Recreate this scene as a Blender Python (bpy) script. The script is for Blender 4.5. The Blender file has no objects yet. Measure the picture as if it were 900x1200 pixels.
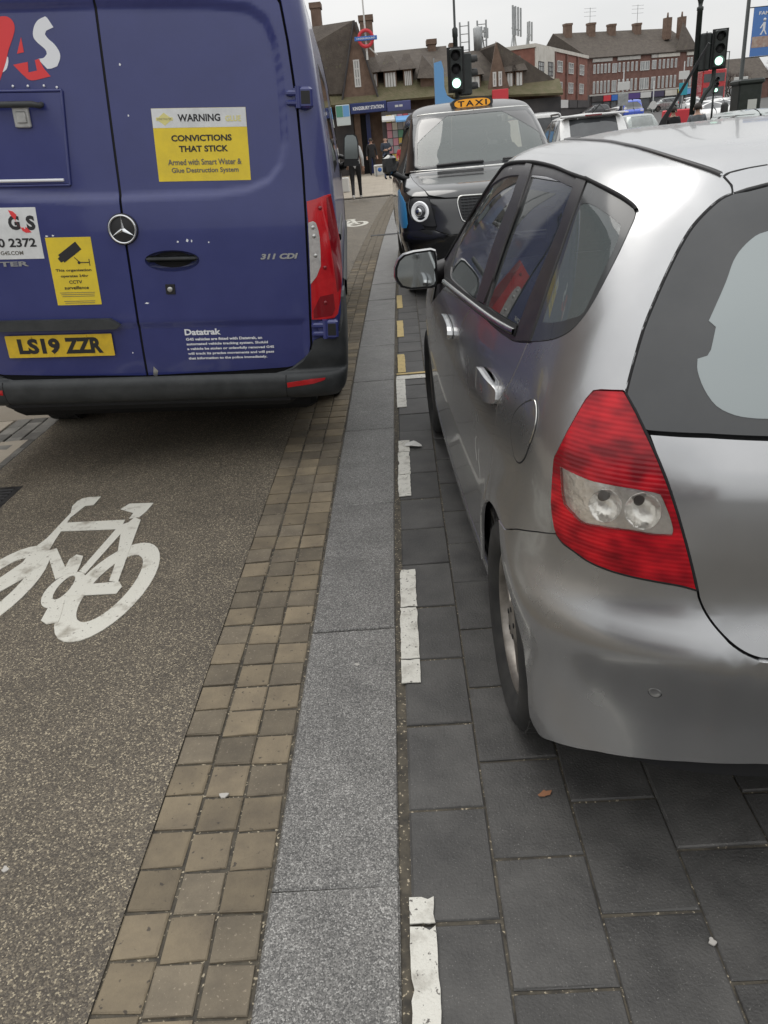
import bpy, bmesh, math, random
import numpy as np
from mathutils import Vector, Matrix
from mathutils.geometry import delaunay_2d_cdt
random.seed(7)
S = bpy.context.scene
COL = S.collection
R = math.radians

# ------------------------------------------------------------------ camera
def make_camera():
    th, ro, yaw = R(25.5), R(-5.3), R(-2.65)
    fw = Vector((math.sin(yaw)*math.cos(th), math.cos(yaw)*math.cos(th), -math.sin(th)))
    rt = Vector((math.cos(yaw), -math.sin(yaw), 0)); up = rt.cross(fw)
    r2 = math.cos(ro)*rt + math.sin(ro)*up
    u2 = -math.sin(ro)*rt + math.cos(ro)*up
    cd = bpy.data.cameras.new('camera'); cam = bpy.data.objects.new('camera', cd); COL.objects.link(cam)
    m = Matrix.Identity(4)
    for i in range(3):
        m[i][0], m[i][1], m[i][2] = r2[i], u2[i], -fw[i]
    m[2][3] = 1.5
    cam.matrix_world = m
    cd.sensor_fit = 'VERTICAL'; cd.sensor_height = 24; cd.lens = 24*905/1200
    cd.clip_start = .05; cd.clip_end = 3000
    S.camera = cam
make_camera()

# ------------------------------------------------------------------ world and sun (overcast day)
SUN_EL, SUN_AZ = R(58), R(-35)
w = bpy.data.worlds.new('World'); S.world = w; w.use_nodes = True
nt = w.node_tree; nt.nodes.clear()
o = nt.nodes.new('ShaderNodeOutputWorld'); bg = nt.nodes.new('ShaderNodeBackground'); bg2 = nt.nodes.new('ShaderNodeBackground')
sky = nt.nodes.new('ShaderNodeTexSky'); sky.sky_type = 'NISHITA'; sky.sun_disc = False
sky.sun_elevation = SUN_EL; sky.sun_rotation = SUN_AZ
nt.links.new(sky.outputs[0], bg.inputs[0]); bg.inputs[1].default_value = .05
tc = nt.nodes.new('ShaderNodeTexCoord'); mp = nt.nodes.new('ShaderNodeMapping'); mp.inputs['Scale'].default_value = (1, 1, 3.5)
nz = nt.nodes.new('ShaderNodeTexNoise'); nz.inputs['Scale'].default_value = 1.6; nz.inputs['Detail'].default_value = 5; nz.inputs['Roughness'].default_value = .5
cr = nt.nodes.new('ShaderNodeValToRGB')
cr.color_ramp.elements[0].position = .3; cr.color_ramp.elements[0].color = (.755, .77, .78, 1)
cr.color_ramp.elements[1].position = .72; cr.color_ramp.elements[1].color = (.985, .98, .965, 1)
nt.links.new(tc.outputs['Generated'], mp.inputs[0]); nt.links.new(mp.outputs[0], nz.inputs['Vector']); nt.links.new(nz.outputs[0], cr.inputs[0])
# overcast skies are brighter overhead than at the horizon
sx = nt.nodes.new('ShaderNodeSeparateXYZ'); nt.links.new(tc.outputs['Generated'], sx.inputs[0])
mr = nt.nodes.new('ShaderNodeMapRange'); mr.inputs[1].default_value = .05; mr.inputs[2].default_value = 1; mr.inputs[3].default_value = .86; mr.inputs[4].default_value = 1.85
nt.links.new(sx.outputs[2], mr.inputs[0]); nt.links.new(mr.outputs[0], bg2.inputs[1]); nt.links.new(cr.outputs[0], bg2.inputs[0])
mix = nt.nodes.new('ShaderNodeMixShader'); mix.inputs[0].default_value = .92
nt.links.new(bg.outputs[0], mix.inputs[1]); nt.links.new(bg2.outputs[0], mix.inputs[2]); nt.links.new(mix.outputs[0], o.inputs[0])

sd = bpy.data.lights.new('sun', 'SUN'); sd.energy = .8; sd.angle = R(35); sd.color = (1, .965, .91)
so = bpy.data.objects.new('sun', sd); COL.objects.link(so)
so.rotation_euler = (R(90)-SUN_EL, 0, math.pi-SUN_AZ); so.location = (0, 0, 30)
S.view_settings.view_transform = 'Standard'; S.view_settings.look = 'None'; S.view_settings.exposure = .06; S.view_settings.gamma = 1
S.view_settings.use_curve_mapping = False

# ------------------------------------------------------------------ helpers
def tag(o, label=None, cat=None, group=None, kind=None):
    if label: o['label'] = label
    if cat: o['category'] = cat
    if group: o['group'] = group
    if kind: o['kind'] = kind
    return o
def empty(name, loc=(0, 0, 0), rot=(0, 0, 0), label=None, cat=None, group=None, kind=None):
    o = bpy.data.objects.new(name, None); COL.objects.link(o); o.location = loc; o.rotation_euler = rot
    o.empty_display_size = .1
    return tag(o, label, cat, group, kind)
def link(name, me, mat=None, parent=None, loc=None):
    o = bpy.data.objects.new(name, me); COL.objects.link(o)
    if mat is not None:
        me.materials.clear()
        for m in (mat if isinstance(mat, (list, tuple)) else [mat]): me.materials.append(m)
    if parent is not None: o.parent = parent
    if loc is not None: o.location = loc
    return o
def kids(o): return [c for c in bpy.data.objects if c.parent == o]
def copy_tree(o, parent=None, table=None):
    if table is None:
        table = {}
        for c in bpy.data.objects:
            if c.parent: table.setdefault(c.parent.name, []).append(c)
    c = o.copy(); COL.objects.link(c)
    if parent is not None: c.parent = parent
    for ch in table.get(o.name, []): copy_tree(ch, c, table)
    return c
class MB:
    """collects shapes for ONE mesh"""
    def __init__(s): s.v = []; s.f = []; s.m = []; s.sm = []
    def add(s, v, f, m=0, smooth=False):
        b = len(s.v); s.v += [tuple(p) for p in v]; s.f += [tuple(i+b for i in q) for q in f]; s.m += [m]*len(f); s.sm += [smooth]*len(f)
    def box(s, x0, x1, y0, y1, z0, z1, m=0, bev=0, M=None):
        if bev > 0:
            bev = min(bev, (x1-x0)*.45, (y1-y0)*.45, (z1-z0)*.45)
            v = []
            for z, i in ((z0, bev), (z0+bev, 0), (z1-bev, 0), (z1, bev)):
                for (x, y) in ((x0+i+bev, y0+i), (x1-i-bev, y0+i), (x1-i, y0+i+bev), (x1-i, y1-i-bev), (x1-i-bev, y1-i), (x0+i+bev, y1-i), (x0+i, y1-i-bev), (x0+i, y0+i+bev)):
                    v.append((x, y, z))
            f = [tuple(range(7, -1, -1)), tuple(range(24, 32))]
            for k in range(3):
                for i in range(8):
                    j = (i+1) % 8; f.append((k*8+i, k*8+j, k*8+8+j, k*8+8+i))
        else:
            v = [(x, y, z) for z in (z0, z1) for (x, y) in ((x0, y0), (x1, y0), (x1, y1), (x0, y1))]
            f = [(3, 2, 1, 0), (4, 5, 6, 7), (0, 1, 5, 4), (1, 2, 6, 5), (2, 3, 7, 6), (3, 0, 4, 7)]
        if M is not None: v = [M @ Vector(p) for p in v]
        s.add(v, f, m); return s
    def prism(s, poly, axis, a, b, m=0, M=None):
        """extrude a 2-D outline along axis ('x','y','z') from a to b"""
        n = len(poly)
        def P(u, w, t): return (t, u, w) if axis == 'x' else ((u, t, w) if axis == 'y' else (u, w, t))
        v = [P(u, w, a) for u, w in poly]+[P(u, w, b) for u, w in poly]
        f = [tuple(range(n)), tuple(range(2*n-1, n-1, -1))]+[(i, i+n, (i+1) % n+n, (i+1) % n) for i in range(n)]
        if M is not None: v = [M @ Vector(p) for p in v]
        s.add(v, f, m); return s
    def tube(s, pts, r, n=8, m=0, caps=True, smooth=True):
        pts = [Vector(p) for p in pts]; rs = r if isinstance(r, (list, tuple)) else [r]*len(pts)
        v = []; prev = None
        for i, p in enumerate(pts):
            t = (pts[min(i+1, len(pts)-1)]-pts[max(i-1, 0)]).normalized()
            if prev is None: a = t.orthogonal().normalized()
            else: a = (prev-t*prev.dot(t)).normalized()
            prev = a; b = t.cross(a)
            for k in range(n):
                an = 2*math.pi*k/n; v.append(p+(a*math.cos(an)+b*math.sin(an))*rs[i])
        f = []
        for i in range(len(pts)-1):
            for k in range(n):
                j = (k+1) % n; f.append((i*n+k, i*n+j, (i+1)*n+j, (i+1)*n+k))
        s.add(v, f, m, smooth)
        if caps:
            L = (len(pts)-1)*n
            s.add(v[:n], [tuple(range(n-1, -1, -1))], m); s.add(v[L:], [tuple(range(n))], m)
        return s
    def lathe(s, prof, n=24, m=0, M=None, smooth=True, closed=False):
        """prof = [(r,z)...] about local z"""
        v = []
        for r, z in prof:
            for k in range(n):
                a = 2*math.pi*k/n; v.append((r*math.cos(a), r*math.sin(a), z))
        f = []
        for i in range(len(prof)-1):
            for k in range(n):
                j = (k+1) % n; f.append((i*n+k, i*n+j, (i+1)*n+j, (i+1)*n+k))
        if not closed:
            if prof[0][0] > 1e-5: f.append(tuple(range(n-1, -1, -1)))
            if prof[-1][0] > 1e-5: f.append(tuple(range((len(prof)-1)*n, len(prof)*n)))
        if M is not None: v = [M @ Vector(p) for p in v]
        s.add(v, f, m, smooth); return s
    def mesh(s, name):
        me = bpy.data.meshes.new(name); me.from_pydata(s.v, [], s.f)
        me.polygons.foreach_set('material_index', s.m); me.polygons.foreach_set('use_smooth', s.sm)
        bm = bmesh.new(); bm.from_mesh(me)
        bmesh.ops.recalc_face_normals(bm, faces=bm.faces); bm.to_mesh(me); bm.free()
        return me
    def build(s, name, mat, parent=None, loc=None):
        return link(name, s.mesh(name), mat, parent, loc)
def sharp(o, deg=35):
    me = o.data; me.polygons.foreach_set('use_smooth', [True]*len(me.polygons)); me.set_sharp_from_angle(angle=R(deg)); return o

# ------------------------------------------------------------------ materials
def node(nt, t, **k):
    n = nt.nodes.new(t)
    for a, b in k.items(): setattr(n, a, b)
    return n
def pbsdf(name, col, rough=.6, metal=0, coat=0, spec=.5, emit=None, es=0, alpha=1):
    m = bpy.data.materials.new(name); m.use_nodes = True
    b = m.node_tree.nodes['Principled BSDF']
    b.inputs['Base Color'].default_value = (*col, 1); b.inputs['Roughness'].default_value = rough; b.inputs['Metallic'].default_value = metal
    b.inputs['Coat Weight'].default_value = coat; b.inputs['Coat Roughness'].default_value = .06; b.inputs['Specular IOR Level'].default_value = spec
    if emit: b.inputs['Emission Color'].default_value = (*emit, 1); b.inputs['Emission Strength'].default_value = es
    return m
def wear(name, c1, c2, scale=6, rough=(.5, .8), metal=0, coat=0, bump=0, bscale=80, detail=6, rnd=0, spec=.5, lo=.35, hi=.65, c3=None, s3=300, t3=.68, space='Object', bdist=.004):
    """two-tone noise material; rnd adds per-object brightness change; c3 = fine speckle"""
    m = pbsdf(name, c1, rough[0], metal, coat, spec); nt = m.node_tree; b = nt.nodes['Principled BSDF']
    tc = node(nt, 'ShaderNodeTexCoord'); src = tc.outputs[space]
    if rnd:
        oi = node(nt, 'ShaderNodeObjectInfo'); va = node(nt, 'ShaderNodeVectorMath', operation='ADD'); vs = node(nt, 'ShaderNodeVectorMath', operation='SCALE')
        cx = node(nt, 'ShaderNodeCombineXYZ'); nt.links.new(oi.outputs['Random'], cx.inputs[0]); nt.links.new(oi.outputs['Random'], cx.inputs[1])
        vs.inputs['Scale'].default_value = 37; nt.links.new(cx.outputs[0], vs.inputs[0]); nt.links.new(src, va.inputs[0]); nt.links.new(vs.outputs[0], va.inputs[1]); src = va.outputs[0]
    nz = node(nt, 'ShaderNodeTexNoise'); nz.inputs['Scale'].default_value = scale; nz.inputs['Detail'].default_value = detail; nz.inputs['Roughness'].default_value = .62
    nt.links.new(src, nz.inputs['Vector'])
    cr = node(nt, 'ShaderNodeValToRGB'); cr.color_ramp.elements[0].position = lo; cr.color_ramp.elements[1].position = hi
    cr.color_ramp.elements[0].color = (*c1, 1); cr.color_ramp.elements[1].color = (*c2, 1)
    nt.links.new(nz.outputs[0], cr.inputs[0]); out = cr.outputs[0]
    if c3 is not None:
        n3 = node(nt, 'ShaderNodeTexNoise'); n3.inputs['Scale'].default_value = s3; n3.inputs['Detail'].default_value = 2; nt.links.new(src, n3.inputs['Vector'])
        mrr = node(nt, 'ShaderNodeMapRange'); mrr.inputs[1].default_value = t3; mrr.inputs[2].default_value = t3+.06; nt.links.new(n3.outputs[0], mrr.inputs[0])
        mx = node(nt, 'ShaderNodeMix', data_type='RGBA'); mx.inputs[7].default_value = (*c3, 1)
        nt.links.new(mrr.outputs[0], mx.inputs[0]); nt.links.new(out, mx.inputs[6]); out = mx.outputs[2]
    if rnd:
        hs = node(nt, 'ShaderNodeHueSaturation'); m2 = node(nt, 'ShaderNodeMapRange'); m2.inputs[3].default_value = 1-rnd; m2.inputs[4].default_value = 1+rnd
        nt.links.new(oi.outputs['Random'], m2.inputs[0]); nt.links.new(m2.outputs[0], hs.inputs['Value']); nt.links.new(out, hs.inputs['Color']); out = hs.outputs[0]
    nt.links.new(out, b.inputs['Base Color'])
    mr = node(nt, 'ShaderNodeMapRange'); mr.inputs[3].default_value = rough[0]; mr.inputs[4].default_value = rough[1]
    nt.links.new(nz.outputs[0], mr.inputs[0]); nt.links.new(mr.outputs[0], b.inputs['Roughness'])
    if bump:
        n2 = node(nt, 'ShaderNodeTexNoise'); n2.inputs['Scale'].default_value = bscale; n2.inputs['Detail'].default_value = 3; nt.links.new(src, n2.inputs['Vector'])
        bp = node(nt, 'ShaderNodeBump'); bp.inputs['Strength'].default_value = bump; bp.inputs['Distance'].default_value = bdist
        nt.links.new(n2.outputs[0], bp.inputs['Height']); nt.links.new(bp.outputs[0], b.inputs['Normal'])
    return m
def glass_mat(name, tint, mixf=.8, rough=.02, frost=None):
    """dark car or shop glass: part clear, with real surface reflections"""
    m = bpy.data.materials.new(name); m.use_nodes = True; nt = m.node_tree; nt.nodes.clear()
    o = node(nt, 'ShaderNodeOutputMaterial'); tr = node(nt, 'ShaderNodeBsdfTransparent'); tr.inputs[0].default_value = (*tint, 1)
    gl = node(nt, 'ShaderNodeBsdfGlossy'); gl.inputs['Roughness'].default_value = rough; gl.inputs[0].default_value = (1, 1, 1, 1)
    fr = node(nt, 'ShaderNodeFresnel'); fr.inputs[0].default_value = 1.5
    mu = node(nt, 'ShaderNodeMath', operation='MULTIPLY_ADD'); mu.inputs[1].default_value = 1.15; mu.inputs[2].default_value = .025; mu.use_clamp = True
    nt.links.new(fr.outputs[0], mu.inputs[0])
    mx = node(nt, 'ShaderNodeMixShader'); nt.links.new(mu.outputs[0], mx.inputs[0]); nt.links.new(tr.outputs[0], mx.inputs[1]); nt.links.new(gl.outputs[0], mx.inputs[2])
    last = mx.outputs[0]
    if frost:
        df = node(nt, 'ShaderNodeBsdfDiffuse'); df.inputs[0].default_value = (*frost, 1)
        m2 = node(nt, 'ShaderNodeMixShader'); m2.inputs[0].default_value = mixf; nt.links.new(last, m2.inputs[1]); nt.links.new(df.outputs[0], m2.inputs[2]); last = m2.outputs[0]
    nt.links.new(last, o.inputs[0]); return m
def text_mesh(txt, width=None, height=None, bold=.0, shear=0, align='LEFT', lsp=1.0, csp=1.0):
    """flat lettering as (verts2d, faces); scaled to a width or to a cap height; origin at its lower left / centre"""
    c = bpy.data.curves.new('lettering', 'FONT'); c.body = txt; c.offset = bold; c.shear = shear; c.align_x = align; c.space_line = lsp; c.space_character = csp; c.resolution_u = 3
    o = bpy.data.objects.new('lettering', c); COL.objects.link(o)
    dg = bpy.context.evaluated_depsgraph_get(); me = o.evaluated_get(dg).to_mesh()
    v = np.array([p.co[:2] for p in me.vertices]) if len(me.vertices) else np.zeros((0, 2)); f = [tuple(p.vertices) for p in me.polygons]
    o.evaluated_get(dg).to_mesh_clear(); bpy.data.objects.remove(o); bpy.data.curves.remove(c)
    lo, hi = v.min(0), v.max(0); v = v-lo; sz = hi-lo
    k = width/sz[0] if width else height/sz[1]
    sx = k; sy = k
    if width and height: sy = height/sz[1]
    v = v*[sx, sy]
    return v, f, sz*[sx, sy]
# ------------------------------------------------------------------ car skins
def pchip(xk,yk,x):
    xk=np.asarray(xk,float);yk=np.asarray(yk,float);x=np.asarray(x,float)
    h=np.diff(xk);d=np.diff(yk)/h;m=np.zeros(len(xk))
    for i in range(1,len(xk)-1):
        if d[i-1]*d[i]>0:
            w1=2*h[i]+h[i-1];w2=h[i]+2*h[i-1];m[i]=(w1+w2)/(w1/d[i-1]+w2/d[i])
    m[0]=d[0];m[-1]=d[-1]
    i=np.clip(np.searchsorted(xk,x)-1,0,len(xk)-2);t=(x-xk[i])/h[i]
    return ((2*t**3-3*t**2+1)*yk[i]+(t**3-2*t**2+t)*h[i]*m[i]+(-2*t**3+3*t**2)*yk[i+1]+(t**3-t**2)*h[i]*m[i+1])
class Shell:
    """car skin as a stack of plan rings. rows: v,z,W,yR,yF,Rl,pR,Rf,pF. Left half; s = arc length from rear centre."""
    def __init__(self,rows,dv=.012,ds=.02,barrel=.0):
        R=np.array(rows,float);self.v0,self.v1=R[0,0],R[-1,0]
        self.nv=int((self.v1-self.v0)/dv)+1
        self.vs=np.linspace(self.v0,self.v1,self.nv)
        c=[pchip(R[:,0],R[:,k],self.vs) for k in range(1,R.shape[1])]
        rings=[];L=[]
        a=np.linspace(0,np.pi/2,60)
        for i in range(self.nv):
            z,W,yR,yF,Rl,pR,Rf,pF=[q[i] for q in c]
            Rl=min(Rl,(yF-yR)*.5);Rf=min(Rf,(yF-yR)*.5)
            xr=W*np.sin(a)**(2/pR);yr=yR+Rl*(1-np.cos(a)**(2/pR))
            xf=W*np.cos(a)**(2/pF);yf=yF-Rf*(1-np.sin(a)**(2/pF))
            ym=np.linspace(yR+Rl,yF-Rf,42)[1:-1]
            x=np.concatenate([xr,np.full(40,W),xf]);y=np.concatenate([yr,ym,yf])
            mid=(yR+yF)/2;hl=max((yF-yR)/2,1e-3)
            x=x*(1-barrel*((y-mid)/hl)**2*np.clip(x/max(W,1e-3),0,1)**4)
            s=np.concatenate([[0],np.cumsum(np.hypot(np.diff(x),np.diff(y)))])
            rings.append((s,x,y,z));L.append(s[-1])
        self.L=np.array(L);self.ns=int(max(L)/ds)+2;self.ss=np.arange(self.ns)*ds;self.ds=ds
        T=np.zeros((self.nv,self.ns,3))
        for i,(s,x,y,z) in enumerate(rings):
            T[i,:,0]=-np.interp(self.ss,s,x);T[i,:,1]=np.interp(self.ss,s,y);T[i,:,2]=z
        self.T=T
        du=np.gradient(T,axis=1);dvv=np.gradient(T,axis=0)
        N=np.cross(dvv,du);n=np.linalg.norm(N,axis=2,keepdims=True);self.N=N/np.maximum(n,1e-9)
    def ev(self,v,s,off=0.):
        v=np.asarray(v,float);s=np.asarray(s,float);sg=np.where(s<0,-1.,1.);s=np.abs(s)
        fi=np.clip((v-self.v0)/(self.v1-self.v0)*(self.nv-1),0,self.nv-1.001);fj=np.clip(s/self.ds,0,self.ns-1.001)
        i=fi.astype(int);j=fj.astype(int);a=(fi-i)[...,None];b=(fj-j)[...,None]
        def bl(A): return (A[i,j]*(1-b)+A[i,j+1]*b)*(1-a)+(A[i+1,j]*(1-b)+A[i+1,j+1]*b)*a
        p=bl(self.T);n=bl(self.N);n/=np.maximum(np.linalg.norm(n,axis=-1,keepdims=True),1e-9)
        p=p+n*off
        m=np.stack([sg,np.ones_like(sg),np.ones_like(sg)],-1)
        return p*m,n*m

def inside(P, poly):
    x, y = P[:, 0], P[:, 1]; r = np.zeros(len(P), bool); n = len(poly); j = n-1
    for i in range(n):
        xi, yi = poly[i]; xj, yj = poly[j]
        c = (yi > y) != (yj > y)
        r ^= c & (x < (xj-xi)*(y-yi)/((yj-yi) if abs(yj-yi) > 1e-12 else 1e-12)+xi); j = i
    return r
def densify(poly, step, closed=True):
    out = []; n = len(poly)
    for i in range(n if closed else n-1):
        a, b = np.array(poly[i], float), np.array(poly[(i+1) % n], float)
        k = max(1, int(math.ceil(np.linalg.norm(b-a)/step)))
        out += [tuple(a+(b-a)*t/k) for t in range(k)]
    if not closed: out.append(tuple(poly[-1]))
    return out
def smoothline(pts, sub=3):
    """Catmull-Rom through an open polyline"""
    p = np.array(pts, float)
    if len(p) < 3: return [tuple(q) for q in p]
    p = np.vstack([2*p[0]-p[1], p, 2*p[-1]-p[-2]]); out = []
    for i in range(1, len(p)-2):
        for t in np.arange(sub)/sub:
            out.append(tuple(.5*((2*p[i])+(-p[i-1]+p[i+1])*t+(2*p[i-1]-5*p[i]+4*p[i+1]-p[i+2])*t*t+(-p[i-1]+3*p[i]-3*p[i+1]+p[i+2])*t**3)))
    out.append(tuple(p[-2])); return out
def shrink(poly, d):
    """move a closed outline inwards by d"""
    p = np.array(poly, float); a = .5*np.sum(p[:, 0]*np.roll(p[:, 1], -1)-np.roll(p[:, 0], -1)*p[:, 1]); sg = 1 if a > 0 else -1
    e = np.roll(p, -1, 0)-p; e /= np.maximum(np.linalg.norm(e, axis=1, keepdims=True), 1e-9); n = np.stack([-e[:, 1], e[:, 0]], 1)*sg
    m = n+np.roll(n, 1, 0); m /= np.maximum(np.linalg.norm(m, axis=1, keepdims=True), .35)
    c = np.clip(1/np.maximum((m*n).sum(1, keepdims=True), .5), 0, 1.6)
    return [tuple(q) for q in p+m*c*d]
def panel(name, sh, poly, mat, parent=None, holes=(), off=0., skirt=.012, step=.035, gap=.0022, mirror=False, bulge=None, label=None):
    """a skin panel cut from a shell along an outline in (v, s); its edges turn inwards so the joints are real gaps"""
    poly = list(poly)
    if gap: poly = shrink(poly, gap)
    b = densify(poly, step); hb = [densify(h, step) for h in holes]
    P = np.array(b); lo, hi = P.min(0), P.max(0)
    gx, gy = np.meshgrid(np.arange(lo[0]+step/2, hi[0], step), np.arange(lo[1]+step/2, hi[1], step)); G = np.stack([gx.ravel(), gy.ravel()], 1)
    keep = inside(G, b)
    for h in hb: keep &= ~inside(G, h)
    G = G[keep]; E = np.vstack([P]+[np.array(h) for h in hb])
    if len(G):
        d = np.sqrt(((G[:, None, :]-E[None])**2).sum(-1)).min(1); G = G[d > step*.45]
    V = [Vector(p) for p in E]+[Vector(p) for p in G]; ed = []; k = 0
    for loop in [b]+hb:
        n = len(loop); ed += [(k+i, k+(i+1) % n) for i in range(n)]; k += n
    vo, eo, fo = delaunay_2d_cdt(V, ed, [], 0, 1e-7)[:3]
    vo = np.array([tuple(p) for p in vo]); F = np.array([f for f in fo if len(f) == 3])
    c = vo[F].mean(1); ok = inside(c, b)
    for h in hb: ok &= ~inside(c, h)
    F = F[ok]; s = vo[:, 1]*(-1 if mirror else 1)
    of = np.full(len(vo), off)
    if bulge is not None: of = of+bulge(vo[:, 0], vo[:, 1])
    p, nr = sh.ev(vo[:, 0], s, 0.); p = p+nr*of[:, None]; n0 = nr
    fn = np.cross(p[F[:, 1]]-p[F[:, 0]], p[F[:, 2]]-p[F[:, 0]]); fl = (fn*nr[F[:, 0]]).sum(1) < 0; F[fl] = F[fl][:, ::-1]
    if bulge is not None:
        acc = np.zeros_like(p); fn = np.cross(p[F[:, 1]]-p[F[:, 0]], p[F[:, 2]]-p[F[:, 0]])
        for q in range(3): np.add.at(acc, F[:, q], fn)
        nr = acc/np.maximum(np.linalg.norm(acc, axis=1, keepdims=True), 1e-12)
    cnt = {}
    for f in F:
        for i in range(3):
            q = (int(f[i]), int(f[(i+1) % 3])); cnt[q] = 1
    be = [q for q in cnt if (q[1], q[0]) not in cnt]
    verts = [tuple(q) for q in p]; nors = [tuple(q) for q in nr]; faces = [tuple(int(i) for i in f) for f in F]
    if skirt:
        mp = {}
        for q in be:
            e = p[q[1]]-p[q[0]]; on = np.cross(e, nr[q[0]]); on /= max(np.linalg.norm(on), 1e-9); idx = []
            for i in (q[0], q[1]):
                key = (i, tuple(np.round(on, 1)))
                if key not in mp:
                    mp[key] = len(verts); verts += [tuple(p[i]), tuple(p[i]-nr[i]*skirt)]; nors += [tuple(.6*on+.4*nr[i]), tuple(on)]
                idx.append(mp[key])
            faces.append((idx[1], idx[0], idx[0]+1, idx[1]+1))
    me = bpy.data.meshes.new(name); me.from_pydata(verts, [], faces)
    me.polygons.foreach_set('use_smooth', [True]*len(faces)); me.validate()
    if len(me.vertices) == len(nors):
        nn = np.array(nors); nn /= np.maximum(np.linalg.norm(nn, axis=1, keepdims=True), 1e-9); me.normals_split_custom_set_from_vertices([tuple(q) for q in nn])
    o = link(name, me, mat, parent)
    if label: o['label'] = label
    return o
def strip(name, sh, line, width, mat, parent=None, off=.001, h=.003, mirror=False, both=False):
    """thin trim following a line in (v, s): raised bead"""
    L = np.array(smoothline(line, 4) if len(line) > 2 else densify(line, .04, False)); t = np.gradient(L, axis=0); t /= np.maximum(np.linalg.norm(t, axis=1, keepdims=True), 1e-9); n = np.stack([-t[:, 1], t[:, 0]], 1)
    m = MB(); V = []
    for q, hh in ((-.5, -.002), (-.35, h), (.35, h), (.5, -.002)):
        Q = L+n*width*q; p, nr = sh.ev(Q[:, 0], Q[:, 1]*(-1 if mirror else 1)); V.append(p+nr*(off+hh))
    k = len(L); v = [tuple(p) for r_ in V for p in r_]; f = [(r_*k+i, r_*k+i+1, (r_+1)*k+i+1, (r_+1)*k+i) for r_ in range(3) for i in range(k-1)]
    m.add(v, f, 0, True); return m.build(name, mat, parent)
def yz_line(sh, pts):
    """side points given as (y, z) to (v, s)"""
    out = []
    for y, z in pts:
        i = int(np.argmin(np.abs(sh.T[:, sh.ns//3, 2]-z))); r_ = sh.T[i]; ok = np.where(-r_[:, 0] > .55*(-r_[:, 0]).max())[0]
        j = ok[int(np.argmin(np.abs(r_[ok, 1]-y)))]
        s = j*sh.ds
        if 0 < j < sh.ns-1:
            dy = r_[j+1, 1]-r_[j-1, 1]
            if abs(dy) > 1e-6: s += (y-r_[j, 1])/dy*2*sh.ds
        v = sh.vs[i]
        if 0 < i < sh.nv-1:
            dz = sh.T[i+1, 3, 2]-sh.T[i-1, 3, 2]; v += (z-sh.T[i, 3, 2])/dz*(sh.vs[i+1]-sh.vs[i-1])
        out.append((float(v), float(s)))
    return out

def soften(pts, deg=40, sub=4):
    """round the gentle corners of a closed outline, keep the sharp ones"""
    n = len(pts); p = np.array(pts, float); out = []
    sh_ = []
    for i in range(n):
        a, b = p[i]-p[i-1], p[(i+1) % n]-p[i]
        c = np.dot(a, b)/max(np.linalg.norm(a)*np.linalg.norm(b), 1e-9); sh_.append(math.degrees(math.acos(max(-1, min(1, c)))) > deg)
    for i in range(n):
        j = (i+1) % n; p1, p2 = p[i], p[j]
        p0 = 2*p1-p2 if sh_[i] else p[i-1]; p3 = 2*p2-p1 if sh_[j] else p[(j+1) % n]
        for t in np.arange(sub)/sub:
            out.append(tuple(.5*((2*p1)+(-p0+p2)*t+(2*p0-5*p1+4*p2-p3)*t*t+(-p0+3*p1-3*p2+p3)*t**3)))
    return out
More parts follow.
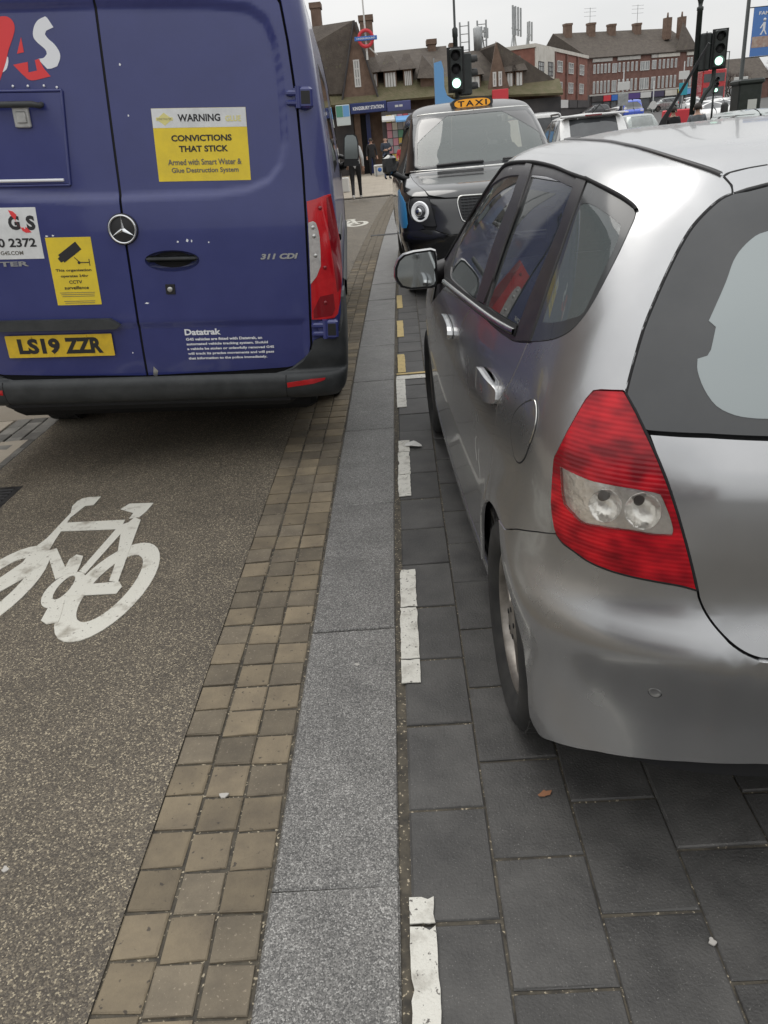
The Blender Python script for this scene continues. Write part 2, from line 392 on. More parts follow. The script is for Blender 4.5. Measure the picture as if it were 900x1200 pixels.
# ------------------------------------------------------------------ ground, paving, road
def bend(y): return .0011*max(0, y-2)**2 if y < 40 else .0011*38**2+.0836*(y-40)
M_ground = wear('far asphalt', (.10, .10, .098), (.17, .165, .155), 1.2, (.7, .9), bump=.2, bscale=60)
def grains(name, cols, scale, rough=(.5, .8), big=3, amp=.22, bump=.6, rnd=0, bdist=.004, fine=0):
    """stone made of small grains: cols = [(share up to, colour)...]; slow noise varies the whole"""
    m = pbsdf(name, cols[0][1], rough[0]); nt = m.node_tree; b = nt.nodes['Principled BSDF']; tc = node(nt, 'ShaderNodeTexCoord'); src = tc.outputs['Object']
    if rnd:
        oi = node(nt, 'ShaderNodeObjectInfo'); va = node(nt, 'ShaderNodeVectorMath', operation='ADD'); vs = node(nt, 'ShaderNodeVectorMath', operation='SCALE'); cx = node(nt, 'ShaderNodeCombineXYZ')
        nt.links.new(oi.outputs['Random'], cx.inputs[0]); nt.links.new(oi.outputs['Random'], cx.inputs[1]); vs.inputs['Scale'].default_value = 23; nt.links.new(cx.outputs[0], vs.inputs[0]); nt.links.new(src, va.inputs[0]); nt.links.new(vs.outputs[0], va.inputs[1]); src = va.outputs[0]
    vo = node(nt, 'ShaderNodeTexVoronoi'); vo.inputs['Scale'].default_value = scale; nt.links.new(src, vo.inputs['Vector'])
    sp = node(nt, 'ShaderNodeSeparateColor'); nt.links.new(vo.outputs['Color'], sp.inputs[0])
    cr = node(nt, 'ShaderNodeValToRGB'); cr.color_ramp.interpolation = 'CONSTANT' if not fine else 'LINEAR'; e = cr.color_ramp.elements
    e[0].position = 0; e[0].color = (*cols[0][1], 1); e[1].position = cols[0][0]; e[1].color = (*cols[1][1], 1)
    for k in range(2, len(cols)): q = e.new(cols[k-1][0]); q.color = (*cols[k][1], 1)
    nt.links.new(sp.outputs[0], cr.inputs[0])
    nz = node(nt, 'ShaderNodeTexNoise'); nz.inputs['Scale'].default_value = big; nz.inputs['Detail'].default_value = 8; nz.inputs['Roughness'].default_value = .65; nt.links.new(src, nz.inputs['Vector'])
    mr = node(nt, 'ShaderNodeMapRange'); mr.inputs[1].default_value = .3; mr.inputs[2].default_value = .7; mr.inputs[3].default_value = 1-amp; mr.inputs[4].default_value = 1+amp; nt.links.new(nz.outputs[0], mr.inputs[0])
    hs = node(nt, 'ShaderNodeHueSaturation'); nt.links.new(mr.outputs[0], hs.inputs['Value']); nt.links.new(cr.outputs[0], hs.inputs['Color']); nt.links.new(hs.outputs[0], b.inputs['Base Color'])
    m2 = node(nt, 'ShaderNodeMapRange'); m2.inputs[3].default_value = rough[0]; m2.inputs[4].default_value = rough[1]; nt.links.new(sp.outputs[1], m2.inputs[0]); nt.links.new(m2.outputs[0], b.inputs['Roughness'])
    ad = node(nt, 'ShaderNodeMath', operation='SUBTRACT'); nt.links.new(sp.outputs[2], ad.inputs[0]); nt.links.new(vo.outputs['Distance'], ad.inputs[1])
    bp = node(nt, 'ShaderNodeBump'); bp.inputs['Strength'].default_value = bump; bp.inputs['Distance'].default_value = bdist; nt.links.new(ad.outputs[0], bp.inputs['Height']); nt.links.new(bp.outputs[0], b.inputs['Normal'])
    return m
M_track = grains('cycle track asphalt', [(.40, (.080, .068, .054)), (.68, (.125, .106, .080)), (.90, (.180, .152, .112)), (1, (.38, .325, .23))], 250, (.5, .85), 2.2, .20, .55)
M_road = wear('road asphalt', (.05, .05, .05), (.085, .083, .08), 2, (.6, .85), bump=.5, bscale=150)
M_bed = wear('joint sand', (.038, .034, .028), (.10, .086, .064), 30, (.85, .95), c3=(.42, .36, .26), s3=120, t3=.63)
M_sett = wear('tan sett', (.125, .101, .071), (.235, .19, .125), 7, (.75, .92), bump=.55, bscale=130, rnd=.20, lo=.30, hi=.72, c3=(.07, .058, .045), s3=60, t3=.66)
M_sett_g = wear('grey sett', (.112, .093, .068), (.168, .140, .100), 9, (.75, .92), bump=.55, bscale=130, rnd=.22, c3=(.24, .2, .15), s3=120, t3=.64)
M_kerb = grains('granite kerb', [(.28, (.074, .072, .069)), (.62, (.131, .127, .120)), (.90, (.208, .202, .191)), (1, (.33, .322, .305))], 330, (.28, .5), 5, .26, .45, rnd=1, bdist=.002)
M_block = wear('charcoal paving block', (.042, .0405, .039), (.082, .079, .075), 6, (.5, .75), bump=.55, bscale=150, rnd=.20, c3=(.17, .165, .155), s3=260, t3=.66)
M_fore = wear('forecourt slab', (.33, .285, .225), (.42, .37, .30), 1.5, (.6, .85), bump=.25, bscale=60, rnd=.12)
M_white = wear('road paint', (.60, .585, .53), (.34, .32, .28), 19, (.6, .8), bump=.8, bscale=140, lo=.50, hi=.74, c3=(.12, .11, .10), s3=95, t3=.645)
M_yel = wear('yellow road paint', (.50, .38, .16), (.26, .20, .11), 26, (.6, .8), bump=.3, bscale=160, lo=.5, hi=.8)

M_bike = wear('worn symbol paint', (.60, .585, .52), (.34, .315, .265), 8, (.6, .8), bump=.5, bscale=160, lo=.54, hi=.66, c3=(.15, .13, .11), s3=75, t3=.67)
def sheet(name, pts, z, mat, kind='structure'):
    m = MB(); n = len(pts); m.add([(x, y, z) for x, y in pts], [tuple(range(n))]); o = m.build(name, mat); return tag(o, kind=kind)
def ribbon(name, xl, xr, ys, z, mat, thick=0):
    m = MB(); v = []; f = []
    for y in ys: v += [(xl(y), y, z), (xr(y), y, z)]
    f = [(2*i, 2*i+1, 2*i+3, 2*i+2) for i in range(len(ys)-1)]
    m.add(v, f); o = m.build(name, mat); return tag(o, kind='structure')
sheet('ground', [(-900, -400), (900, -400), (900, 1500), (-900, 1500)], -.06, M_ground)
ys = [-3, 0, 1, 2]+[2+.5*i for i in range(1, 50)]
ribbon('cycle_track', lambda y: -2.352, lambda y: -.7155+bend(y), [q for q in ys if q < 26], 0, M_track)
track_bed = ribbon('paving_bed', lambda y: -.73+bend(y), lambda y: 2.9+bend(y), [q for q in ys if q < 26.4], -.0065, M_bed)
edge_bed = ribbon('edging_bed', lambda y: -2.70, lambda y: -2.35, [q for q in ys if q < 26], -.011, M_bed)
ribbon('road', lambda y: 2.9+bend(y), lambda y: 60, [-3, 0, 5, 10, 15, 20, 26, 40, 60, 90, 130, 200], -.012, M_road)
# wide footway and station forecourt ahead and to the left
fore = sheet('forecourt', [(-60, -3), (-2.695, -3), (-2.695, 26), (-.70+bend(26), 26.2), (2.4, 26.6), (5, 36), (7.5, 60), (-60, 60)], -.014, M_bed)

def piece_mesh(name, lx, ly, h=.05, bev=.004, seed=0, warp=.0012):
    rnd = random.Random(seed); x, y = lx/2, ly/2; m = MB()
    j = lambda: rnd.uniform(-warp, warp)
    top = [(-x+bev+j(), -y+bev+j(), j()*.6), (x-bev+j(), -y+bev+j(), j()*.6), (x-bev+j(), y-bev+j(), j()*.6), (-x+bev+j(), y-bev+j(), j()*.6)]
    mid = [(-x+j(), -y+j(), -bev), (x+j(), -y+j(), -bev), (x+j(), y+j(), -bev), (-x+j(), y+j(), -bev)]
    bot = [(a, b, -h) for a, b, c in mid]
    v = top+mid+bot; f = [(0, 1, 2, 3)]
    for i in range(4):
        k = (i+1) % 4; f += [(4+i, 4+k, k, i), (8+i, 8+k, 4+k, 4+i)]
    m.add(v, f); return m.mesh(name)
def joined(name, items, mat, parent):
    """far pieces, joined: items = (mesh, x, y, z, rz)"""
    m = MB()
    for me, x, y, z, rz in items:
        c, s = math.cos(rz), math.sin(rz)
        m.add([(x+p.co.x*c-p.co.y*s, y+p.co.x*s+p.co.y*c, z+p.co.z) for p in me.vertices], [tuple(p.vertices) for p in me.polygons])
    o = m.build(name, mat, parent); o['kind'] = 'stuff'; return o
def lay(name, me, mat, parent, x, y, z=0, rz=0):
    o = bpy.data.objects.new(name, me); COL.objects.link(o); o.parent = parent; o.location = (x, y, z); o.rotation_euler = (random.uniform(-.006, .006), random.uniform(-.006, .006), rz); return o
def slope(y): return -math.atan((bend(y+.05)-bend(y-.05))/.1)

def lay_setts():
    strip_ = empty('sett_strip', kind='structure')
    tan = [piece_mesh('sett', .0995, .1045, seed=i, warp=.0020, bev=.0028) for i in range(4)]; gry = [piece_mesh('sett', .0995, .1045, seed=9+i, warp=.0020, bev=.0028) for i in range(4)]
    for me in tan: me.materials.append(M_sett)
    for me in gry: me.materials.append(M_sett_g)
    far = []; n = 0; rnd = random.Random(3)
    for c, x in enumerate((-.664, -.555, -.449)):
        y = .53+[.012, 0, -.004][c]
        while y < 25.5:
            near = y < 11.5
            g = rnd.random() < (.52 if y > 2 else .48)
            me = rnd.choice(gry if g else tan); z = rnd.uniform(-.0025, .0012); xx = x+bend(y)+rnd.uniform(-.0015, .0015)
            if n < 300 and near: lay('sett', me, None, strip_, xx, y, z, slope(y)+rnd.uniform(-.015, .015)); n += 1
            else: far.append((me, xx, y, z, slope(y)))
            y += .1135
    joined('sett', far, M_sett_g, strip_)
    # the far edge of the track: small grey setts
    ed = empty('track_edging', kind='structure'); y = 3.2; k = 0
    gm = [piece_mesh('sett', .098, .135, seed=30+i) for i in range(3)]
    for me in gm: me.materials.append(M_edge)
    fr = []
    while y < 25:
        for q, x in enumerate((-2.405, -2.515, -2.625)):
            yy = y+(q % 2)*.07
            if y < 6.2: lay('sett', rnd.choice(gm), None, ed, x, yy, rnd.uniform(-.002, .001))
            else: fr.append((gm[0], x, yy, 0, 0))
        y += .145
    joined('sett', fr, M_edge, ed)
M_edge = wear('blue grey sett', (.12, .115, .105), (.20, .19, .17), 8, (.6, .9), bump=.4, bscale=120, rnd=.45)
lay_setts()
def lay_kerb():
    k = empty('kerb', kind='structure'); ms = [piece_mesh('kerb_stone', .289, 1.0175, .12, .0045, seed=50+i, warp=.0015) for i in range(3)]
    for me in ms: me.materials.append(M_kerb)
    y = 1.2-2*1.0208+.51
    for i in range(28):
        lay('kerb_stone', ms[i % 3], None, k, -.2435+bend(y), y, .001, slope(y)); y += 1.0208
lay_kerb()
def lay_blocks():
    bay = empty('parking_bay', kind='structure'); ms = [piece_mesh('paving_block', .2035, .300, .05, .0032, seed=70+i, warp=.0022) for i in range(4)]
    for me in ms: me.materials.append(M_block)
    narrow = piece_mesh('paving_block', .187, .300, .05, .004, seed=77); narrow.materials.append(M_block)
    items = []
    for c in range(14):
        x = .0225 if c == 0 else .119+.2085*(c-.5)
        y = .795+(0 if c % 2 == 0 else -.155)-.155
        while y < 25.5:
            items.append((c, x+bend(y), y)); y += .3085
    items.sort(key=lambda t: (t[2] > 9.5, t[0] > 8, math.hypot(t[1], t[2])))
    far = []
    for i, (c, x, y) in enumerate(items):
        me = narrow if c == 0 else random.choice(ms); z = random.uniform(-.0022, .001)
        if i < 300: lay('paving_block', me, None, bay, x, y, z, slope(y)+random.uniform(-.004, .004))
        else: far.append((me, x, y, z, slope(y)))
    joined('paving_block', far, M_block, bay)
lay_blocks()
def lay_forecourt():
    fc = empty('footway_paving', kind='structure'); me = piece_mesh('paving_slab', .596, .446, .05, .003, seed=90); me2 = piece_mesh('paving_slab', .596, .446, .05, .003, seed=91)
    for q in (me, me2): q.materials.append(M_fore)
    near, far = [], []
    for i in range(34):
        for j in range(-9, 52):
            x = -3.0-.6*i+(.3 if j % 2 else 0); y = 3+.45*j
            if 3 < y < 9 and x > -4: near.append((x, y))
            elif x > -22 and y < 26: far.append((me, x, y, -.002, 0))
    # ahead of the track the slabs run right across
    for i in range(70):
        for j in range(60):
            x = -22+.6*i+(.3 if j % 2 else 0); y = 26.7+.45*j
            if x < 2.6+.33*(y-26.7): far.append((me, x, y, -.002, 0))
    for x, y in near: lay('paving_slab', random.choice((me, me2)), None, fc, x, y, random.uniform(-.003, 0))
    joined('paving_slab', far, M_fore, fc)
lay_forecourt()

# painted marks: thin thermoplastic sheets with their own edge
def mark(name, polys, z, mat, label, cat='road marking', group=None, th=.003):
    m = MB()
    for p in polys:
        n = len(p); a = sum(p[i][0]*p[(i+1) % n][1]-p[(i+1) % n][0]*p[i][1] for i in range(n))
        if a < 0: p = p[::-1]
        v = [(x, y, z) for x, y in p]+[(x, y, z-th) for x, y in p]
        m.add(v, [tuple(range(n))]+[(i+n, (i+1) % n+n, (i+1) % n, i) for i in range(n)])
    o = m.build(name, mat); return tag(o, label, cat, group)
G_ = 'white bay dashes beside the kerb'
QR = random.Random(21)
def quad(x0, x1, y0, y1):
    """a hand laid dash: its edges wander and are nibbled here and there"""
    n = max(3, int((y1-y0)/.022)); j = lambda a: QR.gauss(0, a)-(abs(QR.gauss(0, .004)) if QR.random() < .16 else 0)
    r_ = [(x1+j(.0008), y0+(y1-y0)*i/n) for i in range(n+1)]; l_ = [(x0-j(.0008), y0+(y1-y0)*i/n) for i in range(n, -1, -1)]
    m_ = [(x0+(x1-x0)*t, y1+j(.0012)) for t in (.75, .5, .25)]; b_ = [(x0+(x1-x0)*t, y0-j(.0012)) for t in (.25, .5, .75)]
    return r_+m_+l_+b_
dash = [([quad(-.077, -.022, .42, 1.093), quad(-.077, -.023, 1.10, 1.163)], 'white bay dash closest to the bottom edge of the photo'),
        ([quad(-.083, -.024, 1.908, 2.025), quad(-.082, -.023, 2.032, 2.33), quad(-.080, -.021, 2.337, 2.60)], 'worn white bay dash in three pieces alongside the rear wheel of the hatchback'),
        ([quad(-.078, -.018, 3.29, 3.545), quad(-.075, -.014, 3.552, 3.855), quad(-.071, -.010, 3.862, 4.03)], 'white bay dash with crumpled paper lying on its end')]
for ps, lb in dash: mark('bay_dash', ps, .0052, M_white, lb, 'road marking', G_)
mark('bay_corner', [quad(-.073, -.012, 4.63, 5.25), [(-.073, 5.254), (-.005, 5.254), (.6, 5.25), (.6, 5.335), (-.069, 5.34)]], .0052, M_white, 'white L shaped corner mark of the parking bay', 'road marking')
mark('yellow_line', [[(-.069, 5.375), (.62, 5.37), (.62, 5.405), (-.068, 5.412)]], .0052, M_yel, 'thin yellow line running across the bay beyond the white corner', 'road marking')
for i, (y0, y1, lb) in enumerate(((5.43, 5.95, 'yellow dash beginning at the cross line of the bay'), (6.55, 7.2, 'middle yellow dash by the kerb, between the hatchback and the taxi'), (7.8, 8.5, 'yellow dash nearest the front wheel of the taxi'))):
    dx = bend(y0)
    mark('yellow_dash', [quad(-.066+dx*.6, -.010+dx*.6, y0, y1)], .0052, M_yel, lb, 'road marking', 'yellow dashes beside the kerb')

def ringpoly(m, out, inn, z):
    n = len(out); v = [(x, y, z) for x, y in out]+[(x, y, z) for x, y in inn]+[(x, y, z-.003) for x, y in out]+[(x, y, z-.003) for x, y in inn]
    f = []
    for i in range(n):
        k = (i+1) % n; f += [(i, k, n+k, n+i), (2*n+i, 2*n+k, k, i), (n+i, n+k, 3*n+k, 3*n+i)]
    m.add(v, f)
def bike_symbol(ox, oy, label, k=1.0, flip=1):
    o = empty('bicycle_symbol', (ox, oy, 0), label=label, cat='road marking'); cx, cy = -1.35, 2.8
    def T(x, y): return ((x-cx)*k*flip, (y-cy)*k)
    N = 32; Z = .0036
    def ell(x, y, a, b, sk=.0): return [T(x+a*math.cos(t)+sk*math.sin(t), y+b*math.sin(t)) for t in [2*math.pi*i/N for i in range(N)]]
    for x, y in ((-1.23, 2.628), (-1.726, 2.673)):
        m = MB(); ringpoly(m, ell(x, y, .157, .372, .02), ell(x, y+.008, .088, .255, .018), Z); m.build('wheel', M_bike, o)
    m = MB(); ringpoly(m, ell(-1.424, 2.637, .074, .138), ell(-1.428, 2.652, .029, .093), Z+.0002); m.build('chain_ring', M_bike, o)
    def pm(name, p, dz=0):
        p = [T(*q) for q in p]; mm = MB(); n = len(p)
        if sum(p[i][0]*p[(i+1) % n][1]-p[(i+1) % n][0]*p[i][1] for i in range(n)) < 0: p = p[::-1]
        mm.add([(x, y, Z+dz) for x, y in p]+[(x, y, Z-.003+dz) for x, y in p], [tuple(range(n))]+[(i+n, (i+1) % n+n, (i+1) % n, i) for i in range(n)]); mm.build(name, M_bike, o)
    pm('handlebar', [(-1.689, 3.115), (-1.678, 3.382), (-1.701, 3.46), (-1.697, 3.52), (-1.682, 3.549), (-1.65, 3.562), (-1.589, 3.557), (-1.592, 3.459), (-1.634, 3.456), (-1.648, 3.377), (-1.659, 3.332), (-1.641, 3.094)], .0004)
    pm('saddle', [(-1.431, 3.382), (-1.406, 3.44), (-1.282, 3.429), (-1.29, 3.333), (-1.307, 3.274), (-1.353, 3.266), (-1.351, 3.328)], .0004)
    pm('frame_bar', [(-1.655, 3.181), (-1.656, 3.27), (-1.369, 3.254), (-1.359, 3.157)], .0008)
    pm('fork', [(-1.641, 3.094), (-1.689, 3.115), (-1.71, 3.022), (-1.705, 2.893), (-1.77, 2.70), (-1.70, 2.64), (-1.632, 2.76), (-1.625, 2.98)], .0006)
    pm('frame_bar', [(-1.636, 2.985), (-1.599, 3.006), (-1.454, 2.762), (-1.492, 2.721)], .0010)
    pm('frame_bar', [(-1.413, 2.78), (-1.378, 3.195), (-1.329, 3.232), (-1.379, 2.751)], .0012)
    pm('frame_bar', [(-1.278, 2.845), (-1.357, 3.163), (-1.329, 3.272), (-1.29, 3.24), (-1.212, 2.661), (-1.253, 2.678)], .0014)
    pm('frame_bar', [(-1.40, 2.66), (-1.208, 2.665), (-1.183, 2.624), (-1.189, 2.572), (-1.39, 2.578)], .0016)
    pm('pedal', [(-1.482, 2.77), (-1.497, 2.888), (-1.481, 2.929), (-1.445, 2.911), (-1.43, 2.842), (-1.419, 2.76)], .0018)
    pm('pedal', [(-1.423, 2.411), (-1.435, 2.53), (-1.385, 2.545), (-1.359, 2.442), (-1.35, 2.39), (-1.39, 2.383)], .0018)
    return o
bike_symbol(-1.35, 2.8, 'worn white bicycle symbol painted on the brown asphalt track')
bike_symbol(-.98, 17.5, 'small white bicycle symbol far ahead on the track beyond the van', 1.5)

# litter and grate
def litter():
    m = MB(); rnd = random.Random(5)
    pts = [(rnd.uniform(-.03, .03), rnd.uniform(-.05, .05), rnd.uniform(0, .018)) for i in range(22)]
    bm = bmesh.new()
    for p in pts: bm.verts.new(p)
    bmesh.ops.convex_hull(bm, input=bm.verts); me = bpy.data.meshes.new('crumpled_paper'); bm.to_mesh(me); bm.free()
    o = link('crumpled_paper', me, pbsdf('paper', (.62, .61, .58), .8), None, (.016, 3.93, .008)); o.rotation_euler = (0, 0, .9); tag(o, 'small crumpled white paper lying beside a bay dash', 'litter')
    sp = []
    for k, (x, y, s) in enumerate(((-.555, 1.495, .011), (-.225, 2.02, .007), (-1.05, 1.30, .008), (.53, 1.03, .007))):
        mm = MB(); a = [(s*(1+.4*math.sin(3*t+k))*math.cos(t), s*(1+.3*math.cos(2*t+k))*math.sin(t)) for t in [i*math.pi/6 for i in range(12)]]
        mm.prism(a, 'z', 0, .0035); o = mm.build('chewing_gum', M_gum, None, (x, y, -.0005))
        tag(o, ('pale grey chewing gum spot trodden onto a tan sett', 'tiny pale gum spot on the granite kerb', 'small gum spot on the brown asphalt near the setts', 'tiny gum spot on a charcoal paving block')[k], 'chewing gum', 'pale gum spots on the paving')
for x, y, r_, lb in ((.27, 1.44, .3, 'small orange brown leaf scrap lying on a dark paving block'), (.50, .80, 1.1, 'brown leaf scrap near the lower edge of the dark paving')):
    mm = MB(); a = [(.013*(1+.5*math.cos(2*t))*math.cos(t)+.002*math.sin(5*t), .009*math.sin(t)+.002*math.cos(4*t)) for t in [i*math.pi/7 for i in range(14)]]
    mm.prism(a, 'z', 0, .0012); o = mm.build('leaf_scrap', pbsdf('dry leaf', (.26, .12, .06), .8), None, (x, y, .0022)); o.rotation_euler = (.04, 0, r_); tag(o, lb, 'leaf', 'dry leaf scraps on the paving')
M_gum = pbsdf('gum', (.42, .40, .37), .8)
litter()
g = empty('drain_grate', (-2.285, 3.60, 0), label='dark iron drain grate set flush in the asphalt track', cat='grate')
M_iron = wear('cast iron', (.03, .03, .032), (.06, .06, .06), 20, (.5, .8), metal=.6)
for i in range(9): MB().box(-.16, .16, -.16+.038*i, -.142+.038*i, -.02, .0045, bev=.003).build('bar', M_iron, g)
MB().box(-.19, .19, -.19, .19, -.01, .001).build('frame', M_iron, g)
g = empty('drain_channel', (-.17, 14.7, 0), label='slotted iron drain channel crossing the kerb line ahead of the van', cat='drain')
for i in range(12): MB().box(-.27+.045*i, -.243+.045*i, -.09, .09, -.02, .006, bev=.002).build('bar', M_iron, g)
MB().box(-.29, .29, -.11, .11, -.02, .003).build('frame', M_iron, g)
# ------------------------------------------------------------------ dark blue van
M_vblue = wear('van paint', (.026, .034, .150), (.033, .042, .172), 4, (.22, .42), coat=.5, spec=.5, bump=0, bscale=300)
M_dgap = pbsdf('gap black', (.006, .006, .007), .8)
M_plas = wear('grey black plastic', (.026, .029, .031), (.043, .046, .048), 14, (.42, .62), bump=.15, bscale=400)
M_blackp = pbsdf('black plastic', (.013, .013, .014), .45)
M_rubber = wear('tyre rubber', (.012, .012, .012), (.03, .029, .027), 14, (.7, .9), bump=.2, bscale=90)
M_chrome = pbsdf('chrome', (.72, .73, .74), .12, 1)
M_red = wear('red lens', (.42, .006, .012), (.55, .012, .018), 18, (.08, .16), coat=.6)
M_redd = pbsdf('deep red lens', (.20, .004, .010), .1, coat=.6)
M_clear = wear('clear lens', (.36, .34, .33), (.52, .50, .48), 30, (.1, .2), coat=.8)
M_yelst = wear('yellow sticker', (.80, .60, .035), (.70, .53, .04), 12, (.45, .6))
M_plate = wear('yellow plate', (.74, .50, .03), (.62, .42, .03), 25, (.35, .5))
M_wst = wear('white sticker', (.74, .75, .75), (.60, .61, .61), 10, (.45, .6))
M_ink = pbsdf('black ink', (.018, .018, .02), .55)
M_grey = pbsdf('grey ink', (.14, .13, .11), .6)
M_wht = pbsdf('white ink', (.78, .79, .82), .5)
M_redink = pbsdf('red ink', (.72, .045, .05), .45)
M_pale = pbsdf('pale yellow ink', (.70, .64, .25), .5)
M_steel = wear('steel', (.42, .42, .41), (.58, .58, .56), 20, (.3, .5), metal=.9)

def tyre_profile(r, w, rim):
    h = w/2
    return [(rim, -h*.72), (rim+.012, -h*.86), (rim+(r-rim)*.5, -h), (r-.022, -h*.93), (r-.006, -h*.78), (r, -h*.55), (r, h*.55), (r-.006, h*.78), (r-.022, h*.93), (rim+(r-rim)*.5, h), (rim+.012, h*.86), (rim, h*.72)]
def wheel(parent, x, y, z, r=.29, w=.185, rim=.19, side=-1, spokes=9, rim_mat=None, steel=False, tread=True, rot=0.):
    """tyre with tread blocks and a spoked rim; axle along x; side = which way the face looks"""
    we = MB(); Mx = Matrix.Translation((0, 0, 0)) @ Matrix.Rotation(R(90), 4, 'Y')
    we.lathe(tyre_profile(r, w, rim), 44, 0, Mx, closed=True)
    if tread:
        for k in range(44):
            a = 2*math.pi*k/44
            for q in (-1, 0, 1):
                Mt = Matrix.Rotation(a+(.035 if q else 0), 4, 'X') @ Matrix.Translation((q*w*.27, 0, r-.001))
                we.box(-w*.115, w*.115, -r*.055, r*.055, -.004, .0035, 0, 0, Mt)
    ty = sharp(we.build('wheel', M_rubber, parent, (x, y, z)), 50)
    f = side*w*.40; m = MB(); s = side
    def rev(prof): m.lathe([(a, b*s) for a, b in prof], 44, 0, Mx)
    prof = [(rim-.006, w*.02), (rim+.004, w*.30), (rim+.002, w*.36), (rim-.008, w*.37), (rim-.016, w*.34), (rim-.024, w*.2), (rim-.028, -w*.2), (rim-.006, -w*.3)]
    m.lathe([(a, b*s) for a, b in prof], 44, 0, Mx, closed=True)
    if steel:
        m.lathe([(rim-.02, w*.1*s), (rim*.72, w*.18*s), (rim*.6, w*.30*s), (rim*.35, w*.30*s), (rim*.3, w*.2*s), (0, w*.2*s)], 32, 0, Mx, closed=True)
    else:
        for k in range(spokes):
            a = 2*math.pi*k/spokes+rot; c_, s_ = math.cos(a), math.sin(a)
            def Q(rr, t, d): return (s*d, rr*c_-t*s_, rr*s_+t*c_)
            w0, w1 = rim*.10, rim*.12; v = []
            for rr, ww, d in ((rim*.20, w0, .33), (rim*.55, w0*.85, .30), (rim*.90, w1, .27)):
                v += [Q(rr, -ww, w*d-.014), Q(rr, -ww*.75, w*d), Q(rr, ww*.75, w*d), Q(rr, ww, w*d-.014), Q(rr, 0, w*d-.03)]
            fs = []
            for i in range(2):
                for q in range(5): b = (q+1) % 5; fs.append((i*5+q, i*5+b, i*5+5+b, i*5+5+q))
            m.add(v, fs, 0, False)
        m.lathe([(rim*.30, w*.24*s), (rim*.30, w*.33*s), (rim*.24, w*.36*s), (rim*.12, w*.36*s), (0, w*.37*s)], 20, 0, Mx, closed=True)
    rm = sharp(m.build('rim', rim_mat or M_alloy, ty), 40)
    d = MB(); d.lathe([(rim-.03, -w*.15*s), (0, -w*.15*s)], 24, 0, Mx, closed=True); d.build('hub', M_dgap, ty)
    for k in range(5 if not steel else 0):
        a = 2*math.pi*k/5+.3; b = MB(); b.tube([(s*w*.30, rim*.2*math.cos(a), rim*.2*math.sin(a)), (s*w*.372, rim*.2*math.cos(a), rim*.2*math.sin(a))], .0075, 6); b.build('wheel_nut', M_dgap, ty)
    return ty
M_alloy = wear('dusty alloy', (.33, .305, .275), (.17, .155, .138), 14, (.3, .55), metal=.75)

VROWS = [(.40,.40,.97,.05,5.80,.25,8,.5,2.6),(.55,.55,1.0,.014,5.88,.25,8,.6,2.6),(.80,.80,1.012,.0,5.92,.25,8,.6,2.5),(1.0,1.0,1.010,.0,5.9,.25,8,.7,2.4),
(1.207,1.207,1.000,.0,5.75,.25,8,.8,2.4),(1.45,1.45,.985,.0177,5.3,.25,8,.8,2.6),(1.80,1.80,.942,.0431,4.85,.25,8,.7,2.8),(2.13,2.13,.892,.0671,4.45,.26,7.5,.6,2.8),
(2.32,2.32,.845,.085,4.2,.28,6.5,.5,2.8),(2.43,2.43,.78,.12,4.0,.3,5,.4,2.6),(2.50,2.50,.62,.22,3.8,.4,4,.4,2.4),(2.56,2.54,.05,1.5,2.4,.05,2,.05,2)]
def grid_part(name, sh, v0, v1, mat, parent, off=0., s0=0, s1=None, nv=40, ns=70, cut=None, both=True):
    """part of a shell as a plain grid over whole rings (fractions of the ring)"""
    m = MB(); s1 = 1 if s1 is None else s1
    for sg in ((1, -1) if both else (1,)):
        vs = np.linspace(v0, v1, nv); fr_ = np.linspace(s0, s1, ns); V, Fq = np.meshgrid(vs, fr_, indexing='ij')
        L = np.interp(V.ravel(), sh.vs, sh.L); p, n = sh.ev(V.ravel(), sg*Fq.ravel()*L*.9995, 0.); p = p+n*off
        if sg < 0: p[:, 0] = np.abs(p[:, 0])
        f = []
        for i in range(nv-1):
            for j in range(ns-1):
                if cut is not None and cut((vs[i]+vs[i+1])/2, (fr_[j]+fr_[j+1])/2*np.interp((vs[i]+vs[i+1])/2, sh.vs, sh.L)): continue
                a = i*ns+j; f.append((a, a+1, a+ns+1, a+ns))
        m.add([tuple(q) for q in p], f, 0, True)
    o = m.build(name, mat, parent); return o
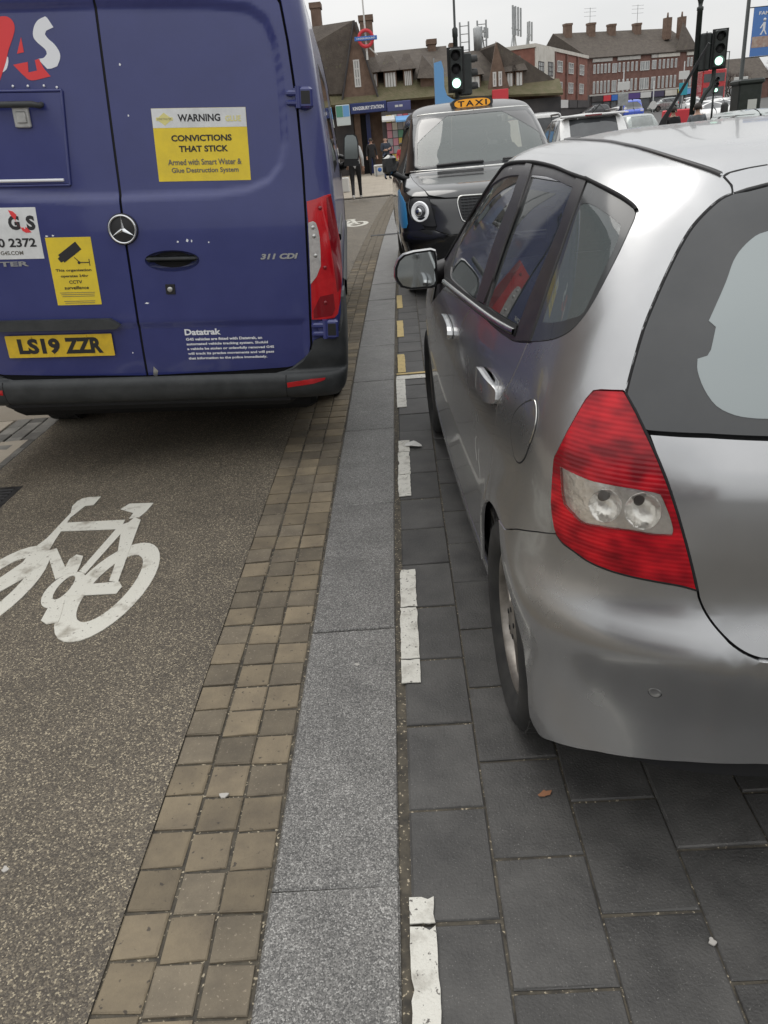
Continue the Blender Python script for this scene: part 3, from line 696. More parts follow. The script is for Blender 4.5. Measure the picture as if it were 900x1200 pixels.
def van():
    root = empty('parked_van', (-1.6998, 3.7986, .7245))
    Mv = Matrix.Rotation(.05, 4, 'Z') @ Matrix.Rotation(.06706, 4, 'Y')
    root.rotation_euler = Mv.to_euler(); off = Mv @ Vector((.395, 0, -.707)); root.location = Vector(root.location)+off
    tag(root, 'dark blue security van with yellow warning stickers and yellow number plate', 'van')
    sh = Shell(VROWS, dv=.015, ds=.025)
    XZ = lambda pts: [(z, -x) for x, z in pts]
    # under-structure just inside the skin closes every joint
    grid_part('inner_shell', sh, .42, 2.52, M_dgap, root, off=-.02, nv=30, ns=50)
    # rear doors: right, left
    dr = [(.006, .537), (.45, .548), (.72, .560), (.79, .575), (.83, .62), (.843, .68), (.848, 1.0), (.851, 1.3), (.849, 1.5), (.838, 1.75), (.812, 2.0), (.79, 2.14), (.74, 2.22), (.60, 2.27), (.3, 2.285), (.006, 2.29)]
    def press(right):
        c = [(0, 1.371), (.45, 1.380), (.60, 1.397), (.70, 1.435), (.757, 1.50), (.788, 1.6), (.79, 1.75), (.783, 1.88), (.768, 2.0), (.735, 2.085), (.66, 2.135), (.5, 2.152), (0, 2.158)]
        return np.array(c)
    pc = press(True)
    def bulge(v, s):
        # pressed field of each door: sunk 6 mm inside its rounded outline
        x = np.abs(s); ins = inside(np.stack([x, v], 1), [tuple(q) for q in pc]+[(-.2, 2.158), (-.2, 1.371)])
        d = np.sqrt(((np.stack([x, v], 1)[:, None]-np.array(densify([tuple(q) for q in pc], .012, False))[None])**2).sum(-1)).min(1)
        t = np.clip(d/.024, 0, 1); t = t*t*(3-2*t)
        low = np.clip((.806-v)/.012, 0, 1)*np.clip((v-.5)/.05, 0, 1)
        return -.016*t*ins-.010*low*low*(3-2*low)*(x < .82)
    cup = [(.208+.128*math.cos(t), 1.103+.052*math.sin(t)*(1 if math.sin(t) < 0 else .85)) for t in [2*math.pi*i/28 for i in range(28)]]
    D1 = panel('rear_door', sh, XZ(dr), M_vblue, root, holes=[XZ(cup)], step=.015, gap=.003, bulge=bulge)
    D2 = panel('rear_door', sh, XZ([(-x+.006, z) for x, z in dr]), M_vblue, root, step=.016, gap=.003, bulge=bulge)
    # body round the doors and the sides
    end = 5.4
    side = [(.60, .853), (.70, .851), (1.0, .855), (1.3, .858), (1.5, .857), (1.75, .846), (2.0, .82), (2.15, .797), (2.235, .74), (2.285, .60), (2.30, .3), (2.305, 0)]
    for mir in (False, True):
        pts = side+[(2.33, 0), (2.40, 3.6)]+[(2.13, 4.2), (1.9, 4.75), (1.5, 5.1), (1.2, 5.6), (.62, 5.6)]
        panel('body_side', sh, pts, M_vblue, root, step=.07, gap=.001, mirror=mir)
        panel('tail_light', sh, [(1.348, .861), (1.358, .905), (1.372, .95), (1.376, .975), (1.33, .985), (1.26, 1.0), (1.15, 1.03), (1.03, 1.03), (.93, 1.01), (.87, .996), (.825, .985), (.807, .965), (.805, .91), (.806, .855), (1.0, .862), (1.2, .866)], M_red, root, off=.012, skirt=.03, step=.012, gap=0, mirror=mir)
    lamp = [o for o in kids(root) if o.name.startswith('tail_light')][1]
    panel('clear_lens', sh, [(1.256, .862), (1.262, .885), (1.254, .898), (1.22, .908), (1.19, .912), (1.13, .913), (1.06, .911), (1.01, .888), (.976, .858), (1.13, .861)], M_clear, lamp, off=.0138, skirt=.003, step=.012, gap=0, mirror=True)
    panel('lower_lens', sh, [(.915, .90), (.925, .965), (.85, .97), (.82, .955), (.812, .865), (.85, .865)], M_redd, lamp, off=.0132, skirt=.002, step=.012, gap=0, mirror=True)
    panel('side_lens', sh, [(1.36, .952), (1.37, .975), (1.26, .998), (1.1, 1.028), (.95, 1.012), (.93, .985), (1.05, .975), (1.2, .955)], M_redd, lamp, off=.0134, skirt=.002, step=.012, gap=0, mirror=True)
    for v_, s_ in ((1.318, .92), (1.235, .883), (1.196, .886), (1.108, .889), (1.05, .93), (.885, .925)):
        p, n = sh.ev(v_, -s_, .0135); b = MB(); b.lathe([(.0, .003), (.008, .0025), (.010, 0)], 12, 0, Matrix.Translation(Vector(p)) @ Vector(n).to_track_quat('Z', 'Y').to_matrix().to_4x4()); b.build('bulb', M_redd if s_ > .9 else M_steel, lamp)
    # roof and front
    grid_part('roof', sh, 2.385, 2.555, M_vblue, root, off=.001, nv=14, ns=60)
    grid_part('bonnet', sh, .62, 1.25, M_vblue, root, off=.001, s0=.82, nv=20, ns=20)
    grid_part('windscreen', sh, 1.26, 2.30, M_dglass, root, off=.0015, s0=.80, nv=20, ns=20)
    for mir in (False, True):
        panel('side_window', sh, [(1.32, 4.05), (1.36, 5.0), (1.75, 4.62), (1.98, 4.35), (1.98, 4.0)], M_dglass, root, off=.003, skirt=.004, step=.06, gap=0, mirror=mir)
        panel('door_glass', sh, [(1.45, 1.6), (1.47, 2.9), (1.97, 2.9), (1.97, 1.6)], M_dglass, root, off=.002, skirt=.003, step=.06, gap=0, mirror=mir)
        strip('door_rail', sh, [(1.16, .99+.25), (1.16, 2.6)], .035, M_blackp, root, off=.002, h=.008, mirror=mir)
        strip('rub_strip', sh, [(.86, 1.55), (.86, 2.6), (.86, 4.2), (.87, 5.2)], .11, M_plas, root, off=.004, h=.016, mirror=mir)
        # cab mirror on its arm
        sx_ = 1 if mir else -1
        mr_ = MB(); pr = [(-.075, .0), (-.08, .03), (-.07, .215), (-.045, .243), (.03, .245), (.062, .225), (.078, .17), (.082, .03), (.075, .0)]
        mr_.prism([(sx_*(1.098+a), 1.445+b) for a, b in pr], 'y', 4.80, 4.90); mr_.prism([(sx_*(1.098+a), 1.39+b*.25) for a, b in pr], 'y', 4.79, 4.92)
        mo = sharp(mr_.build('mirror', M_blackp, root), 40)
        mg = MB(); mg.prism([(sx_*(1.098+a*.84), 1.457+b*.9) for a, b in pr], 'y', 4.794, 4.797); mg.build('mirror_glass', M_vmir, mo)
        ma = MB(); ma.tube([(sx_*.93, 4.95, 1.36), (sx_*1.03, 4.88, 1.40)], .035, 8); ma.tube([(sx_*.93, 4.95, 1.5), (sx_*1.03, 4.88, 1.47)], .02, 8); ma.build('mirror_arm', M_blackp, mo)
    # bumper: thick dark plastic that climbs round the corners
    BR = [(.395,.395,.975,.035,5.8,.25,8,.5,2.6),(.43,.43,1.005,-.015,5.8,.27,7,.5,2.6),(.47,.47,1.018,-.03,5.8,.27,7,.5,2.6),(.515,.515,1.024,-.034,5.8,.27,7,.5,2.6),(.533,.533,1.026,-.026,5.8,.27,7,.5,2.6),(.55,.548,1.027,.004,5.8,.27,7,.5,2.6),(.62,.62,1.027,-.012,5.8,.27,7.5,.5,2.6),(.95,.95,1.02,-.012,5.8,.27,8,.5,2.6)]
    bs = Shell(BR, dv=.008, ds=.02)
    up = [(.545, 0), (.545, .66), (.560, .74), (.60, .80), (.655, .845), (.70, .858), (.715, .90), (.715, .965), (.735, 1.0), (.82, 1.03), (.90, 1.05), (.925, 1.09), (.93, 1.2), (.88, 1.45), (.80, 1.6), (.70, 1.68), (.42, 1.72), (.40, 1.2), (.398, 0)]
    bp = up+[(v_, -s_) for v_, s_ in up[-2:0:-1]]
    panel('bumper', bs, bp, M_plas, root, off=0, skirt=.03, step=.022, gap=.001)
    for mir in (False, True):
        panel('reflector', bs, [(.472, .715), (.497, .713), (.511, .83), (.513, .91), (.503, .905), (.487, .85)], M_red, root, off=.003, skirt=.006, step=.012, gap=0, mirror=mir)
        strip('bumper_joint', bs, [(.40, .708), (.47, .708), (.535, .710)], .005, M_dgap, root, off=-.001, h=.0015, mirror=mir)
    # hinges
    def onrear(x, z, off=0.): p, n = sh.ev(z, -x, off); return Vector(p)
    def hinge(x0, x1, z0, z1, name='hinge'):
        a = MB(); mid = (z0+z1)/2
        for k in range(2):
            zz = z0+(z1-z0)*(.08+.5*k); a.box(x0, x1-.045, -.028, .012, zz, zz+(z1-z0)*.30, bev=.007)
        a.box(x0+.03, x1-.07, -.014, .01, z0, z1, bev=.006); a.box(x1-.065, x1, -.030, .05, z0-.006, z1+.004, bev=.010)
        a.tube([(x1-.065, -.018, z0-.004), (x1-.065, -.018, z1+.006)], .014, 10)
        lean = onrear((x0+x1)/2, mid).y
        o = a.build(name, M_vblue, root, (0, lean, 0)); 
        MB().box(x1-.052, x1-.012, -.0315, -.028, z0+.012, z1-.012, bev=.001).build('hinge_pad', M_blackp, o)
        return o
    hinge(.792, .913, 1.741, 1.817); hinge(.852, .985, .715, .798)
    # handle in its oval cup, lock, emblem
    cu = panel('handle_cup', sh, XZ(cup), M_cup, root, off=.0012, skirt=.004, step=.010, gap=-.001, bulge=lambda v, s: -.034*np.clip(1-((s+.208)/.128)**2-((v-1.103)/.05)**2, 0, 1)**.6)
    hb = MB(); hb.box(.088, .330, -.024, .0, 1.097, 1.125, bev=.011); sharp(hb.build('door_handle', M_plas, root), 40)
    lk = MB(); lk.box(.160, .205, -.004, .0, .945, .992, bev=.0015); lo = lk.build('lock', M_blackp, root, (0, -.001, 0))
    l2 = MB(); l2.lathe([(.013, 0), (.013, .005), (.009, .007), (0, .007)], 18, 0, Matrix.Translation((.182, -.004, .968)) @ Matrix.Rotation(R(90), 4, 'X')); l2.build('lock_barrel', M_steel, lo)
    Me = Matrix.Translation((0, -.004, 1.246)) @ Matrix.Rotation(R(90), 4, 'X')
    e = MB(); e.lathe([(.070, -.004), (.070, .004), (.064, .008), (0, .009)], 40, 0, Me); em = e.build('emblem', M_ink, root)
    e = MB(); e.lathe([(.066, .003), (.0655, .013), (.061, .016), (.0565, .013), (.056, .004)], 40, 0, Me, closed=True); e.build('emblem_ring', M_chrome, em)
    e = MB()
    for k in range(3):
        a = R(90+120*k); d_, q_ = Vector((math.cos(a), math.sin(a), 0)), Vector((-math.sin(a), math.cos(a), 0))
        v = [Vector((0, 0, .018)), q_*.0085+d_*.005+Vector((0, 0, .010)), d_*.058+Vector((0, 0, .012)), -q_*.0085+d_*.005+Vector((0, 0, .010))]
        e.add([Me @ p for p in v], [(0, 1, 2), (0, 2, 3)])
    e.build('emblem_star', M_chrome, em)
    # ---- flat print and stickers
    def rear(v2, f, x0, z0, name, mat, parent, off): # put flat 2-D shapes on the rear face
        p, n = sh.ev(z0+v2[:, 1], -(x0+v2[:, 0]), off); m = MB(); m.add([tuple(q) for q in p], f); return m.build(name, mat, parent)
    def text(t, x0, z0, parent, mat=M_ink, w=None, h=None, bold=.0, off=.0022, ax=0, name='lettering', **k):
        v, f, sz = text_mesh(t, w, h, bold, **k); return rear(v, f, x0-(sz[0]/2 if ax == 'c' else (sz[0] if ax == 'r' else 0)), z0, name, mat, parent, off)
    def poly(pts, name, mat, parent, off=.002, step=.03): return panel(name, sh, XZ(pts), mat, parent, off=off, skirt=.002, step=step, gap=0)
    def rect(x0, x1, z0, z1): return [(x0, z0), (x1, z0), (x1, z1), (x0, z1)]
    dz = -.0115  # the sticker lies in the sunk field
    cx = .3975
    st = poly(rect(.188, .609, 1.4465, 1.7465), 'warning_sticker', M_yelst, root, off=dz-.003)
    hd = poly(rect(.1885, .6085, 1.668, 1.746), 'white_band', M_wst, st, off=dz-.0024)
    o_ = dz-.0016
    text('WARNING', .303, 1.692, st, w=.19, h=.030, bold=0.028, off=o_); text('GLUE', .515, 1.690, st, M_pale, w=.07, h=.024, bold=0.026, off=o_)
    dv = [(.243+.036*math.cos(t), 1.703+.026*math.sin(t)) for t in [2*math.pi*i/4 for i in range(4)]]; poly(dv, 'logo', M_pale, st, off=o_-.0003)
    poly(rect(.206, .280, 1.697, 1.710), 'logo_bar', M_pale, st, off=o_); text('SMARTWATER', .211, 1.6995, st, M_grey, w=.064, h=.008, off=o_+.0003)
    text('CONVICTIONS', cx+.003, 1.612, st, w=.272, h=.026, bold=0.030, off=o_, ax='c'); text('THAT STICK', cx+.008, 1.568, st, w=.222, h=.026, bold=0.030, off=o_, ax='c')
    text('Armed with Smart Water &', cx+.008, 1.514, st, M_grey, w=.335, h=.025, bold=0.020, off=o_, ax='c'); text('Glue Destruction System', cx+.006, 1.476, st, M_grey, w=.305, h=.027, bold=0.020, off=o_, ax='c')
    cc = poly(rect(-.367, -.157, .905, 1.2155), 'cctv_sticker', M_yelst, root, off=.002)
    def rot(pts, a, ox, oz): return [(ox+x*math.cos(a)-z*math.sin(a), oz+x*math.sin(a)+z*math.cos(a)) for x, z in pts]
    ca = R(33)
    poly(rot([(-.055, -.021), (.052, -.021), (.052, .021), (-.055, .021)], ca, -.263, 1.150), 'camera_picture', M_ink, cc, off=.003)
    poly(rot([(-.068, -.012), (-.0551, -.014), (-.0551, .012), (-.068, .010)], ca, -.263, 1.150), 'camera_picture', M_ink, cc, off=.0031)
    poly([(-.250, 1.124), (-.246, 1.121), (-.227, 1.100), (-.183, 1.099), (-.183, 1.103), (-.225, 1.104), (-.247, 1.126)], 'camera_picture', M_ink, cc, off=.0032)
    poly([(-.183, 1.086), (-.1795, 1.086), (-.1795, 1.117), (-.183, 1.117)], 'camera_picture', M_ink, cc, off=.003); poly([(-.230+.007*math.cos(t), 1.101+.007*math.sin(t)) for t in [i*math.pi/4 for i in range(8)]], 'camera_picture', M_ink, cc, off=.0034)
    for i, (t, wd) in enumerate((('This organisation', .168), ('operates 24hr', .13), ('CCTV', .062), ('surveillance', .115))): text(t, -.262, 1.058-.0265*i, cc, w=wd, h=.0155, bold=0.024, ax='c', off=.0031)
    for i in range(5):
        z = .962-.0085*i if i < 3 else .922-.0085*(i-3); poly(rect(-.345+.004*i, -.180-.002*i, z, z+.0022), 'small_print', M_grey, cc, off=.0031)
    ws = poly(rect(-.80, -.388, 1.123, 1.349), 'phone_sticker', M_wst, root, off=.002)
    text('G', -.522, 1.252, ws, w=.052, h=.064, bold=0.051, off=.003); text('S', -.440, 1.250, ws, w=.040, h=.064, bold=0.051, off=.003)
    poly([(-.512, 1.338), (-.493, 1.333), (-.478, 1.318), (-.487, 1.293), (-.474, 1.263), (-.490, 1.298), (-.505, 1.318)], 'logo_mark', M_redink, ws, off=.0035)
    poly([(-.470, 1.268), (-.4705, 1.262), (-.455, 1.262), (-.455, 1.256), (-.448, 1.256), (-.448, 1.264), (-.441, 1.262), (-.423, 1.241), (-.448, 1.239), (-.463, 1.248)], 'logo_mark', M_redink, ws, off=.0035)
    text('0 2372', -.412, 1.176, ws, w=.175, h=.040, bold=0.028, off=.003, ax='r'); text('G4S.COM', -.480, 1.142, ws, M_grey, w=.105, h=.018, bold=0.022, off=.003, ax='r')
    text('SPRINTER', -.464, 1.090, root, M_chrome, w=.335, h=.023, bold=0.036, off=.0035, ax='r', name='badge'); text('311 CDI', .627, 1.096, root, M_chrome, w=.180, h=.026, bold=.05, shear=.25, off=.0035, name='badge')
    # big logo (partly out of view)
    lg = dz-.0025
    def im(pts): return [(-.397+(x-0)*.003145*.93-(0)*.0, 2.095-(y-20)*.00328*1.0) for x, y in pts]
    def rnd_(pts): return pts if len(pts) < 5 else soften(pts)
    def px(pts): # outline of the big logo in metres on the door
        return smoothline(pts+pts[:1], 4)[:-1] if 0 else [(-.398+.0032*x-.00031*(y-20), 2.1+.00044*x-.0031*(y-20)) for x, y in pts]
    poly(px(rnd_([(0, 18), (8, 20), (14, 26), (16, 34), (13, 44), (5, 60), (0, 74), (-12, 98), (-20, 98), (-8, 50), (-14, 18)])), 'logo_red', M_redink, root, off=lg, step=.02)
    poly(px(rnd_([(23.5, 46.5), (26, 65), (16.5, 65.5)])), 'logo_red', M_redink, root, off=lg, step=.02)
    poly(px(rnd_([(10, 78), (30, 77.5), (30, 90.5), (42, 90), (40, 77), (46, 76), (51, 88), (60, 100), (34, 101), (24, 94), (16, 85)])), 'logo_red', M_redink, root, off=lg, step=.02)
    poly(px(rnd_([(-30, 40), (-8, 44), (0, 63), (4, 68), (3, 76), (-3, 84), (-30, 92)])), 'logo_white', M_wht, root, off=lg-.0004, step=.02)
    poly(px(rnd_([(58, 27), (61, 30), (68, 41.5), (58, 44), (56, 48), (60, 54), (68, 62), (74, 72), (74.5, 80), (70, 89), (62, 90.5), (56, 90), (44, 76), (52, 76), (57, 72), (55, 66), (44, 55), (40, 47), (42, 37), (48, 30)])), 'logo_white', M_wht, root, off=lg, step=.02)
    text('Datatrak', .222, .742, root, M_wht, w=.178, h=.031, bold=0.036, off=-.006)
    for i, (t, wd) in enumerate((('G4S vehicles are fitted with Datatrak, an', .378), ('automated vehicle tracking system. Should', .405), ('a vehicle be stolen or unlawfully removed G4S', .434), ('will track its precise movements and will pass', .432), ('that information to the police immediately.', .395))):
        text(t, .224, .7125-.0245*i, root, M_wht, w=wd, h=.0165, bold=0.038, off=-.006)
    # number plate
    pl = poly([(-.652, .653), (-.138, .653), (-.135, .656), (-.135, .760), (-.138, .763), (-.652, .763), (-.655, .760), (-.655, .656)], 'number_plate', M_plate, root, off=.004, step=.05)
    text('LS19', -.600, .669, pl, w=.205, h=.079, bold=.05, off=.0055); text('ZZR', -.372, .669, pl, w=.185, h=.079, bold=.05, off=.0055)
    for x in (-.53, -.26): b = MB(); b.lathe([(.006, 0), (.005, .003), (0, .0035)], 10, 0, Matrix.Translation((x, -.004, .752)) @ Matrix.Rotation(R(90), 4, 'X')); b.build('plate_screw', M_plate, pl)
    g = MB(); g.prism([(-.86, .79), (-.10, .788), (-.078, .806), (-.125, .838), (-.86, .84)], 'y', -.030, .004); sharp(g.build('plate_garnish', M_plas, root), 30)
    # armoured drop box hatch on the left door
    bx = poly([(-.75, 1.447), (-.221, 1.447), (-.196, 1.815), (-.75, 1.815)], 'drop_hatch', M_vblue, root, off=dz+.004)
    yb = onrear(-.35, 1.76).y
    fr = MB()
    for a, b in (((-.75, 1.823), (-.192, 1.823)), ((-.192, 1.823), (-.218, 1.44)), ((-.218, 1.44), (-.75, 1.44))):
        pa, pb = onrear(*a, dz), onrear(*b, dz); fr.tube([pa, pb], .007, 6)
    fr.build('hatch_frame', M_vblue, bx)
    hd_ = MB(); pa, pb = onrear(-.56, 1.768), onrear(-.285, 1.768); hd_.tube([pa+Vector((0, -.03, 0)), pb+Vector((-.03, -.03, 0)), pb+Vector((0, -.022, -.006)), pb], [.013, .013, .012, .012], 8); hd_.build('hatch_handle', M_plas, bx)
    l = MB(); p = onrear(-.378, 1.715); l.box(-.036, .036, -.010, .006, -.038, .045, bev=.004, M=Matrix.Translation(p)); la = l.build('latch', M_steel, bx)
    l = MB(); l.box(-.022, .022, -.016, -.009, -.020, .026, bev=.003, M=Matrix.Translation(p)); l.build('latch_plate', M_steel, la)
    l = MB(); pa, pb = onrear(-.75, 1.461, -.003), onrear(-.24, 1.461, -.003); l.tube([pa, pb], .0065, 8); l.build('hatch_sill', M_wht, bx)
    for x, z in ((-.40, 1.842), (-.335, 1.842), (-.265, 1.842), (-.21, 1.835), (-.223, 1.452)):
        s_ = MB(); s_.lathe([(.006, 0), (.004, .003), (0, .0035)], 8, 0, Matrix.Translation(onrear(x, z, dz)) @ Matrix.Rotation(R(90), 4, 'X')); s_.build('screw', M_wht, bx)
    # chips in the paint
    rnd = random.Random(4)
    for x, z, w_, h_ in ((.245, 1.185, .006, .005), (.29, 1.19, .007, .008), (.31, 1.187, .004, .007), (.06, .905, .012, .004), (.39, 1.18, .004, .004), (.045, .556, .016, .03), (-.36, 1.222, .01, .004), (-.33, 1.224, .008, .004), (.075, 1.92, .006, .006), (.085, 1.72, .004, .005), (-.05, .66, .004, .004), (.6, .70, .004, .003), (.02, 1.25, .003, .004)):
        poly([(x+w_*rnd.uniform(-1, -.4), z-h_*.5), (x+w_*.3, z-h_), (x+w_, z+h_*.2), (x-w_*.2, z+h_)], 'paint_chip', M_wht if w_ < .015 else M_steel, root, off=.0008-(.010 if .55 < z < .8 else 0)+(dz-.0035 if z > 1.4 else 0))
    # black floor box, added low to block light under the van; exhaust, wheels
    MB().box(-.84, .84, .30, 5.5, .25, .46, bev=.03).build('floor', M_dgap, root)
    MB().box(-.75, .75, .02, .3, .36, .45, bev=.03).build('rear_beam', M_dgap, root)
    t = MB(); t.tube([(-.35, .35, .30), (-.35, 1.2, .32), (-.2, 2.5, .33)], .04, 10); t.build('exhaust', M_plas, root)
    for sx_ in (-1, 1):
        for y in (1.27, 4.95):
            wheel(root, sx_*.865, y, .345+sx_*.865*.0671, .345, .225, .21, sx_, steel=True, rim_mat=M_steel, tread=y < 2)
            ar = MB(); ar.lathe([(.40, -.10), (.40, .12), (.40, .12)], 30, 0, Matrix.Translation((sx_*.88, y, .36)) @ Matrix.Rotation(R(90), 4, 'Y'), closed=True)
    return root
M_cup = pbsdf('handle cup paint', (.024, .03, .11), .35, coat=.4)
M_dglass = glass_mat('dark glass', (.10, .11, .115))
M_mirror = pbsdf('mirror glass', (.45, .48, .49), .04, 1)
M_vmir = pbsdf('dark mirror glass', (.20, .22, .22), .06, 1)
van()
# ------------------------------------------------------------------ silver hatchback
JROWS=[(.00,.175,.785,.095,3.70,.40,2.9,.7,2.3),(.06,.235,.822,.022,3.76,.44,2.9,.75,2.3),(.13,.305,.826,.020,3.80,.46,2.8,.8,2.3),(.20,.38,.828,.016,3.82,.47,2.7,.8,2.3),(.30,.48,.833,.004,3.83,.48,2.6,.8,2.3),(.385,.565,.838,.0,3.81,.48,2.6,.8,2.3),(.42,.60,.8375,.012,3.79,.48,2.6,.8,2.3),(.49,.665,.836,.044,3.77,.47,2.7,.8,2.3),(.60,.78,.833,.065,3.66,.46,2.8,.8,2.3),(.74,.92,.818,.10,3.35,.46,2.9,.8,2.3),(.82,1.00,.797,.135,3.02,.46,2.9,.8,2.4),(.94,1.11,.757,.195,2.80,.46,2.9,.8,2.5),(1.09,1.245,.700,.285,2.54,.47,2.8,.75,2.6),(1.22,1.352,.648,.375,2.33,.48,2.7,.7,2.6),(1.32,1.415,.602,.46,2.17,.48,2.6,.6,2.6),(1.39,1.443,.550,.53,2.05,.50,2.6,.6,2.6),(1.50,1.461,.45,.70,1.93,.5,2.5,.6,2.5),(1.68,1.476,.30,.98,1.8,.4,2.2,.4,2.3),(1.95,1.483,.02,1.35,1.42,.03,2,.03,2),]
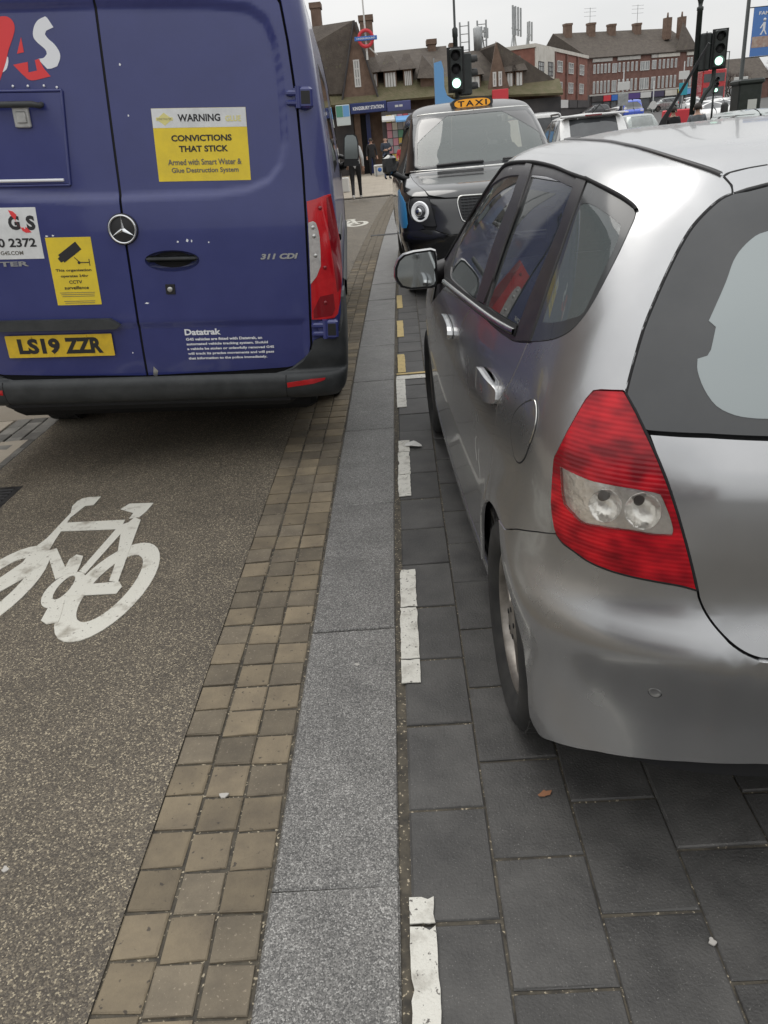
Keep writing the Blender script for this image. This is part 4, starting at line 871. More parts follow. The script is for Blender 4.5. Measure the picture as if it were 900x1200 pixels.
JZ={
'drip':[(0.8426,2.8),(0.9269,2.6),(1.0231,2.4),(1.1194,2.18),(1.1917,2.0),(1.2639,1.82),(1.2974,1.6237),(1.3129,1.3419),(1.3139,1.1705),(1.3036,0.9801),(1.2856,0.8315),(1.2725,0.7499),(1.2733,0.7477),(1.2528,0.6883),(1.2306,0.6395),(1.2094,0.6102),(1.198,0.6033)],
'qback':[(1.2033,0.6031),(1.1818,0.6105),(1.1539,0.6283),(1.1209,0.65),(1.0789,0.6799),(1.0284,0.7188),(0.9892,0.7546),(0.9558,0.7983),(0.9331,0.8504),(0.9147,0.918),(0.8924,1.0203)],
'belt':[(0.7965,2.5702),(0.8173,2.0931),(0.8327,1.7463),(0.8523,1.4032),(0.8615,1.2207),(0.8687,1.144),(0.8922,1.0241)],
'chrome':[(0.8005,2.5513),(0.8339,2.0563),(0.8569,1.6878),(0.8762,1.3639),(0.8914,1.1432),(0.8795,1.1623),(0.8593,1.4089),(0.8418,1.713),(0.8193,2.0963),(0.7883,2.5668)],
'fglass':[(0.8335,2.3813),(0.8491,2.0202),(0.8607,1.7344),(0.8913,1.7077),(1.0237,1.5716),(1.1312,1.4769),(1.2612,1.4114),(1.2496,1.5844),(1.224,1.782),(1.1796,2.0),(1.1194,2.16),(1.0352,2.36),(0.943,2.4236),(0.8633,2.4587)],
'rglass':[(0.8765,1.5557),(0.885,1.3712),(0.8949,1.1727),(0.9662,1.0879),(1.064,0.9843),(1.1601,0.8877),(1.2497,0.8191),(1.264,0.9609),(1.2716,1.0894),(1.2688,1.2365),(1.179,1.3038),(1.0502,1.4295),(0.9493,1.5094)],
'cpillar':[(0.8695,1.1445),(0.8947,1.016),(0.9863,0.948),(1.0928,0.8689),(1.1873,0.8049),(1.2701,0.7498),(1.2757,0.8035),(1.1488,0.8842),(1.0494,0.9773),(0.9562,1.0819)],
'bpillar':[(0.8654,1.7058),(0.8795,1.5768),(0.956,1.4994),(1.0452,1.4248),(1.1605,1.3172),(1.2718,1.2526),(1.307,1.244),(1.3093,1.3369),(1.2263,1.3769),(1.1177,1.4973),(1.015,1.5989),(0.9016,1.679)],
'qclear':[(1.195,0.7862),(1.2108,0.7598),(1.2055,0.7185),(1.1867,0.6759),(1.1686,0.6465),(1.1382,0.6557),(1.0928,0.6868),(1.0418,0.7226),(0.994,0.7592),(0.9776,0.7996),(0.9606,0.8621),(0.9472,0.9402),(1.018,0.8932),(1.1099,0.8357)],
'rdseam':[(0.8862,1.0326),(0.8458,1.0715),(0.7844,1.1462),(0.7246,1.246),(0.7033,1.277),(0.6476,1.2989),(0.5854,1.334),(0.5317,1.3664),(0.4598,1.4355),(0.3996,1.5337),(0.3517,1.6313)],
'bseam':[(0.3322,1.4256),(0.4262,1.209),(0.5066,1.0157),(0.5448,0.9116),(0.5651,0.8498)],
'lamp':[(0.8575,0.7352),(0.8622,0.7172),(0.867,0.6708),(0.862,0.6656),(0.834,0.65),(0.8021,0.6355),(0.7635,0.6186),(0.7162,0.6011),(0.6655,0.5855),(0.6096,0.5705),(0.5606,0.5577),(0.5248,0.5491),(0.5307,0.58),(0.5331,0.6281),(0.5343,0.671),(0.5366,0.7168),(0.5417,0.7587),(0.5504,0.7916),(0.5569,0.8231),(0.5692,0.8435),(0.5895,0.8525),(0.6189,0.8582),(0.6507,0.8565),(0.6901,0.8526),(0.7172,0.848),(0.7394,0.832),(0.7718,0.8081),(0.8063,0.7804),(0.8391,0.7546)],
'white':[(0.7069,0.8232),(0.7042,0.7836),(0.7013,0.7472),(0.7019,0.7068),(0.7023,0.6627),(0.7005,0.6283),(0.6978,0.6149),(0.6845,0.6085),(0.6572,0.5987),(0.6362,0.5938),(0.6252,0.5954),(0.6229,0.6291),(0.6235,0.6712),(0.6197,0.7241),(0.6164,0.7688),(0.6284,0.7948),(0.638,0.8129),(0.6626,0.8196)],
'bulb1':[(0.6664,0.6866),(0.6539,0.6892),(0.6423,0.6963),(0.6331,0.7071),(0.6278,0.7199),(0.627,0.7332),(0.6311,0.7448),(0.6395,0.7526),(0.6511,0.7552),(0.6641,0.7521),(0.6764,0.7439),(0.6859,0.7321),(0.6911,0.7187),(0.6913,0.706),(0.6866,0.6955),(0.6779,0.6888)],
'bulb2':[(0.667,0.614),(0.6536,0.6166),(0.6415,0.6236),(0.6325,0.6343),(0.6279,0.6471),(0.6286,0.6599),(0.6342,0.671),(0.6443,0.6784),(0.6573,0.6809),(0.6711,0.678),(0.6835,0.6703),(0.6926,0.659),(0.6969,0.6461),(0.696,0.6336),(0.6899,0.6231),(0.6797,0.6163)],
'core1':[(0.6807,0.7097),(0.6755,0.7108),(0.6706,0.7139),(0.6668,0.7185),(0.6646,0.7241),(0.6643,0.7297),(0.6661,0.7344),(0.6697,0.7375),(0.6745,0.7385),(0.6798,0.7373),(0.6847,0.734),(0.6886,0.7291),(0.6908,0.7235),(0.691,0.718),(0.6891,0.7135),(0.6855,0.7106)],
'core2':[(0.6835,0.6419),(0.6784,0.643),(0.6739,0.6457),(0.6705,0.6499),(0.6688,0.6547),(0.6691,0.6595),(0.6713,0.6636),(0.675,0.6663),(0.6798,0.6672),(0.6848,0.6661),(0.6894,0.6632),(0.6928,0.659),(0.6944,0.6542),(0.6941,0.6494),(0.6919,0.6454),(0.6882,0.6428)],
'redbar':[(0.6006,0.7669),(0.6084,0.7086),(0.6106,0.6713),(0.5958,0.6714),(0.5942,0.5819),(0.6019,0.577),(0.6088,0.5804),(0.612,0.6291),(0.6124,0.6713),(0.6096,0.7243)],
'hlow':[(0.5232,0.5505),(0.4921,0.5393),(0.4603,0.5216),(0.4325,0.4986),(0.4145,0.4746),(0.4053,0.4499),(0.404,0.4332)],
'hglassbot':[(0.7991,0.6341),(0.7994,0.5279),(0.7948,0.4305)],
'hside':[(0.8636,0.6654),(0.9134,0.6469),(0.9785,0.619),(1.0321,0.5887),(1.0813,0.5584),(1.126,0.5285),(1.1628,0.4996),(1.195,0.4658),(1.2184,0.4363),(1.2299,0.4123)],
'hcorner':[(1.2274,0.4121),(1.2478,0.4098),(1.2701,0.4167)],
'hroof':[(1.2701,0.4167),(1.2786,0.404),(1.2874,0.369),(1.2929,0.3327)],
'hglasstop':[(1.2248,0.4123),(1.2338,0.3855),(1.2426,0.3491)],
'ditch':[(1.481,0.901),(1.456,0.6946),(1.4125,0.6032),(1.3688,0.5423),(1.3354,0.4972),(1.307,0.4599),(1.2876,0.4342),(1.2709,0.4164)],
'hclear':[(1.1484,0.3735),(1.1412,0.3953),(1.1203,0.4225),(1.0963,0.4425),(1.0589,0.4625),(0.9945,0.5019),(0.9841,0.4919),(0.9457,0.5059),(0.9353,0.5134),(0.9299,0.5304),(0.909,0.5331),(0.8778,0.5259),(0.8496,0.5091),(0.8345,0.4809),(0.8292,0.4517),(0.8278,0.4271)],
'bbottom':[(0.0602,0.96),(0.0602,0.96),(0.0602,0.9),(0.0684,0.8314),(0.0793,0.8022),(0.1015,0.7357),(0.1154,0.6801),(0.1273,0.6051),(0.1362,0.5345),(0.1478,0.3971)],
'fdseam':[(0.8485,1.7241),(0.8064,1.8511),(0.7395,1.9948),(0.6489,2.1275),(0.5428,2.2248),(0.4406,2.2698),(0.3185,2.2931),(0.1789,2.3296)],
'handle':[(0.7336,1.4734),(0.7537,1.3695),(0.7544,1.2723),(0.7324,1.2832),(0.6929,1.3583),(0.6848,1.524),(0.7066,1.5276)],
'lever':[(0.7409,1.4372),(0.7574,1.3535),(0.7554,1.2725),(0.734,1.2835),(0.6975,1.359),(0.6927,1.4108),(0.7205,1.3627),(0.7319,1.3646),(0.7308,1.4171),(0.7236,1.4715)],
'fhandle':[(0.6979,2.3608),(0.7233,2.203),(0.7244,2.1051),(0.6861,2.1648),(0.6659,2.2622),(0.6735,2.3966)],
'fuel':[(0.7954,0.9512),(0.7943,0.9284),(0.773,0.9219),(0.7428,0.9341),(0.7052,0.9627),(0.6706,0.9921),(0.6477,1.0314),(0.6447,1.0721),(0.6661,1.1064),(0.6958,1.1162),(0.7306,1.0928),(0.7662,1.0287)],
'sensor':[(0.3042,0.6218)],
}
M_silver = wear('silver paint', (.385, .388, .394), (.43, .433, .439), 3, (.22, .31), metal=.86, coat=.45)
M_frit = wear('black glass edge', (.042, .044, .046), (.055, .057, .059), 5, (.10, .22), coat=.2)
M_trim = wear('satin black trim', (.018, .016, .017), (.028, .025, .026), 20, (.3, .45))
M_carglass = glass_mat('side glass', (.42, .46, .46), .07, frost=(.30, .34, .35))
M_qglass = glass_mat('tinted quarter glass', (.42, .46, .46), .30, frost=(.26, .295, .30))
M_rearglass = glass_mat('rear glass', (.45, .5, .5), .50, frost=(.34, .375, .385))
M_bright = wear('bright strip', (.62, .62, .60), (.5, .5, .48), 15, (.18, .3), metal=1)
M_int = wear('grey cloth', (.045, .045, .048), (.075, .075, .078), 20, (.8, .9))
M_head = pbsdf('headliner', (.30, .30, .29), .9)
def lens_mat():
    m = pbsdf('ribbed red lens', (.45, .01, .02), .16, coat=.12, spec=.3); nt = m.node_tree; b = nt.nodes['Principled BSDF']
    tc = node(nt, 'ShaderNodeTexCoord'); wv = node(nt, 'ShaderNodeTexWave', wave_type='BANDS', bands_direction='Z'); wv.inputs['Scale'].default_value = 36; wv.inputs['Distortion'].default_value = 0
    nz = node(nt, 'ShaderNodeTexNoise'); nz.inputs['Scale'].default_value = 17; nz.inputs['Detail'].default_value = 1.5
    mp = node(nt, 'ShaderNodeMapping'); mp.inputs['Scale'].default_value = (1, 1, 1.7); nt.links.new(tc.outputs['Object'], mp.inputs[0]); nt.links.new(mp.outputs[0], nz.inputs['Vector'])
    nt.links.new(tc.outputs['Object'], wv.inputs['Vector'])
    cr = node(nt, 'ShaderNodeValToRGB'); cr.color_ramp.elements[0].position = .36; cr.color_ramp.elements[0].color = (.17, .003, .008, 1); cr.color_ramp.elements[1].position = .74; cr.color_ramp.elements[1].color = (.56, .010, .018, 1)
    e = cr.color_ramp.elements.new(.5); e.color = (.30, .005, .012, 1)
    mt = node(nt, 'ShaderNodeMath', operation='MULTIPLY_ADD'); mt.inputs[1].default_value = .055; nt.links.new(wv.outputs[0], mt.inputs[0]); nt.links.new(nz.outputs[0], mt.inputs[2]); nt.links.new(mt.outputs[0], cr.inputs[0]); nt.links.new(cr.outputs[0], b.inputs['Base Color'])
    bp = node(nt, 'ShaderNodeBump'); bp.inputs['Strength'].default_value = .14; bp.inputs['Distance'].default_value = .003; nt.links.new(wv.outputs[0], bp.inputs['Height']); nt.links.new(bp.outputs[0], b.inputs['Normal'])
    return m
M_lens = lens_mat()
def hatchback():
    root = empty('parked_car', (1.058, 1.146, 0), (0, 0, R(2.2)), 'silver grey hatchback parked in the bay, its tail light and bumper closest to us', 'car')
    sh = Shell(JROWS, barrel=.06); D = JZ; L = D['lamp']
    def arc(a0, a1, n=10, cy=.645, r=.345): return yz_line(sh, [(cy+r*math.cos(R(a)), .29+r*math.sin(R(a))) for a in np.linspace(a0, a1, n)])
    sm = lambda p, k=3: smoothline(p, k)
    def flare(v, s):
        p, _ = sh.ev(v, np.abs(s)); d = np.hypot(p[:, 1]-.645, p[:, 2]-.29); rear = np.clip((.75-p[:, 1])/.25, 0, 1); return (.016+.006*rear)*np.exp(-(np.maximum(d-.345, 0)/(.05+.06*rear))**2)*np.clip((np.abs(p[:, 0])-.60)/.12, 0, 1)
    def near_arch(v, s, off=0.):
        p, _ = sh.ev(v, s); y, z = float(p[1]), float(p[2]); return abs(float(p[0])) > .5 and (math.hypot(y-.645, z-.29) < .352 or math.hypot(y-3.05, z-.29) < .352)
    grid_part('inner_shell', sh, .10, .84, M_dgap, root, off=-.018, nv=34, ns=110, cut=near_arch)
    grid_part('headlining', sh, 1.24, 1.9, M_head, root, off=-.02, nv=12, ns=60)
    grid_part('roof', sh, 1.262, 1.945, M_silver, root, off=-.004, nv=34, ns=110)
    grid_part('nose', sh, .02, .80, M_silver, root, off=-.001, s0=.80, nv=26, ns=30)
    grid_part('windscreen', sh, .84, 1.25, M_carglass, root, off=-.003, s0=.775, nv=18, ns=24)
    seam = sm(D['rdseam'][:8])+yz_line(sh, [(.825, .585)])
    bsm = yz_line(sh, [(.61, .634)])+[(.468, 1.10), (.5066, 1.0157), (.5448, .9116), (.5651, .8498)]
    ditch = [(.86, 2.95), (1.02, 2.52), (1.2, 2.12), (1.34, 1.88), (1.44, 1.68), (1.482, 1.4), (1.488, 1.12)]+D['ditch']
    ditch = sm(ditch)
    hs = sm(D['hside']); hc = D['hcorner']
    drip = sm(D['drip']); qb = sm(D['qback']); belt = D['belt']
    fd = sm([(.8485, 1.7241), (.8064, 1.8311), (.7395, 1.9448), (.6489, 2.0475), (.5428, 2.1248), (.4406, 2.1698), (.3185, 2.1931), (.13, 2.21)])
    front = yz_line(sh, [(2.47, .99), (2.56, .8), (2.58, .6), (2.55, .4), (2.53, .31)])
    bl_r = sm([(.889, 1.03)]+belt[-2:2:-1]+[(.8485, 1.7241)], 2); bl_f = [(.8485, 1.7241), (.8327, 1.9), (.8173, 2.15), (.80, 2.45)]
    for mir in (False, True):
        q = seam[::-1][:0]+[tuple(p) for p in seam][::-1]
        quarter = q+qb[::-1][1:]+drip[::-1][1:]+ditch+[hc[1]]+hs[::-1]+[L[2], L[1], L[0]]+L[:18:-1]+bsm[::-1]+arc(94, 52, 7)
        panel('quarter_panel', sh, quarter, M_silver, root, gap=.0012, mirror=mir, step=.026, bulge=flare)
        hp = soften(D['handle'], 95)
        rd = bl_r+fd[1:]+arc(3, 50, 8)+seam[::-1][1:-1]
        panel('rear_door', sh, rd, M_silver, root, holes=[hp], gap=.0018, mirror=mir, step=.03, bulge=flare)
        panel('front_door', sh, bl_f+front[1:]+fd[::-1][:-1], M_silver, root, gap=.0018, mirror=mir, step=.05)
        wing = yz_line(sh, [(2.48, .985), (2.8, .955), (3.2, .90), (3.45, .80), (3.45, .3), (3.395, .3)])+arc(10, 170, 12, 3.05)+yz_line(sh, [(2.70, .31), (2.535, .31), (2.555, .4), (2.585, .6), (2.565, .8)])
        panel('front_wing', sh, wing, M_silver, root, gap=.0018, mirror=mir, step=.06)
        sill = yz_line(sh, [(.945, .30), (2.70, .30), (2.70, .22), (2.6, .185), (1.05, .185), (.955, .23)])
        panel('sill', sh, sill, M_silver, root, mirror=mir, step=.05)
        fr_ = drip+qb[1:]+belt[::-1]
        wf = panel('window_frame', sh, fr_, M_trim, root, holes=[soften(D['fglass']), soften(D['rglass']), soften(D['qclear'], 60)], off=-.003, gap=-.001, mirror=mir, step=.03)
        panel('front_side_glass', sh, shrink(soften(D['fglass']), -.006), M_carglass, root, off=-.007, skirt=.003, gap=0, mirror=mir)
        panel('rear_side_glass', sh, shrink(soften(D['rglass']), -.006), M_carglass, root, off=-.007, skirt=.003, gap=0, mirror=mir)
        qpoly = [(D['cpillar'][k]) for k in (1, 2, 3, 4, 5)]+D['drip'][-4:]+qb[1:-1]
        q1 = panel('quarter_glass', sh, qpoly, M_frit, root, holes=[soften(D['qclear'], 60)], off=-.0012, skirt=.003, gap=.0015, mirror=mir, step=.025)
        panel('clear_glass', sh, shrink(soften(D['qclear'], 60), -.002), M_qglass, q1, off=-.0022, skirt=.002, gap=0, mirror=mir, step=.025)
        panel('pillar_trim', sh, D['cpillar'], M_trim, root, off=.002, skirt=.006, gap=.001, mirror=mir, step=.025)
        panel('pillar_trim', sh, D['bpillar'], M_trim, root, off=.002, skirt=.006, gap=.001, mirror=mir, step=.025)
        # seal and bright strip under the windows
        ch = D['chrome']; panel('belt_seal', sh, [(v_+.012, s_) for v_, s_ in ch[:5]]+[(v_-.004, s_) for v_, s_ in ch[5:]], M_dgap, root, off=.0015, skirt=.004, gap=0, mirror=mir)
        strip('belt_strip', sh, [((ch[i][0]+ch[9-i][0])/2, (ch[i][1]+ch[9-i][1])/2) for i in range(5)], .017, M_bright, root, off=.003, h=.006, mirror=mir)
        strip('drip_seal', sh, D['drip'][:], .011, M_dgap, root, off=.001, h=.005, mirror=mir)
        strip('roof_moulding', sh, [(1.472, 1.5), (1.487, 1.12)]+D['ditch'][:7]+[(1.275, .420)], .013, M_trim, root, off=.0, h=.004, mirror=mir)
        # tail light
        wh_o = soften(D['white'], 38)
        tl = panel('tail_light', sh, soften(L, 38), M_lens, root, holes=[wh_o], off=.002, skirt=.03, gap=.0025, mirror=mir, step=.014)
        strip('lamp_seal', sh, [L[3], L[4], L[5], L[6], L[7], L[8], L[9], L[10], L[11]], .0075, M_dgap, tl, off=.0, h=.0015, mirror=mir)
        strip('lamp_seal', sh, L[11:20], .005, M_dgap, tl, off=.0, h=.0015, mirror=mir)
        wh = panel('clear_lens', sh, shrink(wh_o, -.002), M_cluster, tl, holes=[soften(D['bulb1'], 90, 2), soften(D['bulb2'], 90, 2)], off=-.002, skirt=.003, gap=0, mirror=mir, step=.012)
        for nm, co in (('bulb1', 'core1'), ('bulb2', 'core2')):
            B = np.array(D[nm]); c_ = B.mean(0); rr = np.abs(B-c_).max(0)
            dd = lambda v, s, c_=c_, rr=rr: np.sqrt(((v-c_[0])/rr[0])**2+((np.abs(s)-c_[1])/rr[1])**2)
            panel('reflector_bowl', sh, soften(D[nm], 90, 2), M_bowl, tl, off=-.001, skirt=.002, gap=0, mirror=mir, step=.006, bulge=lambda v, s: .004*np.exp(-((dd(v, s)-.92)/.07)**2)-.014*np.clip(1-dd(v, s)**2, 0, 1)**.8)
            panel('bulb', sh, soften(D[co], 90, 2), M_core, tl, off=-.006, skirt=.012, gap=.003, mirror=mir, step=.006, bulge=lambda v, s: .004+0*v)
        panel('lens_cover', sh, shrink(wh_o, -.001), M_lampglass, tl, off=.0035, skirt=.002, gap=0, mirror=mir, step=.014)
        # handles and fuel flap
        c_ = np.array(hp).mean(0)
        h_ = panel('door_handle', sh, hp, M_silver, root, off=.0008, skirt=.004, gap=0, mirror=mir, step=.012, bulge=lambda v, s: -.022*np.clip(1-((v-c_[0])/.030)**2-((np.abs(s)-c_[1])/.10)**2, 0, 1))
        panel('lever', sh, soften([(.742, 1.29), (.746, 1.44), (.728, 1.53), (.700, 1.52), (.690, 1.38), (.70, 1.29), (.72, 1.27)], 95), M_silver, h_, off=.026, skirt=.02, gap=0, mirror=mir, step=.015, bulge=lambda v, s: -.018*np.clip(np.abs((np.abs(s)-1.40)/.13), 0, 1)**3)
        fh = np.array(D['fhandle']).mean(0)
        panel('door_handle', sh, soften([(fh[0]-.022, fh[1]-.11), (fh[0]+.02, fh[1]-.12), (fh[0]+.026, fh[1]+.08), (fh[0]-.014, fh[1]+.10)], 120), M_silver, root, off=.022, skirt=.02, gap=0, mirror=mir, step=.02)
        if not mir:
            fp = soften(D['fuel'], 95); ff = panel('fuel_flap', sh, fp, M_silver, root, off=.0016, skirt=.003, gap=.001, step=.02)
            strip('flap_joint', sh, fp+fp[:1], .006, M_dgap, ff, off=.0, h=.0012); 
            strip('flap_edge', sh, fp[:16], .003, M_bright, ff, off=.001, h=.0022)
            # scuffs on the door and bumper
            for pts in ([(.52, 1.60), (.49, 1.63), (.44, 1.62)], [(.50, 1.56), (.46, 1.58), (.36, 1.56)], [(.33, .93), (.30, .90), (.27, .89)], [(.50, .86), (.44, .83), (.40, .80)]):
                strip('scuff', sh, pts, .005, M_scuff, root, off=.0, h=.0004)
        # wheels and wells
        sx_ = 1 if mir else -1
        for y in (.6, 3.05):
            wheel(root, sx_*.730, y+(.06 if y < 1 else 0), .2925, .2925, .185, .197, sx_, spokes=7, rot=.2, tread=(y < 1 and not mir))
            w_ = MB(); n_ = 26; an = [R(-18+216*i/n_) for i in range(n_+1)]; x0_, x1_ = sx_*.54, sx_*.772
            v_ = [(x, y+(.045 if y < 1 else 0)+.346*math.cos(a), .29+.346*math.sin(a)) for x in (x0_, x1_) for a in an]; w_.add(v_, [(i, i+1, n_+2+i, n_+1+i) for i in range(n_)]+[tuple(range(n_+1))], 0, False); w_.build('wheel_arch', M_dgap, root)
    both = lambda half: half+[(v_, -s_) for v_, s_ in half[::-1]]
    # tailgate: painted lower part, glass, painted top; each goes right across
    low = [(.7945, .0), (.7948, .4305), (.7994, .5279), (.7991, .630)]+L[6:12]+sm(D['hlow'])[1:]+[(.402, .2), (.402, .0)]
    lowf = low[1:-1]; t = lowf+[(v_, -s_) for v_, s_ in lowf[::-1]]
    tg = panel('tailgate', sh, t, M_silver, root, gap=.0028, step=.03, bulge=lambda v, s: .015*np.where(v > .72, np.clip((.797-v)/.077, 0, 1), np.clip((v-.52)/.20, 0, 1))**1.2*np.clip((.60-np.abs(s))/.10, 0, 1))
    gl = [(.797, .43), (.8014, .5279), (.8011, .628), L[5], L[4], L[3]]+hs[1:]+D['hglasstop'][1:]
    panel('tailgate_glass', sh, gl+[(v_, -s_) for v_, s_ in gl[::-1]], M_frit, root, holes=[], gap=.0032, step=.022, off=.001)
    tgl = kids(root)[-1] if False else [o for o in kids(root) if o.name.startswith('tailgate_glass')][0]
    hcl = smoothline(D['hclear'][:6], 3)[:-1]+D['hclear'][5:9]+smoothline(D['hclear'][9:], 3)[0:]
    hcf = hcl+[(v_, -s_) for v_, s_ in hcl[::-1]]
    panel('heated_glass', sh, hcf, M_rearglass2, tgl, off=.0022, skirt=.001, gap=0, step=.03)
    for k in range(9):
        v_ = .862+.0335*k; xs = [s for vv, s in densify(hcl, .008) if abs(vv-v_) < .008]
        if xs: m_ = min(xs)-.005; strip('heater_line', sh, [(v_, m_), (v_, 0.001)], .0036, M_heater, tgl, off=.0026, h=.0004)
    tp = [hs[-1]]+hc[:3]+D['hroof'][1:]; bt = D['hglasstop'][::-1]
    half = [(v_+.004, s_) for v_, s_ in bt]+tp
    half = [(v_, s_) for v_, s_ in half]
    panel('tailgate_top', sh, half+[(v_, -s_) for v_, s_ in half[::-1]], M_silver, root, gap=.002, step=.03, off=.001)
    strip('tailgate_seal', sh, [L[3]]+hs[1:]+hc[1:3], .0085, M_dgap, root, off=-.002, h=.002); strip('tailgate_seal', sh, D['hroof'], .008, M_dgap, root, off=-.002, h=.002)
    bump = bsm[:1]+bsm[1:]+[L[i] for i in range(19, 10, -1)]+sm(D['hlow'])[1:]+[(.400, .2)]
    botm = [(.148, .2), (.146, .42), (.136, .55), (.122, .64), (.104, .73), (.085, .79), (.068, .84), (.048, .89), (.03, .94)]+yz_line(sh, [(.335, .195)])
    bump = [(v_-(.0015 if s_ < .5 else 0), s_) for v_, s_ in bump]
    hb = bump[::-1]; half = hb+yz_line(sh, [(.585, .612), (.545, .565), (.495, .505), (.445, .445), (.405, .38), (.370, .31), (.345, .24)])+botm[::-1]  # centre -> seam -> arch -> bottom -> centre
    bp = panel('bumper', sh, half+[(v_, -s_) for v_, s_ in half[::-1]], M_silver, root, gap=.0016, step=.024, skirt=.02, bulge=lambda v, s: flare(v, s)+np.clip((1.38-np.abs(s))/.50, 0, 1)*(.011*np.exp(-((v-.385)/.075)**2)-.005*np.exp(-((v-.225)/.07)**2)+.007*np.exp(-((v-.075)/.05)**2)))
    for sg in (1, -1):
        p, n = sh.ev(.2955, sg*.624, .0); q = Matrix.Translation(Vector(p)) @ Vector(n).to_track_quat('Z', 'Y').to_matrix().to_4x4()
        a = MB(); a.lathe([(.0125, -.004), (.0125, .0015), (.0105, .003), (.0095, .0022), (0, .0026)], 20, 0, q); so_ = a.build('parking_sensor', M_silver, bp)
        a = MB(); a.lathe([(.0138, -.004), (.0138, .0006), (.0125, .0006)], 20, 0, q); a.build('sensor_ring', M_dgap, so_)
    npl = MB(); npl.box(-.26, .26, .046, .058, .80, .91, bev=.004); npl.build('number_plate', M_plate, root)
    p, n = sh.ev(1.44, 1.95, 0); a = MB(); a.tube([(-.045, 1.84, 1.468), (-.045, 1.83, 1.488), (-.03, 1.80, 1.53), (.045, 1.72, 1.697)], [.016, .010, .0055, .004], 8); a.build('aerial', M_blackp, root)
    # underside, cabin
    MB().box(-.70, .70, .30, 3.6, .20, .30, bev=.03).build('floor', M_dgap, root)
    rb = MB(); rb.box(-.48, .48, .16, .45, .27, .40, bev=.03); rb.build('rear_beam', M_dgap, root)
    MB().box(-.68, .68, .45, 2.75, .30, .42, bev=.02).build('cabin_floor', M_int, root)
    MB().box(-.66, .66, 2.35, 2.95, .42, .93, bev=.08).build('dashboard', M_trim, root)
    for x in (-.36, .36):
        for y in (.95, 1.75):
            s_ = MB(); s_.box(-.235, .235, 0, .50, .42, .60, bev=.06); so_ = s_.build('seat', M_int, root, (x, y, 0))
            b_ = MB(); Mb = Matrix.Translation((0, .06, .52)) @ Matrix.Rotation(R(12), 4, 'X'); b_.box(-.235, .235, -.07, .07, 0, .58, bev=.05, M=Mb); b_.build('backrest', M_int, so_)
            b_ = MB(); b_.box(-.12, .12, -.05, .05, .60, .77, bev=.04, M=Mb); b_.tube([Mb @ Vector((-.05, 0, .55)), Mb @ Vector((-.05, 0, .65))], .008, 6); b_.build('headrest', M_int, so_)
    st = MB(); st.lathe([(.175, -.012), (.19, 0), (.175, .012), (.160, 0)], 28, 0, Matrix.Translation((.36, 2.28, .86)) @ Matrix.Rotation(R(65), 4, 'X'), closed=True); st.build('steering_wheel', M_trim, root)
    # door mirrors
    for sx_ in (-1, 1):
        m_ = MB(); ol = [(-.105, .0), (-.102, .035), (-.088, .066), (-.062, .086), (-.02, .094), (.052, .097), (.070, .090), (.074, .07), (.072, -.035), (.064, -.052), (.045, -.058), (-.045, -.056), (-.082, -.044), (-.098, -.02)]
        ol = [(sx_*-1*a, b) for a, b in ol]; cx, cy, cz = sx_*.885, 2.26, .985
        rings = [(1.0, -.008), (1.04, .004), (1.04, .03), (.95, .075), (.70, .115), (.35, .13)]; n = len(ol); v = []
        for k_, dy in rings: v += [(cx+a*k_, cy+dy, cz+.018+(b-.018)*k_) for a, b in ol]
        f = [(i*n+j, i*n+(j+1) % n, (i+1)*n+(j+1) % n, (i+1)*n+j) for i in range(len(rings)-1) for j in range(n)]+[tuple(range((len(rings)-1)*n, len(rings)*n))]
        m_.add(v, f, 0, True); mo = sharp(m_.build('door_mirror', M_mircap, root), 50)
        g = MB(); g.prism([(cx+a*.90, cz+.018+(b-.018)*.90) for a, b in ol], 'y', cy-.004, cy+.004); g.build('mirror_glass', M_mirror, mo)
        g = MB(); g.prism([(cx+a*1.0, cz+.018+(b-.018)*1.0) for a, b in ol], 'y', cy+.0, cy+.008); g.build('mirror_back', M_dgap, mo)
        a = MB(); a.tube([(cx-sx_*.02, cy+.06, cz-.02), (sx_*.76, cy+.10, cz-.005)], [.045, .05], 8); a.build('mirror_foot', M_trim, mo)
    return root
M_lampglass = glass_mat('lamp glass', (.97, .97, .96))
M_cluster = wear('lamp reflector', (.62, .58, .53), (.84, .80, .75), 30, (.12, .28), metal=.65, coat=.6, bump=.35, bscale=60)
M_bowl = wear('reflector bowl', (.80, .77, .72), (.92, .90, .86), 60, (.12, .25), metal=.6, coat=.5, bump=.25, bscale=90)
M_core = pbsdf('lamp bulb', (.16, .14, .13), .12, .6, coat=.8)
M_reflex = wear('red reflex', (.48, .008, .014), (.60, .012, .02), 60, (.2, .35))
M_scuff = wear('scuffed paint', (.42, .41, .39), (.30, .30, .29), 60, (.5, .8))
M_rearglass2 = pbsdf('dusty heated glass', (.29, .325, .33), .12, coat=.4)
M_heater = pbsdf('heater wire', (.10, .09, .08), .5)
M_mircap = wear('silver mirror cap', (.40, .40, .40), (.5, .5, .5), 8, (.18, .3), metal=.8, coat=.5)
hatchback()
